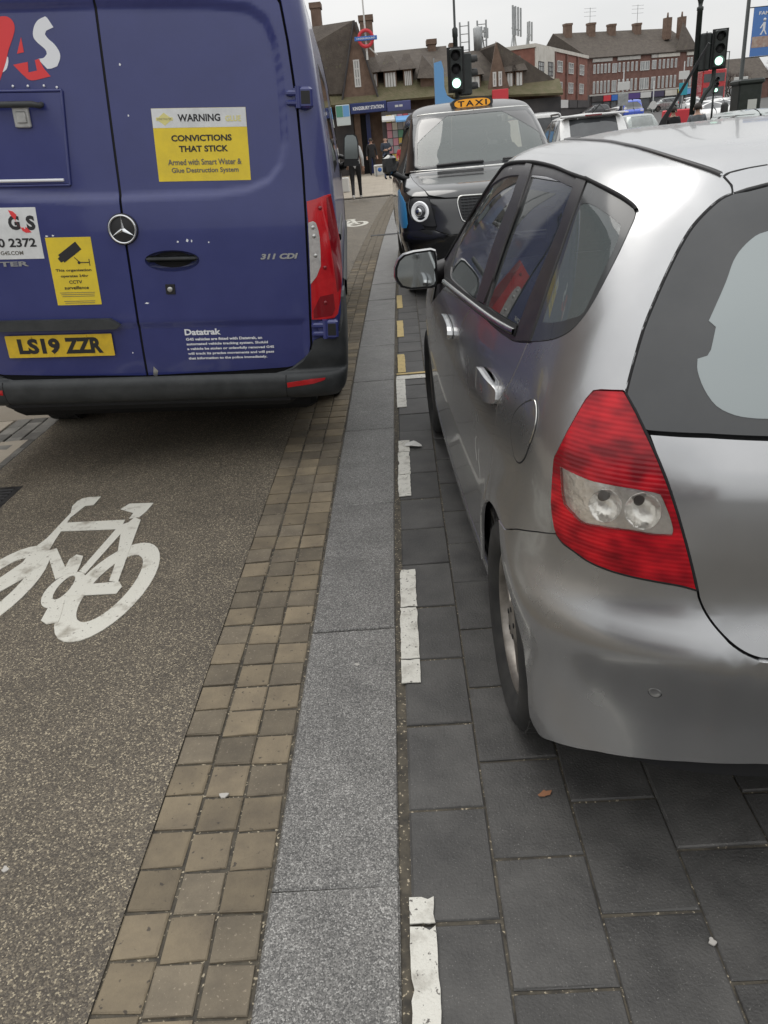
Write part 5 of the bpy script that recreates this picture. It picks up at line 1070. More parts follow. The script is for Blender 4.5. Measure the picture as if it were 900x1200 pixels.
# ------------------------------------------------------------------ black taxi facing us
TROWS=[(.00,.24,.86,.14,4.70,.50,3.2,.6,3),(.10,.34,.91,.05,4.76,.52,3.2,.6,3),(.22,.46,.93,.00,4.80,.54,3.2,.6,3),(.36,.60,.935,-.01,4.82,.56,3.1,.6,3),(.50,.74,.935,.02,4.82,.60,3.0,.6,3),(.64,.88,.93,.06,4.82,.66,2.9,.6,3),(.74,.98,.925,.12,4.80,.72,2.9,.6,3),(.83,1.05,.90,.25,4.78,.78,2.9,.6,3),(.98,1.11,.875,.60,4.77,.85,3.2,.6,3),(1.10,1.165,.835,.92,4.76,.75,3.6,.6,3),(1.18,1.23,.81,1.02,4.75,.60,3.8,.6,3),(1.38,1.42,.77,1.28,4.72,.52,3.8,.6,3),(1.56,1.58,.735,1.52,4.66,.50,3.6,.6,3),(1.70,1.70,.70,1.71,4.58,.50,3.4,.6,3),(1.80,1.775,.665,1.88,4.48,.50,3.2,.6,3),(1.90,1.82,.60,2.08,4.35,.5,2.8,.6,2.6),(2.10,1.86,.45,2.5,4.0,.5,2.4,.5,2.4),(2.40,1.885,.02,3.1,3.2,.03,2,.03,2)]
M_cab = wear('black cab paint', (.012, .0125, .014), (.018, .018, .019), 4, (.10, .22), coat=.8)
M_cabglass = glass_mat('screen glass', (.55, .60, .58), .26, frost=(.38, .43, .415))
M_blue = wear('light blue vinyl', (.05, .30, .62), (.06, .33, .66), 8, (.25, .4))
M_amber = pbsdf('lit taxi sign', (.95, .42, .03), .3, emit=(1, .40, .03), es=.18)
def taxi():
    root = empty('parked_taxi', (1.0, 8.0, 0), (0, 0, R(1.0)), 'black taxi facing us, amber roof sign lit, blue vinyl on its wing', 'taxi')
    sh = Shell(TROWS, dv=.015, ds=.025)
    def cut(v, s):
        p, _ = sh.ev(v, s); y, z = float(p[1]), float(p[2]); return abs(float(p[0])) > .6 and (math.hypot(y-.86, z-.33) < .385 or math.hypot(y-3.84, z-.33) < .385)
    grid_part('inner_shell', sh, .05, 1.08, M_dgap, root, off=-.02, nv=40, ns=120, cut=cut)
    both = lambda h: h+[(v, -s) for v, s in h[::-1]]
    arcT = lambda a0, a1, cy, n=12: yz_line(sh, [(cy+.375*math.cos(R(a)), .33+.375*math.sin(R(a))) for a in np.linspace(a0, a1, n)])
    # bonnet, front bumper, wings, doors, roof
    bon = [(.715, 0), (.715, .36), (.72, .50), (.755, .66), (.80, .70), (.88, .775), (1.0, .84), (1.105, .88), (1.125, .60), (1.125, 0)]
    panel('bonnet', sh, both(bon[1:-1]), M_cab, root, gap=.002, step=.05)
    bump = [(.385, 0), (.385, .42), (.38, .47), (.435, .62), (.45, .72)]+yz_line(sh, [(.35, .66), (.46, .64)])+arcT(140, 190, .86, 8)+[(.03, .95), (.015, .6)]
    panel('front_bumper', sh, both(bump[1:]), M_cab, root, gap=.002, step=.05, bulge=lambda v, s: .018*np.exp(-((v-.37)/.05)**2)-.02*np.exp(-((v-.22)/.06)**2))
    face = [(.390, .0), (.390, .42), (.385, .47), (.44, .62), (.475, .60), (.60, .63), (.668, .648), (.72, .66), (.712, .5), (.708, .36), (.71, .0)]
    panel('front_face', sh, both(face[1:-1]), M_cab, root, gap=.002, step=.05, off=-.004)
    lp = [(.725, .911), (.745, .85), (.742, .76), (.737, .685), (.70, .658), (.60, .632), (.476, .605), (.474, .66), (.488, .741), (.536, .864), (.60, .915), (.66, .935)]
    for mir in (False, True):
        wing = [(.745, .67), (.80, .705), (.88, .78), (1.0, .845), (1.10, .89)]+yz_line(sh, [(1.05, 1.13), (1.30, 1.05), (1.30, .33)])+arcT(2, 136, .86, 12)+[(.455, .725), (.49, .745), (.538, .868), (.60, .92), (.66, .94), (.727, .915), (.748, .85), (.745, .76)]
        panel('front_wing', sh, wing, M_cab, root, gap=.002, mirror=mir, step=.05)
        for y0, y1, nm in ((1.305, 2.33, 'front_door'), (2.335, 3.40, 'rear_door')):
            panel(nm, sh, yz_line(sh, [(y0, 1.06), (y1, 1.06), (y1, .3), (y0, .3)]), M_cab, root, gap=.002, mirror=mir, step=.08)
        panel('rear_wing', sh, yz_line(sh, [(3.405, 1.06), (4.4, 1.06), (4.45, .33), (4.225, .33)])+arcT(5, 176, 3.84, 14)+yz_line(sh, [(3.405, .33)]), M_cab, root, gap=.002, mirror=mir, step=.08)
        panel('side_glass', sh, yz_line(sh, [(1.40, 1.09), (4.3, 1.09), (4.2, 1.62), (1.80, 1.62)]), M_carglass, root, off=-.004, gap=0, mirror=mir, step=.08)
        panel('side_pillar', sh, yz_line(sh, [(1.12, 1.065), (1.38, 1.08), (1.78, 1.64), (4.22, 1.64), (4.35, 1.085), (4.5, 1.085), (4.4, 1.71), (1.75, 1.715)]), M_cab, root, gap=0, mirror=mir, step=.05)
        panel('vinyl', sh, [(.80, 1.42), (.775, 1.22), (.745, 1.08), (.69, .995), (.60, .965), (.50, .945), (.462, .975), (.452, 1.08)]+yz_line(sh, [(.62, .70), (.75, .72), (.95, .725), (1.10, .67), (1.22, .55), (1.30, .55), (1.30, 1.0)]), M_blue, root, off=.0025, skirt=.002, gap=0, mirror=mir, step=.04)
        hl = panel('headlight', sh, soften(lp, 60), M_ink, root, off=-.010, skirt=.02, gap=.002, mirror=mir, step=.03)
        sx_ = 1 if mir else -1
        p, n = sh.ev(.612, -.765*sx_*1.0, -.004); p = Vector(p); q = Matrix.Translation(p) @ Vector((n[0]*.85, n[1], .02)).to_track_quat('Z', 'Y').to_matrix().to_4x4()
        m = MB(); m.lathe([(.092, .0), (.098, .018), (.090, .034), (.080, .030), (.076, .012)], 32, 0, q); m.build('light_ring', M_drl, hl)
        m = MB(); m.lathe([(.076, .004), (.060, .012), (.052, .03), (0, .045)], 28, 0, q); m.build('projector', M_lens2, hl)
        m = MB(); m.lathe([(.040, .036), (.030, .050), (0, .058)], 24, 0, q); m.build('lens', M_chrome, hl)
        for y in (.86, 3.84):
            wheel(root, sx_*.80, y, .335, .335, .215, .225, sx_, spokes=10, tread=False, rim_mat=M_cabrim)
        # mirror on its arm
        m = MB(); m.box(-.075, .075, -.06, .07, -.105, .105, bev=.04, M=Matrix.Translation((sx_*1.0, 1.10, 1.275))); mo = sharp(m.build('door_mirror', M_cab, root), 40)
        m = MB(); m.tube([(sx_*.80, 1.16, 1.10), (sx_*.97, 1.11, 1.19)], .03, 8); m.build('mirror_arm', M_blackp, mo)
        m = MB(); m.box(-.062, .062, .068, .075, -.085, .085, bev=.002, M=Matrix.Translation((sx_*1.0, 1.10, 1.275))); m.build('mirror_glass', M_mirror, mo)
    grid_part('roof', sh, 1.715, 2.395, M_cab2, root, off=.0, nv=30, ns=90)
    grid_part('tail', sh, .05, 1.72, M_cab, root, off=-.006, s0=.885, nv=30, ns=24)
    scr = [(1.135, .0), (1.137, .40), (1.145, .70), (1.165, .765), (1.22, .765), (1.45, .735), (1.62, .70), (1.71, .665), (1.738, .62), (1.742, .3)]
    panel('windscreen', sh, both(scr[1:]), M_cabglass, root, off=-.002, gap=.002, step=.05)
    # dark band round the screen, bright rain line, scuttle
    inn = [(1.175, .40), (1.18, .68), (1.20, .715), (1.45, .69), (1.62, .655), (1.69, .61), (1.705, .3)]
    panel('screen_band', sh, both(scr[1:]), M_frit, root, holes=[both(inn)], off=.0005, skirt=.002, gap=.002, step=.035)
    panel('scuttle', sh, both([(1.118, .3), (1.115, .70), (1.12, .80), (1.16, .81), (1.142, .72), (1.134, .3)]), M_trim, root, off=-.002, gap=0, step=.05)
    strip('bonnet_edge', sh, [(1.122, .86), (1.128, .6), (1.128, .3), (1.128, .002)], .016, M_bright, root, off=.002, h=.005); strip('bonnet_edge', sh, [(1.122, .86), (1.128, .6), (1.128, .3), (1.128, .002)], .016, M_bright, root, off=.002, h=.005, mirror=True)
    for sg in (False, True): strip('roof_edge', sh, [(1.745, .68), (1.752, .5), (1.752, .2), (1.752, .002)], .012, M_bright, root, off=.001, h=.004, mirror=sg)
    # pillars each side of the screen
    for mir in (False, True): panel('screen_pillar', sh, [(1.13, .80), (1.165, .772), (1.45, .742), (1.62, .705), (1.71, .67), (1.75, .63), (1.76, .95), (1.62, 1.12), (1.45, 1.20), (1.2, 1.22), (1.10, 1.15), (1.11, .95)], M_cab, root, gap=0, mirror=mir, step=.05, off=-.001)
    # grille with bright surround and mesh
    gr = [(.716, .0), (.722, .30), (.719, .345), (.705, .366), (.655, .382), (.53, .355), (.497, .325), (.492, .27), (.49, .0)]
    g = panel('grille', sh, both(gr[1:-1]), M_ink, root, off=-.002, skirt=.002, gap=0, step=.05)
    for sg in (False, True): strip('grille_surround', sh, gr, .014, M_bright, g, off=.004, h=.008, mirror=sg)
    for k in range(8):
        v_ = .515+.026*k
        for sg in (False, True): strip('grille_bar', sh, [(v_, .001), (v_, .345)], .008, M_plas, g, off=.002, h=.004, mirror=sg)
    for k in range(-8, 9): strip('grille_bar', sh, [(.50, abs(k)*.04+.001), (.71, abs(k)*.04+.001)], .007, M_plas, g, off=.002, h=.005, mirror=k < 0)
    # roof sign
    sy = 1.93
    ol = [(.235*math.copysign(abs(math.cos(t))**.55, math.cos(t)), .062*math.copysign(abs(math.sin(t))**.8, math.sin(t))) for t in [2*math.pi*i/40 for i in range(40)]]
    m = MB(); m.prism([(x, 1.815+z) for x, z in ol], 'y', sy-.03, sy+.20); sg_ = m.build('roof_sign', M_plas, root)
    m = MB(); m.prism([(x*.86, 1.815+z*.72) for x, z in ol], 'y', sy-.037, sy-.03); m.build('lit_face', M_amber, sg_)
    v, f, sz = text_mesh('TAXI', .33, .058, .03, csp=1.35); m = MB(); m.add([(x-sz[0]/2, sy-.0385, 1.815+z-sz[1]/2) for x, z in v], f); m.build('lettering', M_ink, sg_)
    # wiper, camera pod, cabin
    strip('wiper', sh, [(1.165, .50), (1.172, .2), (1.17, .002)], .018, M_blackp, root, off=.012, h=.012); strip('wiper', sh, [(1.16, .62), (1.165, .45), (1.172, .2)], .016, M_blackp, root, off=.015, h=.012, mirror=True)
    panel('sensor_pod', sh, both([(1.575, .22), (1.70, .25)]), M_ink, root, off=-.03, skirt=.05, gap=0, step=.06)
    MB().box(-.8, .8, .3, 4.6, .22, .34, bev=.03).build('floor', M_dgap, root)
    MB().box(-.74, .74, 1.02, 1.7, .5, 1.10, bev=.08).build('dashboard', M_trim, root)
    for x in (-.36, .36):
        b = MB(); b.box(-.24, .24, -.08, .08, 0, .62, bev=.07); so_ = b.build('seat', M_int, root, (x, 2.35, .75))
        h = MB(); h.box(-.14, .14, -.05, .05, .66, .86, bev=.05); h.tube([(0, 0, .6), (0, 0, .7)], .02, 6); h.build('headrest', M_int, so_)
    st = MB(); st.lathe([(.19, -.014), (.205, 0), (.19, .014), (.175, 0)], 28, 0, Matrix.Translation((.36, 1.75, 1.06)) @ Matrix.Rotation(R(-60), 4, 'X'), closed=True); st.build('steering_wheel', M_trim, root)
    b = MB(); b.box(-.75, .75, 2.62, 2.65, .4, 1.3, bev=.01); b.build('partition', M_int, root)
    return root
M_cab2 = wear('dusty black roof', (.03, .031, .033), (.055, .055, .055), 8, (.25, .45), coat=.4, c3=(.2, .2, .2), s3=140, t3=.7)
M_drl = pbsdf('light ring', (.85, .86, .87), .2, emit=(1, 1, 1), es=.25)
M_lens2 = pbsdf('projector', (.10, .10, .11), .1, .5, coat=.8)
M_cabrim = wear('taxi rim', (.30, .30, .30), (.16, .16, .155), 10, (.3, .5), metal=.7)
taxi()
# ------------------------------------------------------------------ the street beyond
M_tile = wear('brown roof tiles', (.075, .061, .051), (.112, .094, .078), 2.4, (.8, .95), bump=.5, bscale=14, bdist=.05, c3=(.12, .112, .075), s3=3, t3=.66)
M_moss = wear('mossy tiles', (.10, .095, .045), (.15, .125, .075), 2.2, (.85, .95), bump=.6, bscale=9, bdist=.05)
M_brown = wear('brown brick', (.13, .085, .062), (.20, .135, .10), 3, (.8, .9), bump=.4, bscale=12, bdist=.02)
M_brick = wear('red brick', (.19, .080, .058), (.26, .115, .085), 2, (.8, .9), bump=.3, bscale=14, bdist=.02)
M_brickd = wear('dark red brick', (.15, .078, .062), (.21, .115, .092), 2, (.8, .9), bump=.3, bscale=14, bdist=.02)
M_render = wear('cream render', (.52, .49, .43), (.66, .63, .57), 1.2, (.7, .9))
M_winwht = pbsdf('white window frame', (.62, .62, .60), .5)
M_pane = wear('window pane', (.28, .29, .29), (.42, .43, .42), .8, (.05, .15))
M_paned = wear('dark pane', (.05, .055, .06), (.10, .11, .12), .8, (.05, .15))
M_navy = wear('navy fascia', (.018, .030, .125), (.024, .040, .15), 2, (.3, .5))
M_dark = wear('dark shop', (.03, .028, .03), (.07, .062, .06), 1.2, (.4, .7))
M_post = wear('dark green black post', (.014, .019, .018), (.028, .033, .032), 8, (.35, .6))
M_galv = wear('galvanised steel', (.30, .31, .31), (.42, .43, .43), 5, (.4, .6), metal=.6)
M_concrete = wear('pale concrete', (.40, .39, .36), (.52, .5, .47), 3, (.8, .9))
def mt(name, c, r_=.5, **k): return pbsdf(name, c, r_, **k)
M_rd = mt('red sign', (.62, .045, .06)); M_bl = mt('blue sign', (.04, .16, .52)); M_lb = mt('sky blue sign', (.16, .38, .70)); M_tq = mt('teal sign', (.03, .33, .42)); M_pu = mt('purple sign', (.09, .05, .22)); M_ye = mt('yellow sign', (.72, .55, .06)); M_gn = mt('lime green', (.28, .42, .05), .35)
M_lit = pbsdf('lit green signal', (.5, 1, .75), .4, emit=(.55, 1, .76), es=2.0)
M_vis = pbsdf('signal black', (.010, .011, .011), .5)
GX = lambda o, x, y, z: o
def thing(name, label, cat, loc=(0, 0, 0), rz=0, group=None): return empty(name, loc, (0, 0, rz), label, cat, group)
def ptext(t, parent, mat, M, w=None, h=None, bold=.02, name='lettering'):
    """flat lettering; M maps (x, y=depth, z) of the sign to the parent"""
    v, f, sz = text_mesh(t, w, h, bold); m = MB(); m.add([M @ Vector((x-sz[0]/2, 0, z-sz[1]/2)) for x, z in v], f); return m.build(name, mat, parent)
def quadm(pts, th=.0):
    m = MB(); n = Vector(pts[1])-Vector(pts[0]); n = n.cross(Vector(pts[2])-Vector(pts[0])).normalized()*th
    if th: k = len(pts); m.add([Vector(p) for p in pts]+[Vector(p)-n for p in pts], [tuple(range(k)), tuple(range(2*k-1, k-1, -1))]+[(i, i+k, (i+1) % k+k, (i+1) % k) for i in range(k)])
    else: m.add(pts, [tuple(range(len(pts)))])
    return m
def window(parent, x0, x1, y, z0, z1, bars=1, frame=M_winwht, pane=M_pane, d=.10, rows=1):
    f = MB(); t = .07
    f.box(x0, x1, y-.03, y+.06, z0, z0+t); f.box(x0, x1, y-.03, y+.06, z1-t, z1); f.box(x0, x0+t, y-.027, y+.06, z0+t, z1-t); f.box(x1-t, x1, y-.027, y+.06, z0+t, z1-t)
    for i in range(1, bars+1): xx = x0+(x1-x0)*i/(bars+1); f.box(xx-.03, xx+.03, y-.02, y+.05, z0+t, z1-t)
    for i in range(1, rows): zz = z0+(z1-z0)*i/rows; f.box(x0+t, x1-t, y-.018, y+.048, zz-.03, zz+.03)
    o = f.build('window', frame, parent); p = MB(); p.box(x0+t*.5, x1-t*.5, y+.01, y+.03, z0+t*.5, z1-t*.5); p.build('pane', pane, o); return o
def chimney(parent, x0, x1, y, z0, z1, pots=2):
    c = MB(); c.box(x0, x1, y-.45, y+.45, z0, z1-.25); c.box(x0-.06, x1+.06, y-.51, y+.51, z1-.25, z1); o = c.build('chimney', M_brown, parent)
    for i in range(0):
        p = MB(); xx = x0+(x1-x0)*(i+.5)/pots; p.lathe([(.11, z1), (.09, z1+.28), (.11, z1+.3)], 10, 0, Matrix.Translation((xx, y, 0))); p.build('chimney_pot', M_brown, o)
    return o
def dormer(parent, x0, x1, y, z0, z1, dep=2.2, bars=3):
    b = MB(); b.box(x0, x1, y+.1, y+dep, z0-.1, z1); o = b.build('dormer', M_brown, parent)
    window(o, x0+.05, x1-.05, y+.06, z0, z1-.06, bars) if False else None
    w_ = MB(); n = bars+1; sw = (x1-x0-.1)/n
    for i in range(n): w_.box(x0+.05+sw*i+.015, x0+.05+sw*(i+1)-.015, y+.05, y+.12, z0, z1-.1)
    w_.build('window', M_winwht, o)
    e = .22; xm = (x0+x1)/2; zt = z1+.75
    r_ = MB(); r_.add([(x0-e, y-e+.1, z1-.02), (x1+e, y-e+.1, z1-.02), (x1+e, y+dep, z1+.02), (x0-e, y+dep, z1+.02), (xm-.15, y+.75, zt), (xm+.15, y+.75, zt), (xm+.15, y+dep+.6, zt), (xm-.15, y+dep+.6, zt)],
        [(0, 1, 5, 4), (1, 2, 6, 5), (3, 0, 4, 7), (4, 5, 6, 7), (3, 2, 1, 0)]); r_.build('dormer_roof', M_tile, o); return o
def station():
    b = thing('station_building', 'brown brick station with steep tiled gable, mossy eaves and dark blue fascia', 'building', (0, 46, 0))
    MB().box(-9, 3.45, .6, 9, 0, 3.6).build('wall', M_brown, b)
    # mossy lower roof, main roofs, steep front gable
    quadm([(-9.2, -.35, 3.52), (3.5, -.35, 3.42), (3.5, 1.0, 4.35), (-9.2, 1.0, 4.35)], .12).build('eaves_roof', M_moss, b)
    quadm([(-.75, .9, 4.25), (3.55, .9, 4.2), (3.55, 4.2, 6.05), (-.75, 4.2, 6.05)], .12).build('roof', M_tile, b)
    quadm([(3.55, 7.6, 4.2), (-9, 7.6, 4.2), (-9, 4.21, 6.05), (3.55, 4.21, 6.05)], .12).build('roof', M_tile, b)
    quadm([(-2.30, .25, 3.9), (-9.2, .9, 4.1), (-9.2, 3.6, 7.15), (-1.36, .35, 7.12)], .12).build('roof', M_tile, b)
    quadm([(-.50, .30, 3.9), (-1.33, .33, 7.12), (-3.4, 4.4, 7.12), (-.45, 4.4, 3.9)], .12).build('roof', M_tile, b)
    g = quadm([(-2.24, .12, 3.75), (-.50, .12, 3.75), (-1.36, .12, 7.05)], .25); go = g.build('gable', M_brown, b)
    window(go, -1.58, -1.26, .10, 4.2, 5.45, 1, rows=3)
    for a, c in (((-2.32, 0, 3.62), (-1.36, 0, 7.16)), ((-.42, 0, 3.62), (-1.36, 0, 7.16))):
        m = MB(); m.tube([Vector(a), Vector(c)], .07, 4); m.build('barge_board', M_dark, go)
    chimney(b, -3.62, -3.12, 2.2, 5.5, 8.35); chimney(b, -1.12, -.45, 2.4, 5.0, 7.6, 3); chimney(b, 2.50, 2.95, 4.2, 5.3, 6.4, 2)
    for x0, x1 in ((-3.35, -2.78), (-.78, -.38), (-.05, .62), (.98, 1.46)): dormer(b, x0, x1, .55, 3.95, 4.85)
    # hooded bay on the right end
    m = MB(); m.box(1.86, 2.78, .4, 2, 3.5, 4.35); hb = m.build('hooded_bay', M_brown, b)
    m = MB(); m.add([(1.7, .1, 4.35), (2.95, .1, 4.25), (2.95, 2.2, 4.3), (1.7, 2.2, 4.4), (2.03, .9, 5.45), (2.25, 2.2, 5.5)], [(0, 1, 4), (1, 2, 5, 4), (3, 0, 4, 5), (3, 2, 1, 0)]); m.build('hood_roof', M_tile, hb)
    # shop front level
    for x0, x1, mm, nm in ((-4.4, -1.85, M_dark, 'shop_front'), (-1.80, -1.48, M_brown, 'pier'), (-1.12, -.95, M_navy, 'pier'), (-.32, .1, M_concrete, 'pier')):
        MB().box(x0, x1, .35, .62, 0, 3.0).build(nm, mm, b)
    m = MB(); m.box(-1.48, -1.12, .55, .75, 0, 2.9); m.build('doorway', M_dgap, b)
    m = MB(); m.box(-1.17, -1.12, .3, .6, 0, 2.88); m.build('door', M_navy, b)
    return b
station()
def rise(y): return max(0., (y-30)*.0257)
m = MB(); m.add([(9.5, 30, -.008), (70, 30, -.008), (90, 150, 3.08), (16, 150, 3.08), (9.8, 60, .76)], [(0, 1, 2, 3, 4)]); tag(m.build('rising_road', M_road), kind='structure')
def fascia():
    s = thing('station_sign', 'long dark blue fascia board reading KINGSBURY STATION', 'sign', (0, 45.5, 0))
    MB().box(-1.92, -.02, 0, .25, 2.95, 3.44, bev=.02).build('board', M_navy, s)
    ptext('KINGSBURY STATION', s, M_wht, Matrix.Translation((-.97, -.006, 3.19)), w=1.62, h=.17, bold=.03)
    t = thing('shop_sign', 'plain violet blue shop fascia with two small pale marks', 'sign', (0, 45.5, 0))
    MB().box(.0, 1.24, .02, .25, 2.90, 3.36, bev=.02).build('board', mt('violet fascia', (.075, .085, .22)), t); MB().box(.42, .60, .012, .019, 3.09, 3.19).build('faded_print', M_winwht, t); MB().box(.64, .82, .012, .019, 3.09, 3.19).build('faded_print', M_winwht, t)
    u = thing('cash_sign', 'square pale sign with green and blue picture left of the station name', 'sign', (0, 45.4, 0))
    MB().box(-2.68, -1.95, 0, .2, 2.45, 3.42, bev=.02).build('board', mt('pale sign', (.60, .66, .66)), u); MB().box(-2.66, -2.32, -.012, -.002, 2.86, 3.38).build('picture', mt('green picture', (.10, .30, .22)), u); MB().box(-2.30, -1.97, -.011, -.002, 2.86, 3.38).build('picture', M_lb, u)
    # the roundel on its white mast
    r_ = thing('roundel_sign', 'red ring sign with blue bar on a tall white mast above the gable', 'sign', (-.80, 44.9, 0))
    q = Matrix.Translation((0, 0, 6.22)) @ Matrix.Rotation(R(90), 4, 'X')
    m = MB(); m.lathe([(.42, -.05), (.42, .05), (.27, .05), (.27, -.05)], 40, 0, q, closed=True); f = m.mesh('ring'); link('ring', f, M_rd, r_)
    MB().box(-.56, .56, -.075, .065, 6.13, 6.31, bev=.01).build('bar', M_bl, r_); ptext('UNDERGROUND', r_, M_wht, Matrix.Translation((0, -.081, 6.22)), w=.92, h=.075, bold=.02)
    m = MB(); m.tube([(.0, .12, 5.3), (-.02, .12, 8.6)], [.05, .035], 8); m.build('mast', M_winwht, r_)
    m = MB(); m.tube([(.05, .12, 5.9), (.5, .5, 5.5)], .03, 6); m.build('bracket', M_winwht, r_)
fascia()
def newsstand():
    k = thing('newsagent_kiosk', 'open newsagent kiosk front packed with magazines under a striped canopy', 'kiosk', (0, 44.6, 0))
    MB().box(-.32, 3.3, .6, .9, 0, 2.9).build('back_wall', M_dark, k)
    rnd = random.Random(11); cols = [mt('magazine %d' % i, c, .5) for i, c in enumerate(((.5, .08, .08), (.62, .58, .5), (.1, .2, .45), (.6, .45, .1), (.35, .35, .36), (.12, .3, .2), (.55, .25, .3)))]
    mm = MB(); mm.box(-.13, .13, -.02, .02, 0, .34); base = mm.mesh('magazine')
    for i in range(11):
        for j in range(6):
            o = bpy.data.objects.new('magazine', base.copy() if False else base); COL.objects.link(o); o.parent = k; o.location = (.05+i*.29, .55, .55+j*.37)
            if not base.materials: base.materials.append(cols[0])
            o.material_slots[0].link = 'OBJECT'; o.material_slots[0].material = rnd.choice(cols)
    for x0, x1, z, c in ((-.3, .35, 2.72, M_winwht), (.4, 1.2, 2.66, M_lb), (1.25, 2.2, 2.66, M_rd), (2.25, 3.2, 2.66, M_ye)):
        m = MB(); m.prism([(0, z), (-.9, z-.22), (-.9, z-.30), (0, z-.08)], 'x', x0, x1); m.build('canopy', c, k, (0, .55, 0))
    m = MB(); m.box(-.32, 1.2, -.5, .5, 0, .55); m.build('stand', M_dark, k)
newsstand()
def parade():
    b = thing('shop_parade', 'low parade of shops, tiled roof, brick gable with two slit windows', 'building', (0, 48, 0))
    MB().box(3.6, 9.6, .6, 8, 0, 3.5).build('wall', M_brown, b)
    quadm([(3.6, -.3, 3.40), (9.6, -.3, 3.1), (9.6, .9, 3.85), (3.6, .9, 4.2)], .12).build('eaves_roof', M_moss, b)
    quadm([(3.6, .85, 4.05), (6.2, .85, 3.9), (6.05, 3.6, 5.85), (3.6, 4.0, 5.75)], .12).build('roof', M_tile, b)
    quadm([(6.15, .5, 5.72), (5.5, 3.8, 5.75), (8.6, 3.8, 4.6), (9.3, .8, 3.7), (6.9, .5, 3.6)], .12).build('roof', M_tile, b)
    g = quadm([(5.55, .2, 3.45), (6.85, .2, 3.35), (6.08, .2, 5.85)], .25).build('gable', M_brown, b)
    window(g, 5.86, 6.05, .18, 3.72, 4.42, 0, rows=2); window(g, 6.17, 6.36, .18, 3.72, 4.42, 0, rows=2)
    chimney(b, 3.85, 4.18, 3.6, 5.3, 6.25, 1)
    for x0, x1 in ((4.62, 5.22), (6.62, 7.02), (7.12, 7.55)): dormer(b, x0, x1, .35, 3.68, 4.40, 1.6, 1)
    MB().box(3.6, 9.6, .3, .58, 0, 2.95).build('shop_front', M_dark, b)
    s = thing('red_shop_sign', 'small red shop fascia under the slit window gable', 'sign', (0, 47.6, 0)); MB().box(5.75, 6.62, .0, .2, 3.02, 3.55, bev=.02).build('board', M_rd, s)
    return b
parade()
for x, lb in ((4.75, 'lattice phone mast rising behind the parade roof beside the left traffic light'), (5.75, 'round drum phone mast rising behind the brick gable')):
    a = thing('phone_mast', lb, 'phone mast', (x, 52, 0)); m = MB()
    for q in (-.25, .25): m.tube([(q, 0, 4.5), (q, 0, 7.3)], .05, 6)
    for k in range(4): m.tube([(-.25, 0, 5.9+.4*k), (.25, 0, 5.9+.4*k)], .025, 5)
    m.build('mast', M_galv, a)
    if x > 5: d = MB(); d.lathe([(.22, 5.7), (.24, 6.9), (.1, 7.0)], 14, 0, Matrix.Translation((-.28, -.2, 0))); d.build('drum', M_galv, a)
def facade_frame(A, B):
    """local x along a facade from A to B, y into the building"""
    d = Vector((B[0]-A[0], B[1]-A[1], 0)); L = d.length; return (A[0], A[1], 0), math.atan2(d.y, d.x), L
def brick_block():
    loc, rz, L = facade_frame((14.9, 88), (25.1, 110))
    b = thing('brick_block', 'flat roofed red brick block with a cream end bay', 'building', loc, rz)
    MB().box(0, L, .05, 9, 0, 8.7).build('wall', M_brick, b); MB().box(-.12, L+.1, -.08, 9.1, 8.62, 8.95).build('parapet', M_render, b)
    wr = MB(); wr.box(.05, 7.25, -.12, .05, 3.0, 8.7); bay = wr.build('cream_bay', M_render, b)
    window(bay, .75, 2.75, -.16, 6.2, 7.45, 2, M_dark, M_pane, rows=3); window(bay, 4.5, 6.5, -.16, 6.25, 7.55, 2, M_dark, M_pane, rows=3)
    window(bay, 1.0, 2.8, -.16, 4.15, 5.15, 1, M_dark, M_paned); window(bay, 4.5, 6.4, -.16, 4.2, 5.2, 1, M_dark, M_paned)
    for x in (7.5, 12.8, 18.2): m = MB(); m.box(x, x+.35, -.15, .1, 3.0, 8.6); m.build('pilaster', M_brickd, b)
    for x in (8.9, 14.2, 19.8):
        for z in (4.75, 6.75): window(b, x, x+2.3, -.02, z, z+1.1, 1, M_winwht, M_pane, rows=2)
    MB().box(.1, L, -.2, .04, 0, 4.05).build('shop_front', M_dark, b)
    for x0, x1, c, nm in ((.6, 5.8, M_navy, 'navy'), (7.6, 12.5, M_winwht, 'white'), (13, 17, M_dark, 'black'), (17.4, 23.6, M_dark, 'black')):
        s = thing('shop_fascia', '%s shop fascia along the foot of the red brick block%s' % (nm, '' if nm in ('navy', 'white') else (', nearest the white one' if x0 < 14 else ', at its far end')), 'sign', loc, rz); MB().box(x0, x1, -.42, -.2, 3.25, 4.05).build('board', c, s)
    # rooftop aerials
    def mast(x, y, h, label, n=3):
        m_ = thing('phone_mast', label, 'phone mast', loc, rz); p = MB(); p.tube([(x, y, 8.7), (x, y, 9.6+h)], .09, 8); p.tube([(x-1.0, y, 8.7), (x, y, 10.6)], .07, 6); p.tube([(x+1.0, y, 8.7), (x, y, 10.6)], .07, 6); p.build('mast', M_galv, m_)
        for k in range(n):
            xx = x-.9*(n-1)/2+.9*k; a = MB(); a.box(xx-.12, xx+.12, y-.4, y-.25, 9.9, 9.6+h, bev=.03); a.tube([(xx, y-.2, 10.5), (x, y, 10.5)], .05, 6); a.build('aerial_panel', M_galv, m_)
    mast(1.2, 2.5, 2.8, 'rooftop phone mast with three tall panels at the cream bay corner', 4); mast(8.0, 3, 2.1, 'rooftop phone mast with two panels above the brick bays', 2); mast(-1.4, 5.0, 1.2, 'short rooftop mast with small aerials at the left parapet edge', 3)
brick_block()
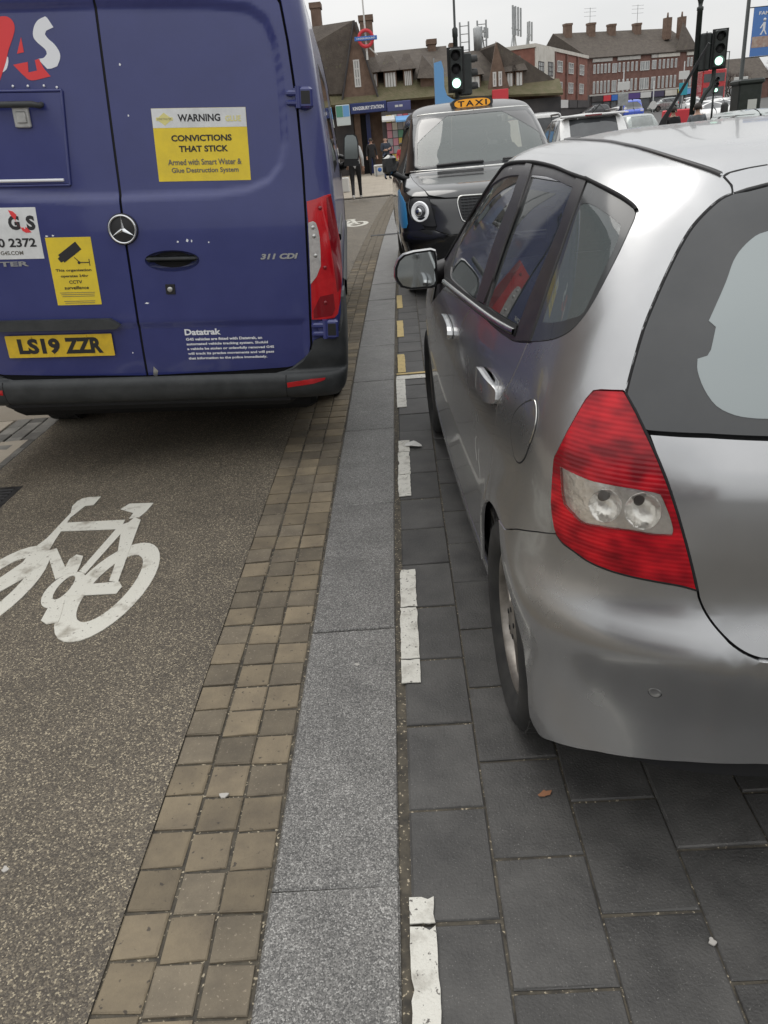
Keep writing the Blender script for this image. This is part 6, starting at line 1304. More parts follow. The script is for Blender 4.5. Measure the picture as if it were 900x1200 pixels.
def terrace():
    loc, rz, L = facade_frame((27.6, 119.5), (43.3, 123.7))
    b = thing('terrace', 'long red brick terrace with white strip windows and a tiled roof', 'building', loc, rz)
    MB().box(0, L, .05, 10, 0, 9.4).build('wall', M_brickd, b)
    quadm([(-.3, -.3, 9.3), (L+.2, -.3, 9.3), (L-1.5, 5.2, 12.6), (-3, 5.2, 12.9)], .15).build('roof', M_tile, b)
    quadm([(L+.2, -.3, 9.3), (L+.2, 10, 9.3), (L-1.5, 5.2, 12.6)], .15).build('roof', M_tile, b); quadm([(-.3, -.3, 9.3), (-3, 5.2, 12.9), (-4, 9, 9.3)], .15).build('roof', M_tile, b)
    for x, z in ((-1.6, 13.9), (1.9, 13.8), (5.0, 13.5), (8.9, 13.4)): chimney(b, x, x+.95, 4.6, 11, z, 0)
    g = quadm([(12.6, -.35, 9.4), (16.0, -.35, 9.4), (14.6, 1.5, 12.9)], .1).build('roof', M_tile, b)
    for x in (12.4, 14.6): m = MB(); m.box(x, x+.8, 2, 3, 11, 13.6); m.lathe([(.14, 13.6), (.1, 14.2)], 8, 0, Matrix.Translation((x+.4, 2.5, 0))); m.build('chimney', M_brown, b)
    n = 0
    for k, (x0, x1) in enumerate(((.4, 3.1), (4.1, 7.3), (9.2, 9.9), (10.2, 13.3), (14.6, 15.6))):
        m = MB(); m.box(x0-.1, x1+.1, -.12, .04, 8.75, 9.35); m.build('parapet_panel', M_render if k >= 3 else M_concrete, b)
        w_ = max(2, int((x1-x0)/.54))
        for i in range(w_):
            xx = x0+(x1-x0)*(i+.15)/w_
            for z0, z1 in ((7.40, 8.50), (5.05, 6.50)):
                m = MB(); m.box(xx, xx+.30, -.05, .08, z0, z1); o = m.build('window', M_winwht, b); m = MB(); m.box(xx+.05, xx+.25, -.07, -.051, z0+.1, z1-.1); m.build('pane', M_pane, o)
    for x in (3.55, 7.75, 8.45):
        for z0, z1 in ((7.35, 8.45), (5.05, 6.45)): window(b, x-.28, x+.42, -.03, z0, z1, 1)
    MB().box(-.2, L, -.35, .03, 0, 4.9).build('shop_front', M_dark, b); MB().box(-.2, L, -.5, -.36, 4.72, 4.92).build('cornice', M_concrete, b)
    sh_ = [(.1, 1.7, M_dark, 'charcoal'), (1.8, 2.9, M_rd, 'red'), (3.0, 3.9, M_bl, 'bright blue'), (4.0, 5.3, M_tq, 'teal grey'), (5.4, 7.3, M_pu, 'deep purple'), (7.4, 9.0, M_winwht, 'plain white'), (9.1, 11.0, mt('violet', (.06, .05, .10)), 'dusky violet'), (11.2, 13.0, M_render, 'cream'), (13.2, 14.3, M_ye, 'mustard yellow'), (14.4, 15.8, M_lb, 'pale blue')]
    for x0, x1, c, nm in sh_:
        s = thing('shop_fascia', '%s shop fascia at the foot of the long terrace' % nm, 'sign', loc, rz); MB().box(x0, x1, -.62, -.5, 4.0, 4.68).build('board', c, s)
        m = MB(); m.box(x0+.1, x1-.1, -.42, -.36, 2.3, 3.9); m.build('shop_window', M_paned, b)
    for x in (2.2, 9.4):
        a = thing('television_aerial', 'thin rooftop television aerial over the terrace, %s' % ('left of the third chimney' if x < 5 else 'right of the fourth chimney'), 'aerial', loc, rz); m = MB(); m.tube([(x, 4.6, 13.4), (x, 4.6, 15.6)], .035, 5); m.build('mast', M_galv, a)
        for z in (14.6, 15.1, 15.5): m = MB(); m.tube([(x-.9, 4.6, z), (x+.9, 4.6, z)], .022, 4); m.build('rod', M_galv, a)
terrace()

# bare trees and roofs at the end of the road
M_bark = wear('bark', (.07, .055, .045), (.12, .10, .085), 4, (.9, .95))
M_twig = wear('bare twigs', (.085, .066, .058), (.13, .10, .09), 3, (.9, .95))
def bare_tree(x, y, h, seed, label):
    t = thing('bare_tree', label, 'tree', (x, y, 0), 0, 'bare winter trees at the far end of the road'); rnd = random.Random(seed); tr = MB(); cr = MB()
    def grow(p, d, l, r_, lev):
        q = p+d*l; (tr if lev < 2 else cr).tube([p, q], [r_, r_*.65], 5 if lev < 3 else 3, caps=False)
        if lev >= 5: return
        for k in range(3 if lev < 4 else 4):
            a = Vector((rnd.uniform(-1, 1), rnd.uniform(-1, 1), rnd.uniform(-.1, .9))).normalized(); grow(q, (d*.62+a*.75).normalized(), l*rnd.uniform(.62, .82), r_*.6, lev+1)
    grow(Vector((0, 0, 0)), Vector((0, 0, 1)), h*.25, h*.025, 0); tr.build('trunk', M_bark, t); cr.build('crown', M_twig, t)
for i, (x, y, h) in enumerate(((52, 132, 9.5), (57, 128, 11), (61, 133, 8.5), (66, 130, 10.5), (72, 134, 9.5), (78, 131, 11))):
    bare_tree(x, y, h, i+3, 'bare winter tree, %s of six at the far end of the road' % ('first from the left', 'second from the left', 'third from the left', 'third from the right', 'second from the right', 'last on the right')[i])
def far_house(x, y, w_, h, label):
    o = thing('far_house', label, 'house', (x, y, 0), R(8)); MB().box(0, w_, 0, 8, 0, h).build('wall', M_brickd, o)
    m = MB(); m.prism([(-.4, h-.05), (8.4, h-.05), (4, h+3.2)], 'x', -.3, w_+.3); m.build('roof', M_tile, o)
    for k in range(3): window(o, w_*(.1+.3*k), w_*(.28+.3*k), -.05, h-2.2, h-.8, 1)
    MB().box(.2, w_-.2, -.3, -.02, 0, 2.6).build('shop_front', M_dark, o)
far_house(47.5, 138, 13, 5.6, 'low brick house with tiled roof right of the terrace'); far_house(64, 140, 16, 5.4, 'wide low brick house behind the bare trees')
# ------------------------------------------------------------------ traffic lights, posts, signs
def signal_head(root, x, z, rz=0, lit=2, board=True, y=0):
    h = empty('signal_head', (x, y, z), (0, 0, rz)); h.parent = root
    if board: MB().box(-.20, .20, -.012, .012, -.47, .47, bev=.006).build('backing_board', M_vis, h)
    b = MB(); b.box(-.145, .145, -.14, .16, -.44, .44, bev=.03); b.build('case', M_post, h)
    for k in range(3):
        zz = .28-.28*k; q = Matrix.Translation((0, -.14, zz)) @ Matrix.Rotation(R(90), 4, 'X')
        l = MB(); l.lathe([(.10, 0), (.085, .012), (0, .018)], 24, 0, q); l.build('lens', M_lit if k == lit else M_ink, h)
        v = MB(); n = 14; an = [R(-20+220*i/n) for i in range(n+1)]; pts = [(.115*math.cos(a), d, zz+.115*math.sin(a)) for d in (-.14, -.29) for a in an]
        v.add(pts, [(i, i+1, n+2+i, n+1+i) for i in range(n)], 0, True); v.build('visor', M_vis, h)
    return h
def signal_left():
    t = thing('traffic_light', 'traffic light on a tall slim pole showing green above the taxi', 'traffic light', (1.70, 21.0, 0))
    p = MB(); p.lathe([(.055, 0), (.055, 3.55), (.065, 3.57), (.065, 3.72), (.028, 3.76), (.022, 7.5)], 14); p.build('pole', M_post, t)
    signal_head(t, -.02, 2.88, R(-4), 2, True, -.15); h2 = signal_head(t, .20, 2.78, R(100), 9, False, .05)
signal_left()
def signal_right():
    t = thing('traffic_light', 'traffic light on a bent swan neck arm showing green beside the banner', 'traffic light', (8.62, 24.0, 0))
    p = MB(); p.tube([(-.12, 0, 0), (-.12, 0, 1.25), (-.10, 0, 1.62), (.05, 0, 1.95), (.20, 0, 2.12), (.25, 0, 2.35), (.25, 0, 2.6)], .055, 10); p.build('pole', M_post, t)
    signal_head(t, .30, 2.98, R(-14), 2, True, -.1); signal_head(t, .02, 2.95, R(70), 9, True, .12)
    b = thing('tall_post', 'tall black post with a domed cap left of the swan neck signal', 'post', (8.42, 24.15, 0))
    p = MB(); p.lathe([(.075, 0), (.072, 3.92), (.085, 3.93), (.085, 4.0), (.05, 4.02), (.06, 4.1), (.085, 4.17), (.06, 4.25), (0, 4.28)], 14); p.build('pole', M_post, b)
    c = MB(); c.box(.09, .34, -.08, .08, 2.55, 2.95, bev=.03); c.build('bracket_box', M_post, b)
signal_right()
def small_signal(x, y, label):
    t = thing('traffic_light', label, 'traffic light', (x, y, 0)); p = MB(); p.lathe([(.06, 0), (.055, 3.4)], 10); p.build('pole', M_post, t); signal_head(t, 0, 2.9, 0, 2, False, -.2)
small_signal(19.3, 52, 'small distant traffic light in front of the pale blue shop'); small_signal(22.2, 50, 'small distant traffic light behind the black cabinet')
def lamp_post(x, y, h, label, arm=None, arms=1.6):
    t = thing('lamp_post', label, 'lamp post', (x, y, 0)); p = MB(); p.lathe([(.11, 0), (.11, 1.2), (.07, 1.25), (.05, h)], 10)
    if arm: p.tube([(0, 0, h-.05), (arm*arms, 0, h+.05)], .04, 8)
    p.build('post', M_post, t)
    if arm: l = MB(); l.box(arm*arms-.32, arm*arms+.32, -.12, .12, h-.08, h+.10, bev=.05); l.build('lantern', M_galv, t)
    return t
lamp_post(12.10, 30.2, 9.5, 'tall dark lamp post carrying the blue banner')
bn = thing('banner', 'blue lamp post banner with a white walking figure', 'banner', (12.62, 30.1, 0)); MB().box(-.36, .70, -.012, .012, 3.05, 4.45).build('cloth', mt('banner blue', (.09, .22, .55)), bn)
m = MB(); m.box(-.34, .68, -.016, -.0125, 3.30, 3.62); m.build('picture', wear('banner picture', (.35, .2, .16), (.5, .42, .36), 6), bn)
m = MB(); m.box(-.02, .06, -.018, -.0125, 3.80, 4.02); m.lathe([(.05, -.003), (.05, .003)], 10, 0, Matrix.Translation((.02, -.0155, 4.09)) @ Matrix.Rotation(R(90), 4, 'X')); m.prism([(-.02, 3.8), (-.10, 3.66), (-.05, 3.66), (.02, 3.78), (.09, 3.66), (.13, 3.66), (.06, 3.8)], 'y', -.018, -.0125); m.prism([(-.02, 4.0), (-.12, 3.86), (-.09, 3.84), (0, 3.95)], 'y', -.0175, -.0125); m.build('walking_figure', M_wht, bn)
ptext('FAMILY', bn, M_wht, Matrix.Translation((.12, -.018, 4.28)), w=.62, h=.10, bold=.03)
for z in (3.03, 4.46): m = MB(); m.tube([(-.50, 0, z), (.72, 0, z)], .016, 6); m.build('arm', M_post, bn)
lamp_post(21.2, 48, 6.1, 'small lamp post with a sideways arm beyond the swan neck signal', -1, 1.3); lamp_post(38.5, 100, 7.4, 'far thin lamp post above the bare trees', -1, 2.5)
def flag_sign():
    t = thing('blue_banner', 'curved light blue feather banner behind the left traffic light', 'banner', (1.98, 30, 0))
    m = MB(); m.prism([(-.32, 2.35), (-.30, 3.75), (-.05, 3.80), (.02, 3.55), (.02, 3.0), (.10, 2.75), (.30, 2.62), (.45, 2.58), (.48, 2.38), (.30, 2.3)], 'y', -.02, .02); m.build('cloth', M_lb, t)
    m = MB(); m.tube([(-.30, .03, 0), (-.30, .03, 3.9)], .025, 6); m.build('pole', M_galv, t)
flag_sign()
def cabinet():
    c = thing('street_cabinet', 'black phone cabinet with a cap and small white notice', 'cabinet', (10.2, 25, 0))
    MB().box(-.32, .32, -.3, .3, 0, 2.12, bev=.03).build('body', M_post, c); MB().box(-.37, .37, -.35, .35, 2.10, 2.24, bev=.04).build('cap', M_post, c)
    MB().box(-.05, .20, -.306, -.301, 1.35, 1.72).build('notice', M_winwht, c); MB().box(-.25, .25, -.304, -.301, .3, 1.2).build('door_panel', M_vis, c)
cabinet()
def post_sign(x, y, h, parts_, label, cat='sign'):
    t = thing('road_sign', label, cat, (x, y, 0)); p = MB(); p.lathe([(.035, 0), (.035, h)], 8); p.build('post', M_galv, t)
    for kind, z, w_, hh, mm in parts_:
        m = MB()
        if kind == 'disc': m.lathe([(w_, -.01), (w_, .01), (0, .012)], 24, 0, Matrix.Translation((0, -.06, z)) @ Matrix.Rotation(R(90), 4, 'X'), smooth=False)
        else: m.box(-w_, w_, -.07, -.04, z-hh, z+hh, bev=.01)
        m.build('plate', mm, t)
    return t
M_wp = M_winwht
post_sign(17.3, 57, 3.6, (('disc', 2.2, .24, 0, M_wp),), 'round pale blue road sign before the blue shop'); post_sign(15.6, 58, 4.4, (('box', 3.5, .40, .24, M_wp), ('box', 2.7, .34, .36, M_galv)), 'twin white plates on a post left of the round sign')
post_sign(19.5, 58, 4.6, (('box', 3.8, .34, .24, M_wp), ('box', 3.0, .28, .36, M_tq)), 'white and green plates on a post before the terrace'); post_sign(14.2, 35.5, 2.7, (('box', 2.35, .28, .3, M_wp), ('disc', 2.36, .20, 0, M_rd)), 'white plate with red disc left of the black cabinet')
bl = thing('bollard', 'black bollard with a yellow base band beside the white cars', 'bollard', (8.55, 22.2, 0)); m = MB(); m.lathe([(.09, .62), (.09, 1.62), (.06, 1.68), (0, 1.69)], 14); m.build('shaft', M_vis, bl); m = MB(); m.lathe([(.13, 0), (.13, .9), (.10, .92)], 14); m.build('sleeve', M_ye, bl, (.14, -.12, .45))
for (x, y, s_, lb, f) in ((-.62, 43, .26, 'small white cube block with a blue disc in front of the station', True), (-1.80, 30, .25, 'larger plain white cube block near the walker with white shoes', False)):
    c = thing('white_block', lb, 'block', (x, y, 0)); MB().box(-s_, s_, -s_, s_, 0, s_*1.9, bev=.02).build('cube', M_winwht, c)
    if f: m = MB(); m.lathe([(.10, 0), (.10, .004), (0, .005)], 20, 0, Matrix.Translation((0.03, -s_-.001, .26)) @ Matrix.Rotation(R(90), 4, 'X')); m.build('disc', M_bl, c)
# a low rail and paper on the forecourt
m = thing('bench', 'low pale bench by the kiosk front', 'bench', (-.45, 41.5, 0)); MB().box(-.38, .38, -.18, .18, .42, .50, bev=.02).build('seat', M_concrete, m)
for x in (-.3, .3): MB().box(x-.04, x+.04, -.15, .15, 0, .42).build('leg', M_galv, m)

# ------------------------------------------------------------------ more vehicles
M_pw = wear('white paint', (.70, .70, .69), (.76, .76, .75), 3, (.2, .35), coat=.5); M_ps = wear('grey green paint', (.30, .33, .32), (.36, .39, .38), 3, (.2, .35), metal=.5, coat=.5)
M_pb = wear('blue van paint', (.05, .10, .50), (.06, .12, .56), 3, (.2, .35), coat=.5); M_pg = wear('lime paint', (.30, .46, .05), (.36, .52, .07), 3, (.25, .4), coat=.4); M_pr = wear('bus red', (.45, .02, .025), (.52, .03, .035), 3, (.2, .35), coat=.5); M_pd = wear('dark paint', (.03, .03, .035), (.05, .05, .055), 3, (.2, .35), coat=.5)
ES = [(.00,.22,.80,.12,4.35,.35,3.4,.6,2.8),(.12,.34,.86,.04,4.44,.4,3.4,.6,2.8),(.28,.5,.885,.0,4.5,.42,3.2,.65,2.8),(.48,.7,.885,.03,4.48,.42,3.2,.7,2.8),(.66,.88,.865,.10,4.2,.42,3.2,.7,2.8),(.74,.96,.85,.14,3.5,.42,3.3,.7,2.8),(.80,1.0,.835,.17,3.2,.42,3.3,.7,2.8),(1.0,1.18,.76,.33,2.75,.42,3.3,.7,2.8),(1.2,1.36,.68,.50,2.35,.42,3.2,.6,2.8),(1.3,1.44,.62,.60,2.15,.42,3,.6,2.8),(1.36,1.475,.52,.75,2.05,.4,2.6,.5,2.6),(1.6,1.51,.02,1.3,1.45,.03,2,.03,2)]
VN = [(.00,.25,.88,.12,4.8,.2,6,.5,3),(.2,.45,.93,.03,4.9,.2,6,.5,3),(.6,.85,.94,.0,4.9,.2,6,.5,3),(.85,1.1,.93,.0,4.7,.2,6,.5,3),(.95,1.2,.92,.01,4.1,.2,6,.5,3),(1.5,1.75,.86,.04,3.55,.2,6,.5,3),(1.85,2.1,.80,.10,3.25,.25,5,.5,3),(1.98,2.2,.6,.35,3.0,.3,4,.4,3),(2.2,2.27,.02,1.4,2.0,.03,2,.03,2)]
def simple_car(rows, paint, loc, rz, label, name='parked_car', cat='car', front=False, group=None, belt=.80, top=1.28, glass=None):
    """front=True: the shell's own rear end (s=0) is drawn as the far end; the car is simply turned round"""
    root = thing(name, label, cat, loc, rz, group); sh = Shell(rows, dv=.03, ds=.05); glass = glass or M_dglass2
    yw = (.85, rows[3][4]-.95)
    def cut(v, s):
        p, _ = sh.ev(v, s); return abs(float(p[0])) > .5 and min(math.hypot(float(p[1])-y, float(p[2])-.31) for y in yw) < .37
    grid_part('body', sh, rows[0][0]+.01, belt, paint, root, nv=26, ns=90, cut=cut); grid_part('roof', sh, top, rows[-1][0]-.01, paint, root, nv=12, ns=40)
    grid_part('inner_shell', sh, rows[0][0]+.05, belt-.02, M_dgap, root, off=-.05, nv=8, ns=40, cut=cut)
    # glass band with painted pillars
    g = grid_part('windows', sh, belt, top, glass, root, off=-.008, nv=10, ns=60)
    for k, (a, b_) in enumerate(((.14, .20), (.44, .47), (.66, .69), (.80, .86))):
        L = np.interp((belt+top)/2, sh.vs, sh.L)
        for mir in (False, True): panel('pillar', sh, [(belt-.01, a*L), (belt-.01, b_*L), (top+.01, b_*L*.97), (top+.01, a*L*.97)], paint if k in (0, 3) else M_trim, root, off=.002, skirt=.01, gap=0, mirror=mir, step=.08)
    Lm = np.interp(belt-.15, sh.vs, sh.L)
    for mir in (False, True):
        panel('tail_light', sh, [(belt-.30, .62), (belt-.04, .60), (belt-.03, .78), (belt-.10, .92), (belt-.28, .88)], M_red, root, off=.006, skirt=.01, gap=0, mirror=mir, step=.06)
        panel('headlight', sh, [(belt-.30, Lm-.75), (belt-.14, Lm-.85), (belt-.16, Lm-.55), (belt-.30, Lm-.42)], M_clear, root, off=.006, skirt=.01, gap=0, mirror=mir, step=.06)
        sx_ = 1 if mir else -1
        m_ = MB(); m_.box(sx_*.93-.09, sx_*.93+.09, rows[3][4]*.60, rows[3][4]*.60+.12, 1.0, 1.16, bev=.05); m_.build('door_mirror', paint, root)
        for y in yw: wheel(root, sx_*.75, y, .31, .31, .2, .2, sx_, spokes=7, tread=False)
    b = MB(); b.box(-.26, .26, -.012, .03, .62, .73); b.build('number_plate', M_plate, root)
    b = MB(); b.box(-.26, .26, rows[3][4]-.02, rows[3][4]+.012, .42, .53); b.build('number_plate', M_winwht, root)
    b = MB(); b.box(-.7, .7, .3, rows[3][4]-.3, .2, .32); b.build('floor', M_dgap, root)
    return root, sh
M_dglass2 = wear('car window', (.035, .038, .042), (.07, .075, .08), 2, (.04, .10), coat=.6)
M_lglass = wear('pale screen', (.20, .225, .22), (.30, .33, .32), 2, (.05, .12), coat=.6)
est, esh = simple_car(ES, M_pw, (4.02, 16.6, 0), R(-2), 'white estate car behind the taxi, its dark rear window towards us', front=False)
est.scale = (1, 1, 1.12)
for mir in (False, True):
    m = MB(); m.tube([((1 if mir else -1)*.56, .95, 1.475), ((1 if mir else -1)*.58, 1.1, 1.53), ((1 if mir else -1)*.58, 2.1, 1.53), ((1 if mir else -1)*.55, 2.25, 1.47)], .018, 6); m.build('roof_rail', M_trim, est)
m = MB(); m.box(-.62, .62, .50, .75, 1.445, 1.485, bev=.015); sp_ = m.build('spoiler', M_pw, est); m = MB(); m.box(-.16, .16, .485, .50, 1.45, 1.475); m.build('brake_light', M_redd, sp_)
m = MB(); m.tube([(.05, .85, 1.50), (.15, .65, 1.62)], .012, 5); m.build('aerial', M_vis, est)
simple_car(JROWS, M_ps, (8.4, 21.4, 0), R(180-6), 'grey green car facing us, just beyond the silver roof', glass=M_lglass, belt=.80, top=1.26)
simple_car(VN, M_pb, (23.4, 85, rise(85)), R(172), 'bright blue van facing us before the terrace shops', 'parked_van', 'van', belt=.92, top=1.7)[0].scale = (.95, .95, .78)
simple_car(JROWS, M_ps, (11.2, 38, rise(38)), R(2), 'pale green grey car seen from behind near the motorcycle', belt=.80, top=1.26, glass=M_lglass)
simple_car(JROWS, M_pw, (20.6, 57, rise(57)), R(172), 'white car facing us nearest the yellow bollard sleeve', belt=.80, top=1.26)
simple_car(JROWS, M_pw, (23.2, 62, rise(62)), R(172), 'second white car, half hidden by the black bollard', belt=.80, top=1.26)
simple_car(JROWS, M_pd, (28.0, 76, rise(76)), R(170), 'dark car far down the road between the signals', belt=.80, top=1.26)
simple_car(VN, M_pw, (8.6, 47, 0), R(4), 'small white van far behind the white estate car', 'parked_van', 'van', belt=.92, top=1.7)
simple_car(VN, M_pg, (13.75, 20.9, 0), R(97), 'lime green van parked sideways at the right edge', 'parked_van', 'van', belt=.92, top=1.7)
bus = thing('red_bus', 'red bus far away between the post and the black cabinet', 'bus', (35.2, 95, rise(95)), R(-12)); MB().box(-1.2, 1.2, 0, 9, .4, 3.9, bev=.12).build('body', M_pr, bus); MB().box(-1.05, 1.05, -.03, -.001, 1.2, 2.2).build('windscreen', M_dglass2, bus); MB().box(-1.05, 1.05, -.03, -.001, 2.7, 3.5).build('upper_window', M_dglass2, bus)
for x in (-.95, .95):
    for y in (1.8, 7): wheel(bus, x, y, .48, .48, .28, .3, 1 if x > 0 else -1, tread=False)
def motorcycle(x, y, rz):
    t = thing('motorcycle', 'dark red and black motorcycle standing before the blue van', 'motorcycle', (x, y, 0), rz)
    for yy in (-.68, .68):
        m = MB(); m.lathe(tyre_profile(.31, .12, .2), 28, 0, Matrix.Translation((0, yy, .31)) @ Matrix.Rotation(R(90), 4, 'Y'), closed=True); w_ = m.build('wheel', M_rubber, t)
        m = MB(); m.lathe([(.2, -.03), (.2, .03), (.17, .02), (.17, -.02)], 24, 0, Matrix.Translation((0, yy, .31)) @ Matrix.Rotation(R(90), 4, 'Y'), closed=True); m.build('rim', M_galv, w_)
    m = MB(); m.box(-.14, .14, -.3, .3, .30, .68, bev=.08); m.build('engine', M_vis, t)
    m = MB(); m.box(-.17, .17, .0, .52, .62, .98, bev=.12); m.build('tank', M_pr, t); m = MB(); m.box(-.14, .14, -.72, .05, .74, .86, bev=.06); m.build('saddle', M_vis, t)
    m = MB(); m.box(-.20, .20, .50, .72, .78, 1.15, bev=.09); m.build('fairing', M_pd, t); m = MB(); m.tube([(-.34, .40, 1.05), (0, .52, 1.0), (.34, .40, 1.05)], .018, 6); m.build('handlebar', M_galv, t)
    for s_ in (-1, 1): m = MB(); m.tube([(s_*.09, .50, .95), (s_*.09, .68, .31)], .025, 6); m.build('fork', M_galv, t)
    m = MB(); m.box(-.22, .22, -.95, -.6, .86, 1.2, bev=.05); m.build('top_box', M_vis, t); m = MB(); m.box(-.10, .10, .72, .735, .9, 1.05, bev=.005); m.build('headlight', M_clear, t)
motorcycle(10.4, 33, R(118))
rb_ = thing('red_barrier', 'red and white road barrier beside the motorcycle', 'barrier', (11.9, 36, 0)); MB().box(-.55, .55, -.15, .15, .7, 1.7, bev=.04).build('panel', M_rd, rb_); MB().box(-.56, .56, -.155, -.151, .95, 1.10).build('stripe', M_winwht, rb_)
for x in (-.4, .4): MB().box(x-.1, x+.1, -.25, .25, 0, .7).build('foot', M_rd, rb_)

for x, y, mm, lb in ((26.5, 104, M_pd, 'small dark distant car in front of the red shop fascia'), (31.0, 108, M_pw, 'small white distant car before the middle of the terrace'), (36.5, 110, M_ps, 'small grey distant car before the cream shop'), (30.2, 88, M_pw, 'white distant car behind the round headed post'), (26.8, 68, M_pd, 'dark distant car behind the two white cars')):
    simple_car(JROWS, mm, (x, y, rise(y)), R(95 if y > 100 else 174), lb, belt=.80, top=1.26)
# ------------------------------------------------------------------ people (one continuous skinned body each)
M_skin = wear('skin', (.42, .25, .18), (.48, .30, .22), 20, (.45, .6)); M_black = wear('black cloth', (.014, .014, .016), (.026, .026, .028), 20, (.8, .9)); M_nvy = wear('navy cloth', (.03, .04, .06), (.05, .06, .085), 20, (.8, .9)); M_jean = wear('blue jeans', (.07, .095, .17), (.11, .14, .22), 20, (.8, .9)); M_palej = wear('pale jacket', (.45, .45, .44), (.55, .55, .54), 10, (.8, .9)); M_redj = wear('red jacket', (.40, .035, .05), (.48, .05, .07), 10, (.8, .9)); M_shoe = pbsdf('white shoes', (.65, .63, .60), .6); M_hair = wear('dark hair', (.02, .016, .013), (.04, .03, .025), 40, (.5, .7)); M_grn = wear('grey coat', (.10, .11, .12), (.15, .16, .17), 10, (.8, .9))
def person(loc, rz, label, P, mats, hair=True, h=1.72):
    """P: joint positions; mats = (top, legs, shoes)"""
    t = thing('person', label, 'person', loc, rz)
    V = []; E_ = []; Rr = []; Lb = []
    def add(p, r_, lab, par=None):
        V.append(p); Rr.append(r_); Lb.append(lab)
        if par is not None: E_.append((par, len(V)-1))
        return len(V)-1
    pel = add(P['pelvis'], .145, 1); wst = add(P['waist'], .135, 0, pel); che = add(P['chest'], .165, 0, wst); nk0 = add(P['neckbase'], .085, 0, che); nk = add(P['neck'], .052, 3, nk0); hd = add(P['head'], .085, 3, nk); hd2 = add(P['crown'], .078, 3, hd)
    face = add(tuple(Vector(P['head'])+Vector((0, -.055, -.02))), .055, 3, hd)
    for s_ in ('l', 'r'):
        sx_ = -1 if s_ == 'l' else 1
        sho = add(P['sh'+s_], .075, 0, che); el = add(P['el'+s_], .05, 0, sho); wr = add(P['wr'+s_], .036, 0, el)
        d = (Vector(P['ha'+s_])-Vector(P['wr'+s_])); n = d.normalized(); sd = n.cross(Vector((0, 1, 0))).normalized() if abs(n.y) < .9 else n.cross(Vector((0, 0, 1))).normalized()
        pm = add(tuple(Vector(P['wr'+s_])+d*.5), .03, 3, wr); kn = add(P['ha'+s_], .028, 3, pm)
        for q in range(4):
            b_ = Vector(P['ha'+s_])+sd*(.02*(q-1.5)); f1 = add(tuple(b_+n*(.035+.008*(q in (1, 2)))), .0095, 3, kn); add(tuple(b_+n*(.07+.01*(q in (1, 2)))+Vector((0, -.012, 0))), .0085, 3, f1)
        th = add(tuple(Vector(P['wr'+s_])+d*.55+sd*(-.035)), .011, 3, pm); add(tuple(Vector(P['wr'+s_])+d*.9+sd*(-.05)), .0095, 3, th)
        hip = add(P['hi'+s_], .10, 1, pel); kne = add(P['kn'+s_], .062, 1, hip); an = add(P['an'+s_], .045, 1, kne); he = add(tuple(Vector(P['an'+s_])+Vector((0, .02, -.05))), .042, 2, an); add(P['to'+s_], .036, 2, he)
    me = bpy.data.meshes.new('body'); me.from_pydata([tuple(p) for p in V], E_, []); o = bpy.data.objects.new('body', me); COL.objects.link(o)
    sk = o.modifiers.new('skin', 'SKIN'); sk.use_smooth_shade = True; su = o.modifiers.new('sub', 'SUBSURF'); su.levels = 1; su.render_levels = 1
    for i, sv in enumerate(me.skin_vertices[0].data): sv.radius = (Rr[i]*(1.15 if Lb[i] in (0, 1) and i in (0, 1, 2) else 1), Rr[i]*(.8 if i in (0, 1, 2) else 1)); sv.use_root = (i == 0)
    dg = bpy.context.evaluated_depsgraph_get(); nm = bpy.data.meshes.new_from_object(o.evaluated_get(dg)); bpy.data.objects.remove(o)
    segs = [(Vector(V[a]), Vector(V[b]), Lb[b] if Lb[b] != 1 or Lb[a] == 1 else 1) for a, b in E_]
    for mm in (mats[0], mats[1], mats[2], M_skin): nm.materials.append(mm)
    for pg in nm.polygons:
        c = pg.center; best = 9; lab = 0
        for a, b, l_ in segs:
            ab = b-a; tt = max(0, min(1, (c-a).dot(ab)/max(ab.length_squared, 1e-9))); dd = (c-(a+ab*tt)).length
            if dd < best: best = dd; lab = l_
        pg.material_index = lab; pg.use_smooth = True
    body = link('body', nm, None, t)
    hc = Vector(P['head'])
    if hair:
        m = MB(); pr = []
        for i in range(9): a = math.pi/2*(i/8)*1.25; pr.append((.098*math.cos(a-.4) if False else max(.0, .101*math.cos(math.pi/2*i/8)), .115*math.sin(math.pi/2*i/8)))
        m.lathe([(.094, -.05)]+pr, 20, 0, Matrix.Translation(hc+Vector((0, .022, .035)))); m.build('hair', M_hair, t)
    # face: eyes, nose, mouth, ears
    for sx_ in (-1, 1): f = MB(); f.lathe([(.010, 0), (.006, .005), (0, .006)], 8, 0, Matrix.Translation(hc+Vector((sx_*.032, -.102, .012))) @ Matrix.Rotation(R(90), 4, 'X')); f.build('eye', M_ink, t)
    f = MB(); f.tube([hc+Vector((0, -.100, .015)), hc+Vector((0, -.122, -.022))], [.008, .014], 6); f.build('nose', M_skin, t)
    for sx_ in (-1, 1): f = MB(); f.tube([hc+Vector((sx_*.088, .0, .03)), hc+Vector((sx_*.096, .012, 0)), hc+Vector((sx_*.088, .0, -.035))], [.012, .018, .010], 6); f.build('ear', M_skin, t)
    f = MB(); f.tube([hc+Vector((-.025, -.098, -.052)), hc+Vector((0, -.106, -.054)), hc+Vector((.025, -.098, -.052))], .006, 6); f.build('mouth', M_redj, t)
    return t
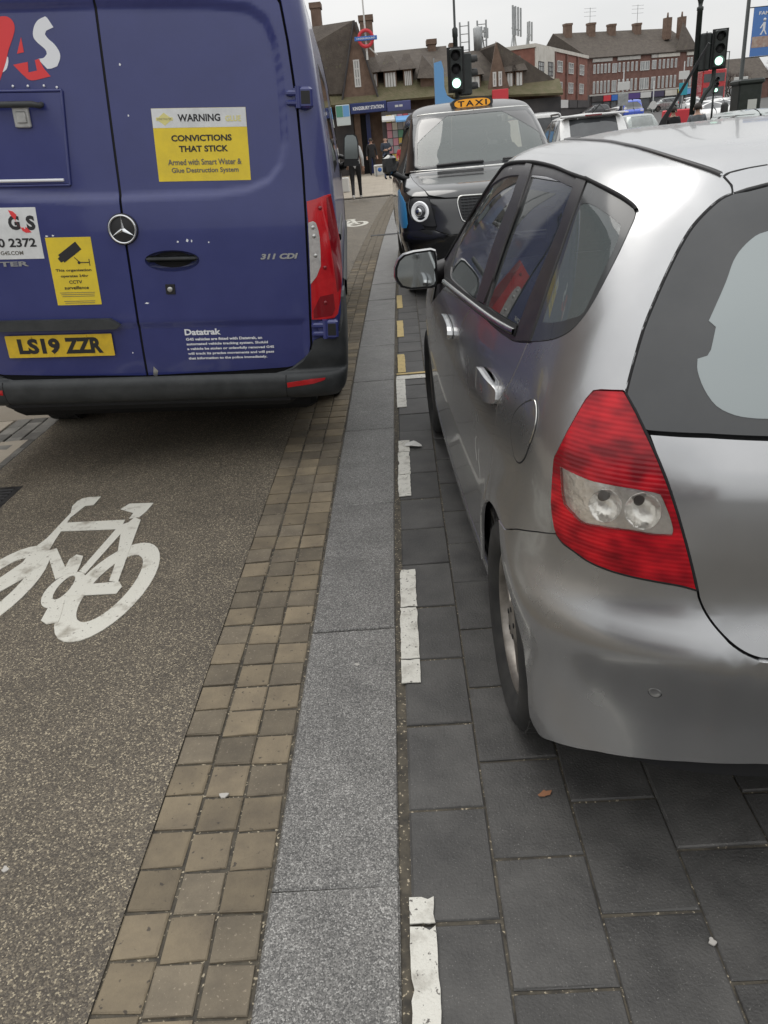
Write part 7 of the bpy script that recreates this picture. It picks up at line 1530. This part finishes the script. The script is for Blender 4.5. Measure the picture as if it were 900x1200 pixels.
def pose(**k):
    P = dict(pelvis=(0, 0, .96), waist=(0, 0, 1.10), chest=(0, 0, 1.30), neckbase=(0, .01, 1.45), neck=(0, .005, 1.52), head=(0, -.015, 1.60), crown=(0, .0, 1.66), shl=(-.17, 0, 1.41), shr=(.17, 0, 1.41), ell=(-.24, .03, 1.14), elr=(.24, .03, 1.14), wrl=(-.26, -.05, .90), wrr=(.26, -.05, .90), hal=(-.265, -.08, .82), har=(.265, -.08, .82),
        hil=(-.10, 0, .90), hir=(.10, 0, .90), knl=(-.105, -.02, .50), knr=(.105, -.02, .50), anl=(-.11, .02, .10), anr=(.11, .02, .10), tol=(-.12, -.13, .035), tor=(.12, -.13, .035)); P.update(k); return P
# walking away beyond the van mirror: front of the body is local -y, so turn it round
person((-1.06, 24.6, 0), R(180), 'person in a pale jacket, black trousers and white shoes walking away past the van', pose(knl=(-.10, -.16, .52), anl=(-.10, -.24, .13), tol=(-.10, -.38, .10), knr=(.10, .02, .50), anr=(.10, .24, .16), tor=(.10, .14, .05), ell=(-.24, .14, 1.15), wrl=(-.24, .10, .93), hal=(-.24, .08, .85), elr=(.24, -.08, 1.15), wrr=(.23, -.22, .96), har=(.23, -.28, .90)), (M_palej, M_black, M_shoe))
person((-.18, 37.5, 0), R(25), 'bald person in a navy jacket and jeans standing with folded arms', pose(ell=(-.25, -.06, 1.15), wrl=(.02, -.21, 1.20), hal=(.09, -.20, 1.23), elr=(.25, -.06, 1.15), wrr=(-.02, -.19, 1.16), har=(-.09, -.18, 1.18)), (M_nvy, M_jean, M_black), hair=False)
person((.55, 40.5, .0), R(-20), 'person in a red jacket sitting on the kiosk stand', pose(pelvis=(0, 0, .62), waist=(0, 0, .76), chest=(0, -.02, .96), neckbase=(0, -.02, 1.11), neck=(0, -.03, 1.18), head=(0, -.05, 1.26), crown=(0, -.04, 1.32), shl=(-.17, 0, 1.07), shr=(.17, 0, 1.07), ell=(-.23, -.06, .82), elr=(.23, -.06, .82), wrl=(-.12, -.27, .72), wrr=(.12, -.27, .72), hal=(-.08, -.33, .70), har=(.08, -.33, .70), hil=(-.10, -.05, .58), hir=(.10, -.05, .58), knl=(-.11, -.42, .55), knr=(.11, -.42, .55), anl=(-.11, -.42, .12), anr=(.11, -.42, .12), tol=(-.12, -.56, .04), tor=(.12, -.56, .04)), (M_redj, M_black, M_black))
sb = thing('wooden_crate', 'dark crate used as a seat by the kiosk', 'crate', (.55, 40.55, 0)); MB().box(-.24, .24, -.2, .2, 0, .50, bev=.02).build('box', M_dark, sb)
person((-.95, 43.6, 0), R(10), 'person in dark clothes standing in the station doorway', pose(), (M_black, M_black, M_black))
person((8.02, 22.6, 0), R(170), 'person in a grey coat walking beside the tall black post', pose(knl=(-.10, -.12, .52), anl=(-.10, -.16, .11), tol=(-.10, -.30, .05), anr=(.10, .18, .13)), (M_grn, M_black, M_black))
person((8.45, 25.8, 0), R(10), 'person in a black coat facing us between the two posts', pose(), (M_black, M_jean, M_black))

# ------------------------------------------------------------------ the rest of the street, behind and beside the camera (seen in glass and paint)
def row_of_shops(loc, rz, L, h, label, seed):
    b = thing('shop_row', label, 'building', loc, rz); rnd = random.Random(seed)
    MB().box(0, L, 0, 9, 0, h).build('wall', M_brown if seed % 2 else M_brickd, b); m = MB(); m.prism([(-.5, h-.05), (9.5, h-.05), (4.5, h+3)], 'x', -.3, L+.3); m.build('roof', M_tile, b)
    MB().box(.2, L-.2, -.25, -.01, 0, 2.9).build('shop_front', M_dark, b); MB().box(0, L, -.4, -.26, 2.7, 3.4).build('fascia', M_winwht if seed % 2 else M_navy, b)
    n = int(L/3.2)
    for i in range(n): window(b, 3.2*i+.8, 3.2*i+2.3, -.03, 4.0, 5.6, 1)
row_of_shops((-13.5, 39, 0), R(-90), 34, 6.2, 'long brick shop row along the wide footway left of the van', 1)
row_of_shops((-11, -24, 0), R(180), 34, 6.4, 'brick shop row behind the camera', 2)
row_of_shops((44, -34, 0), R(90), 62, 5.4, 'long brick shop row across the road', 3)
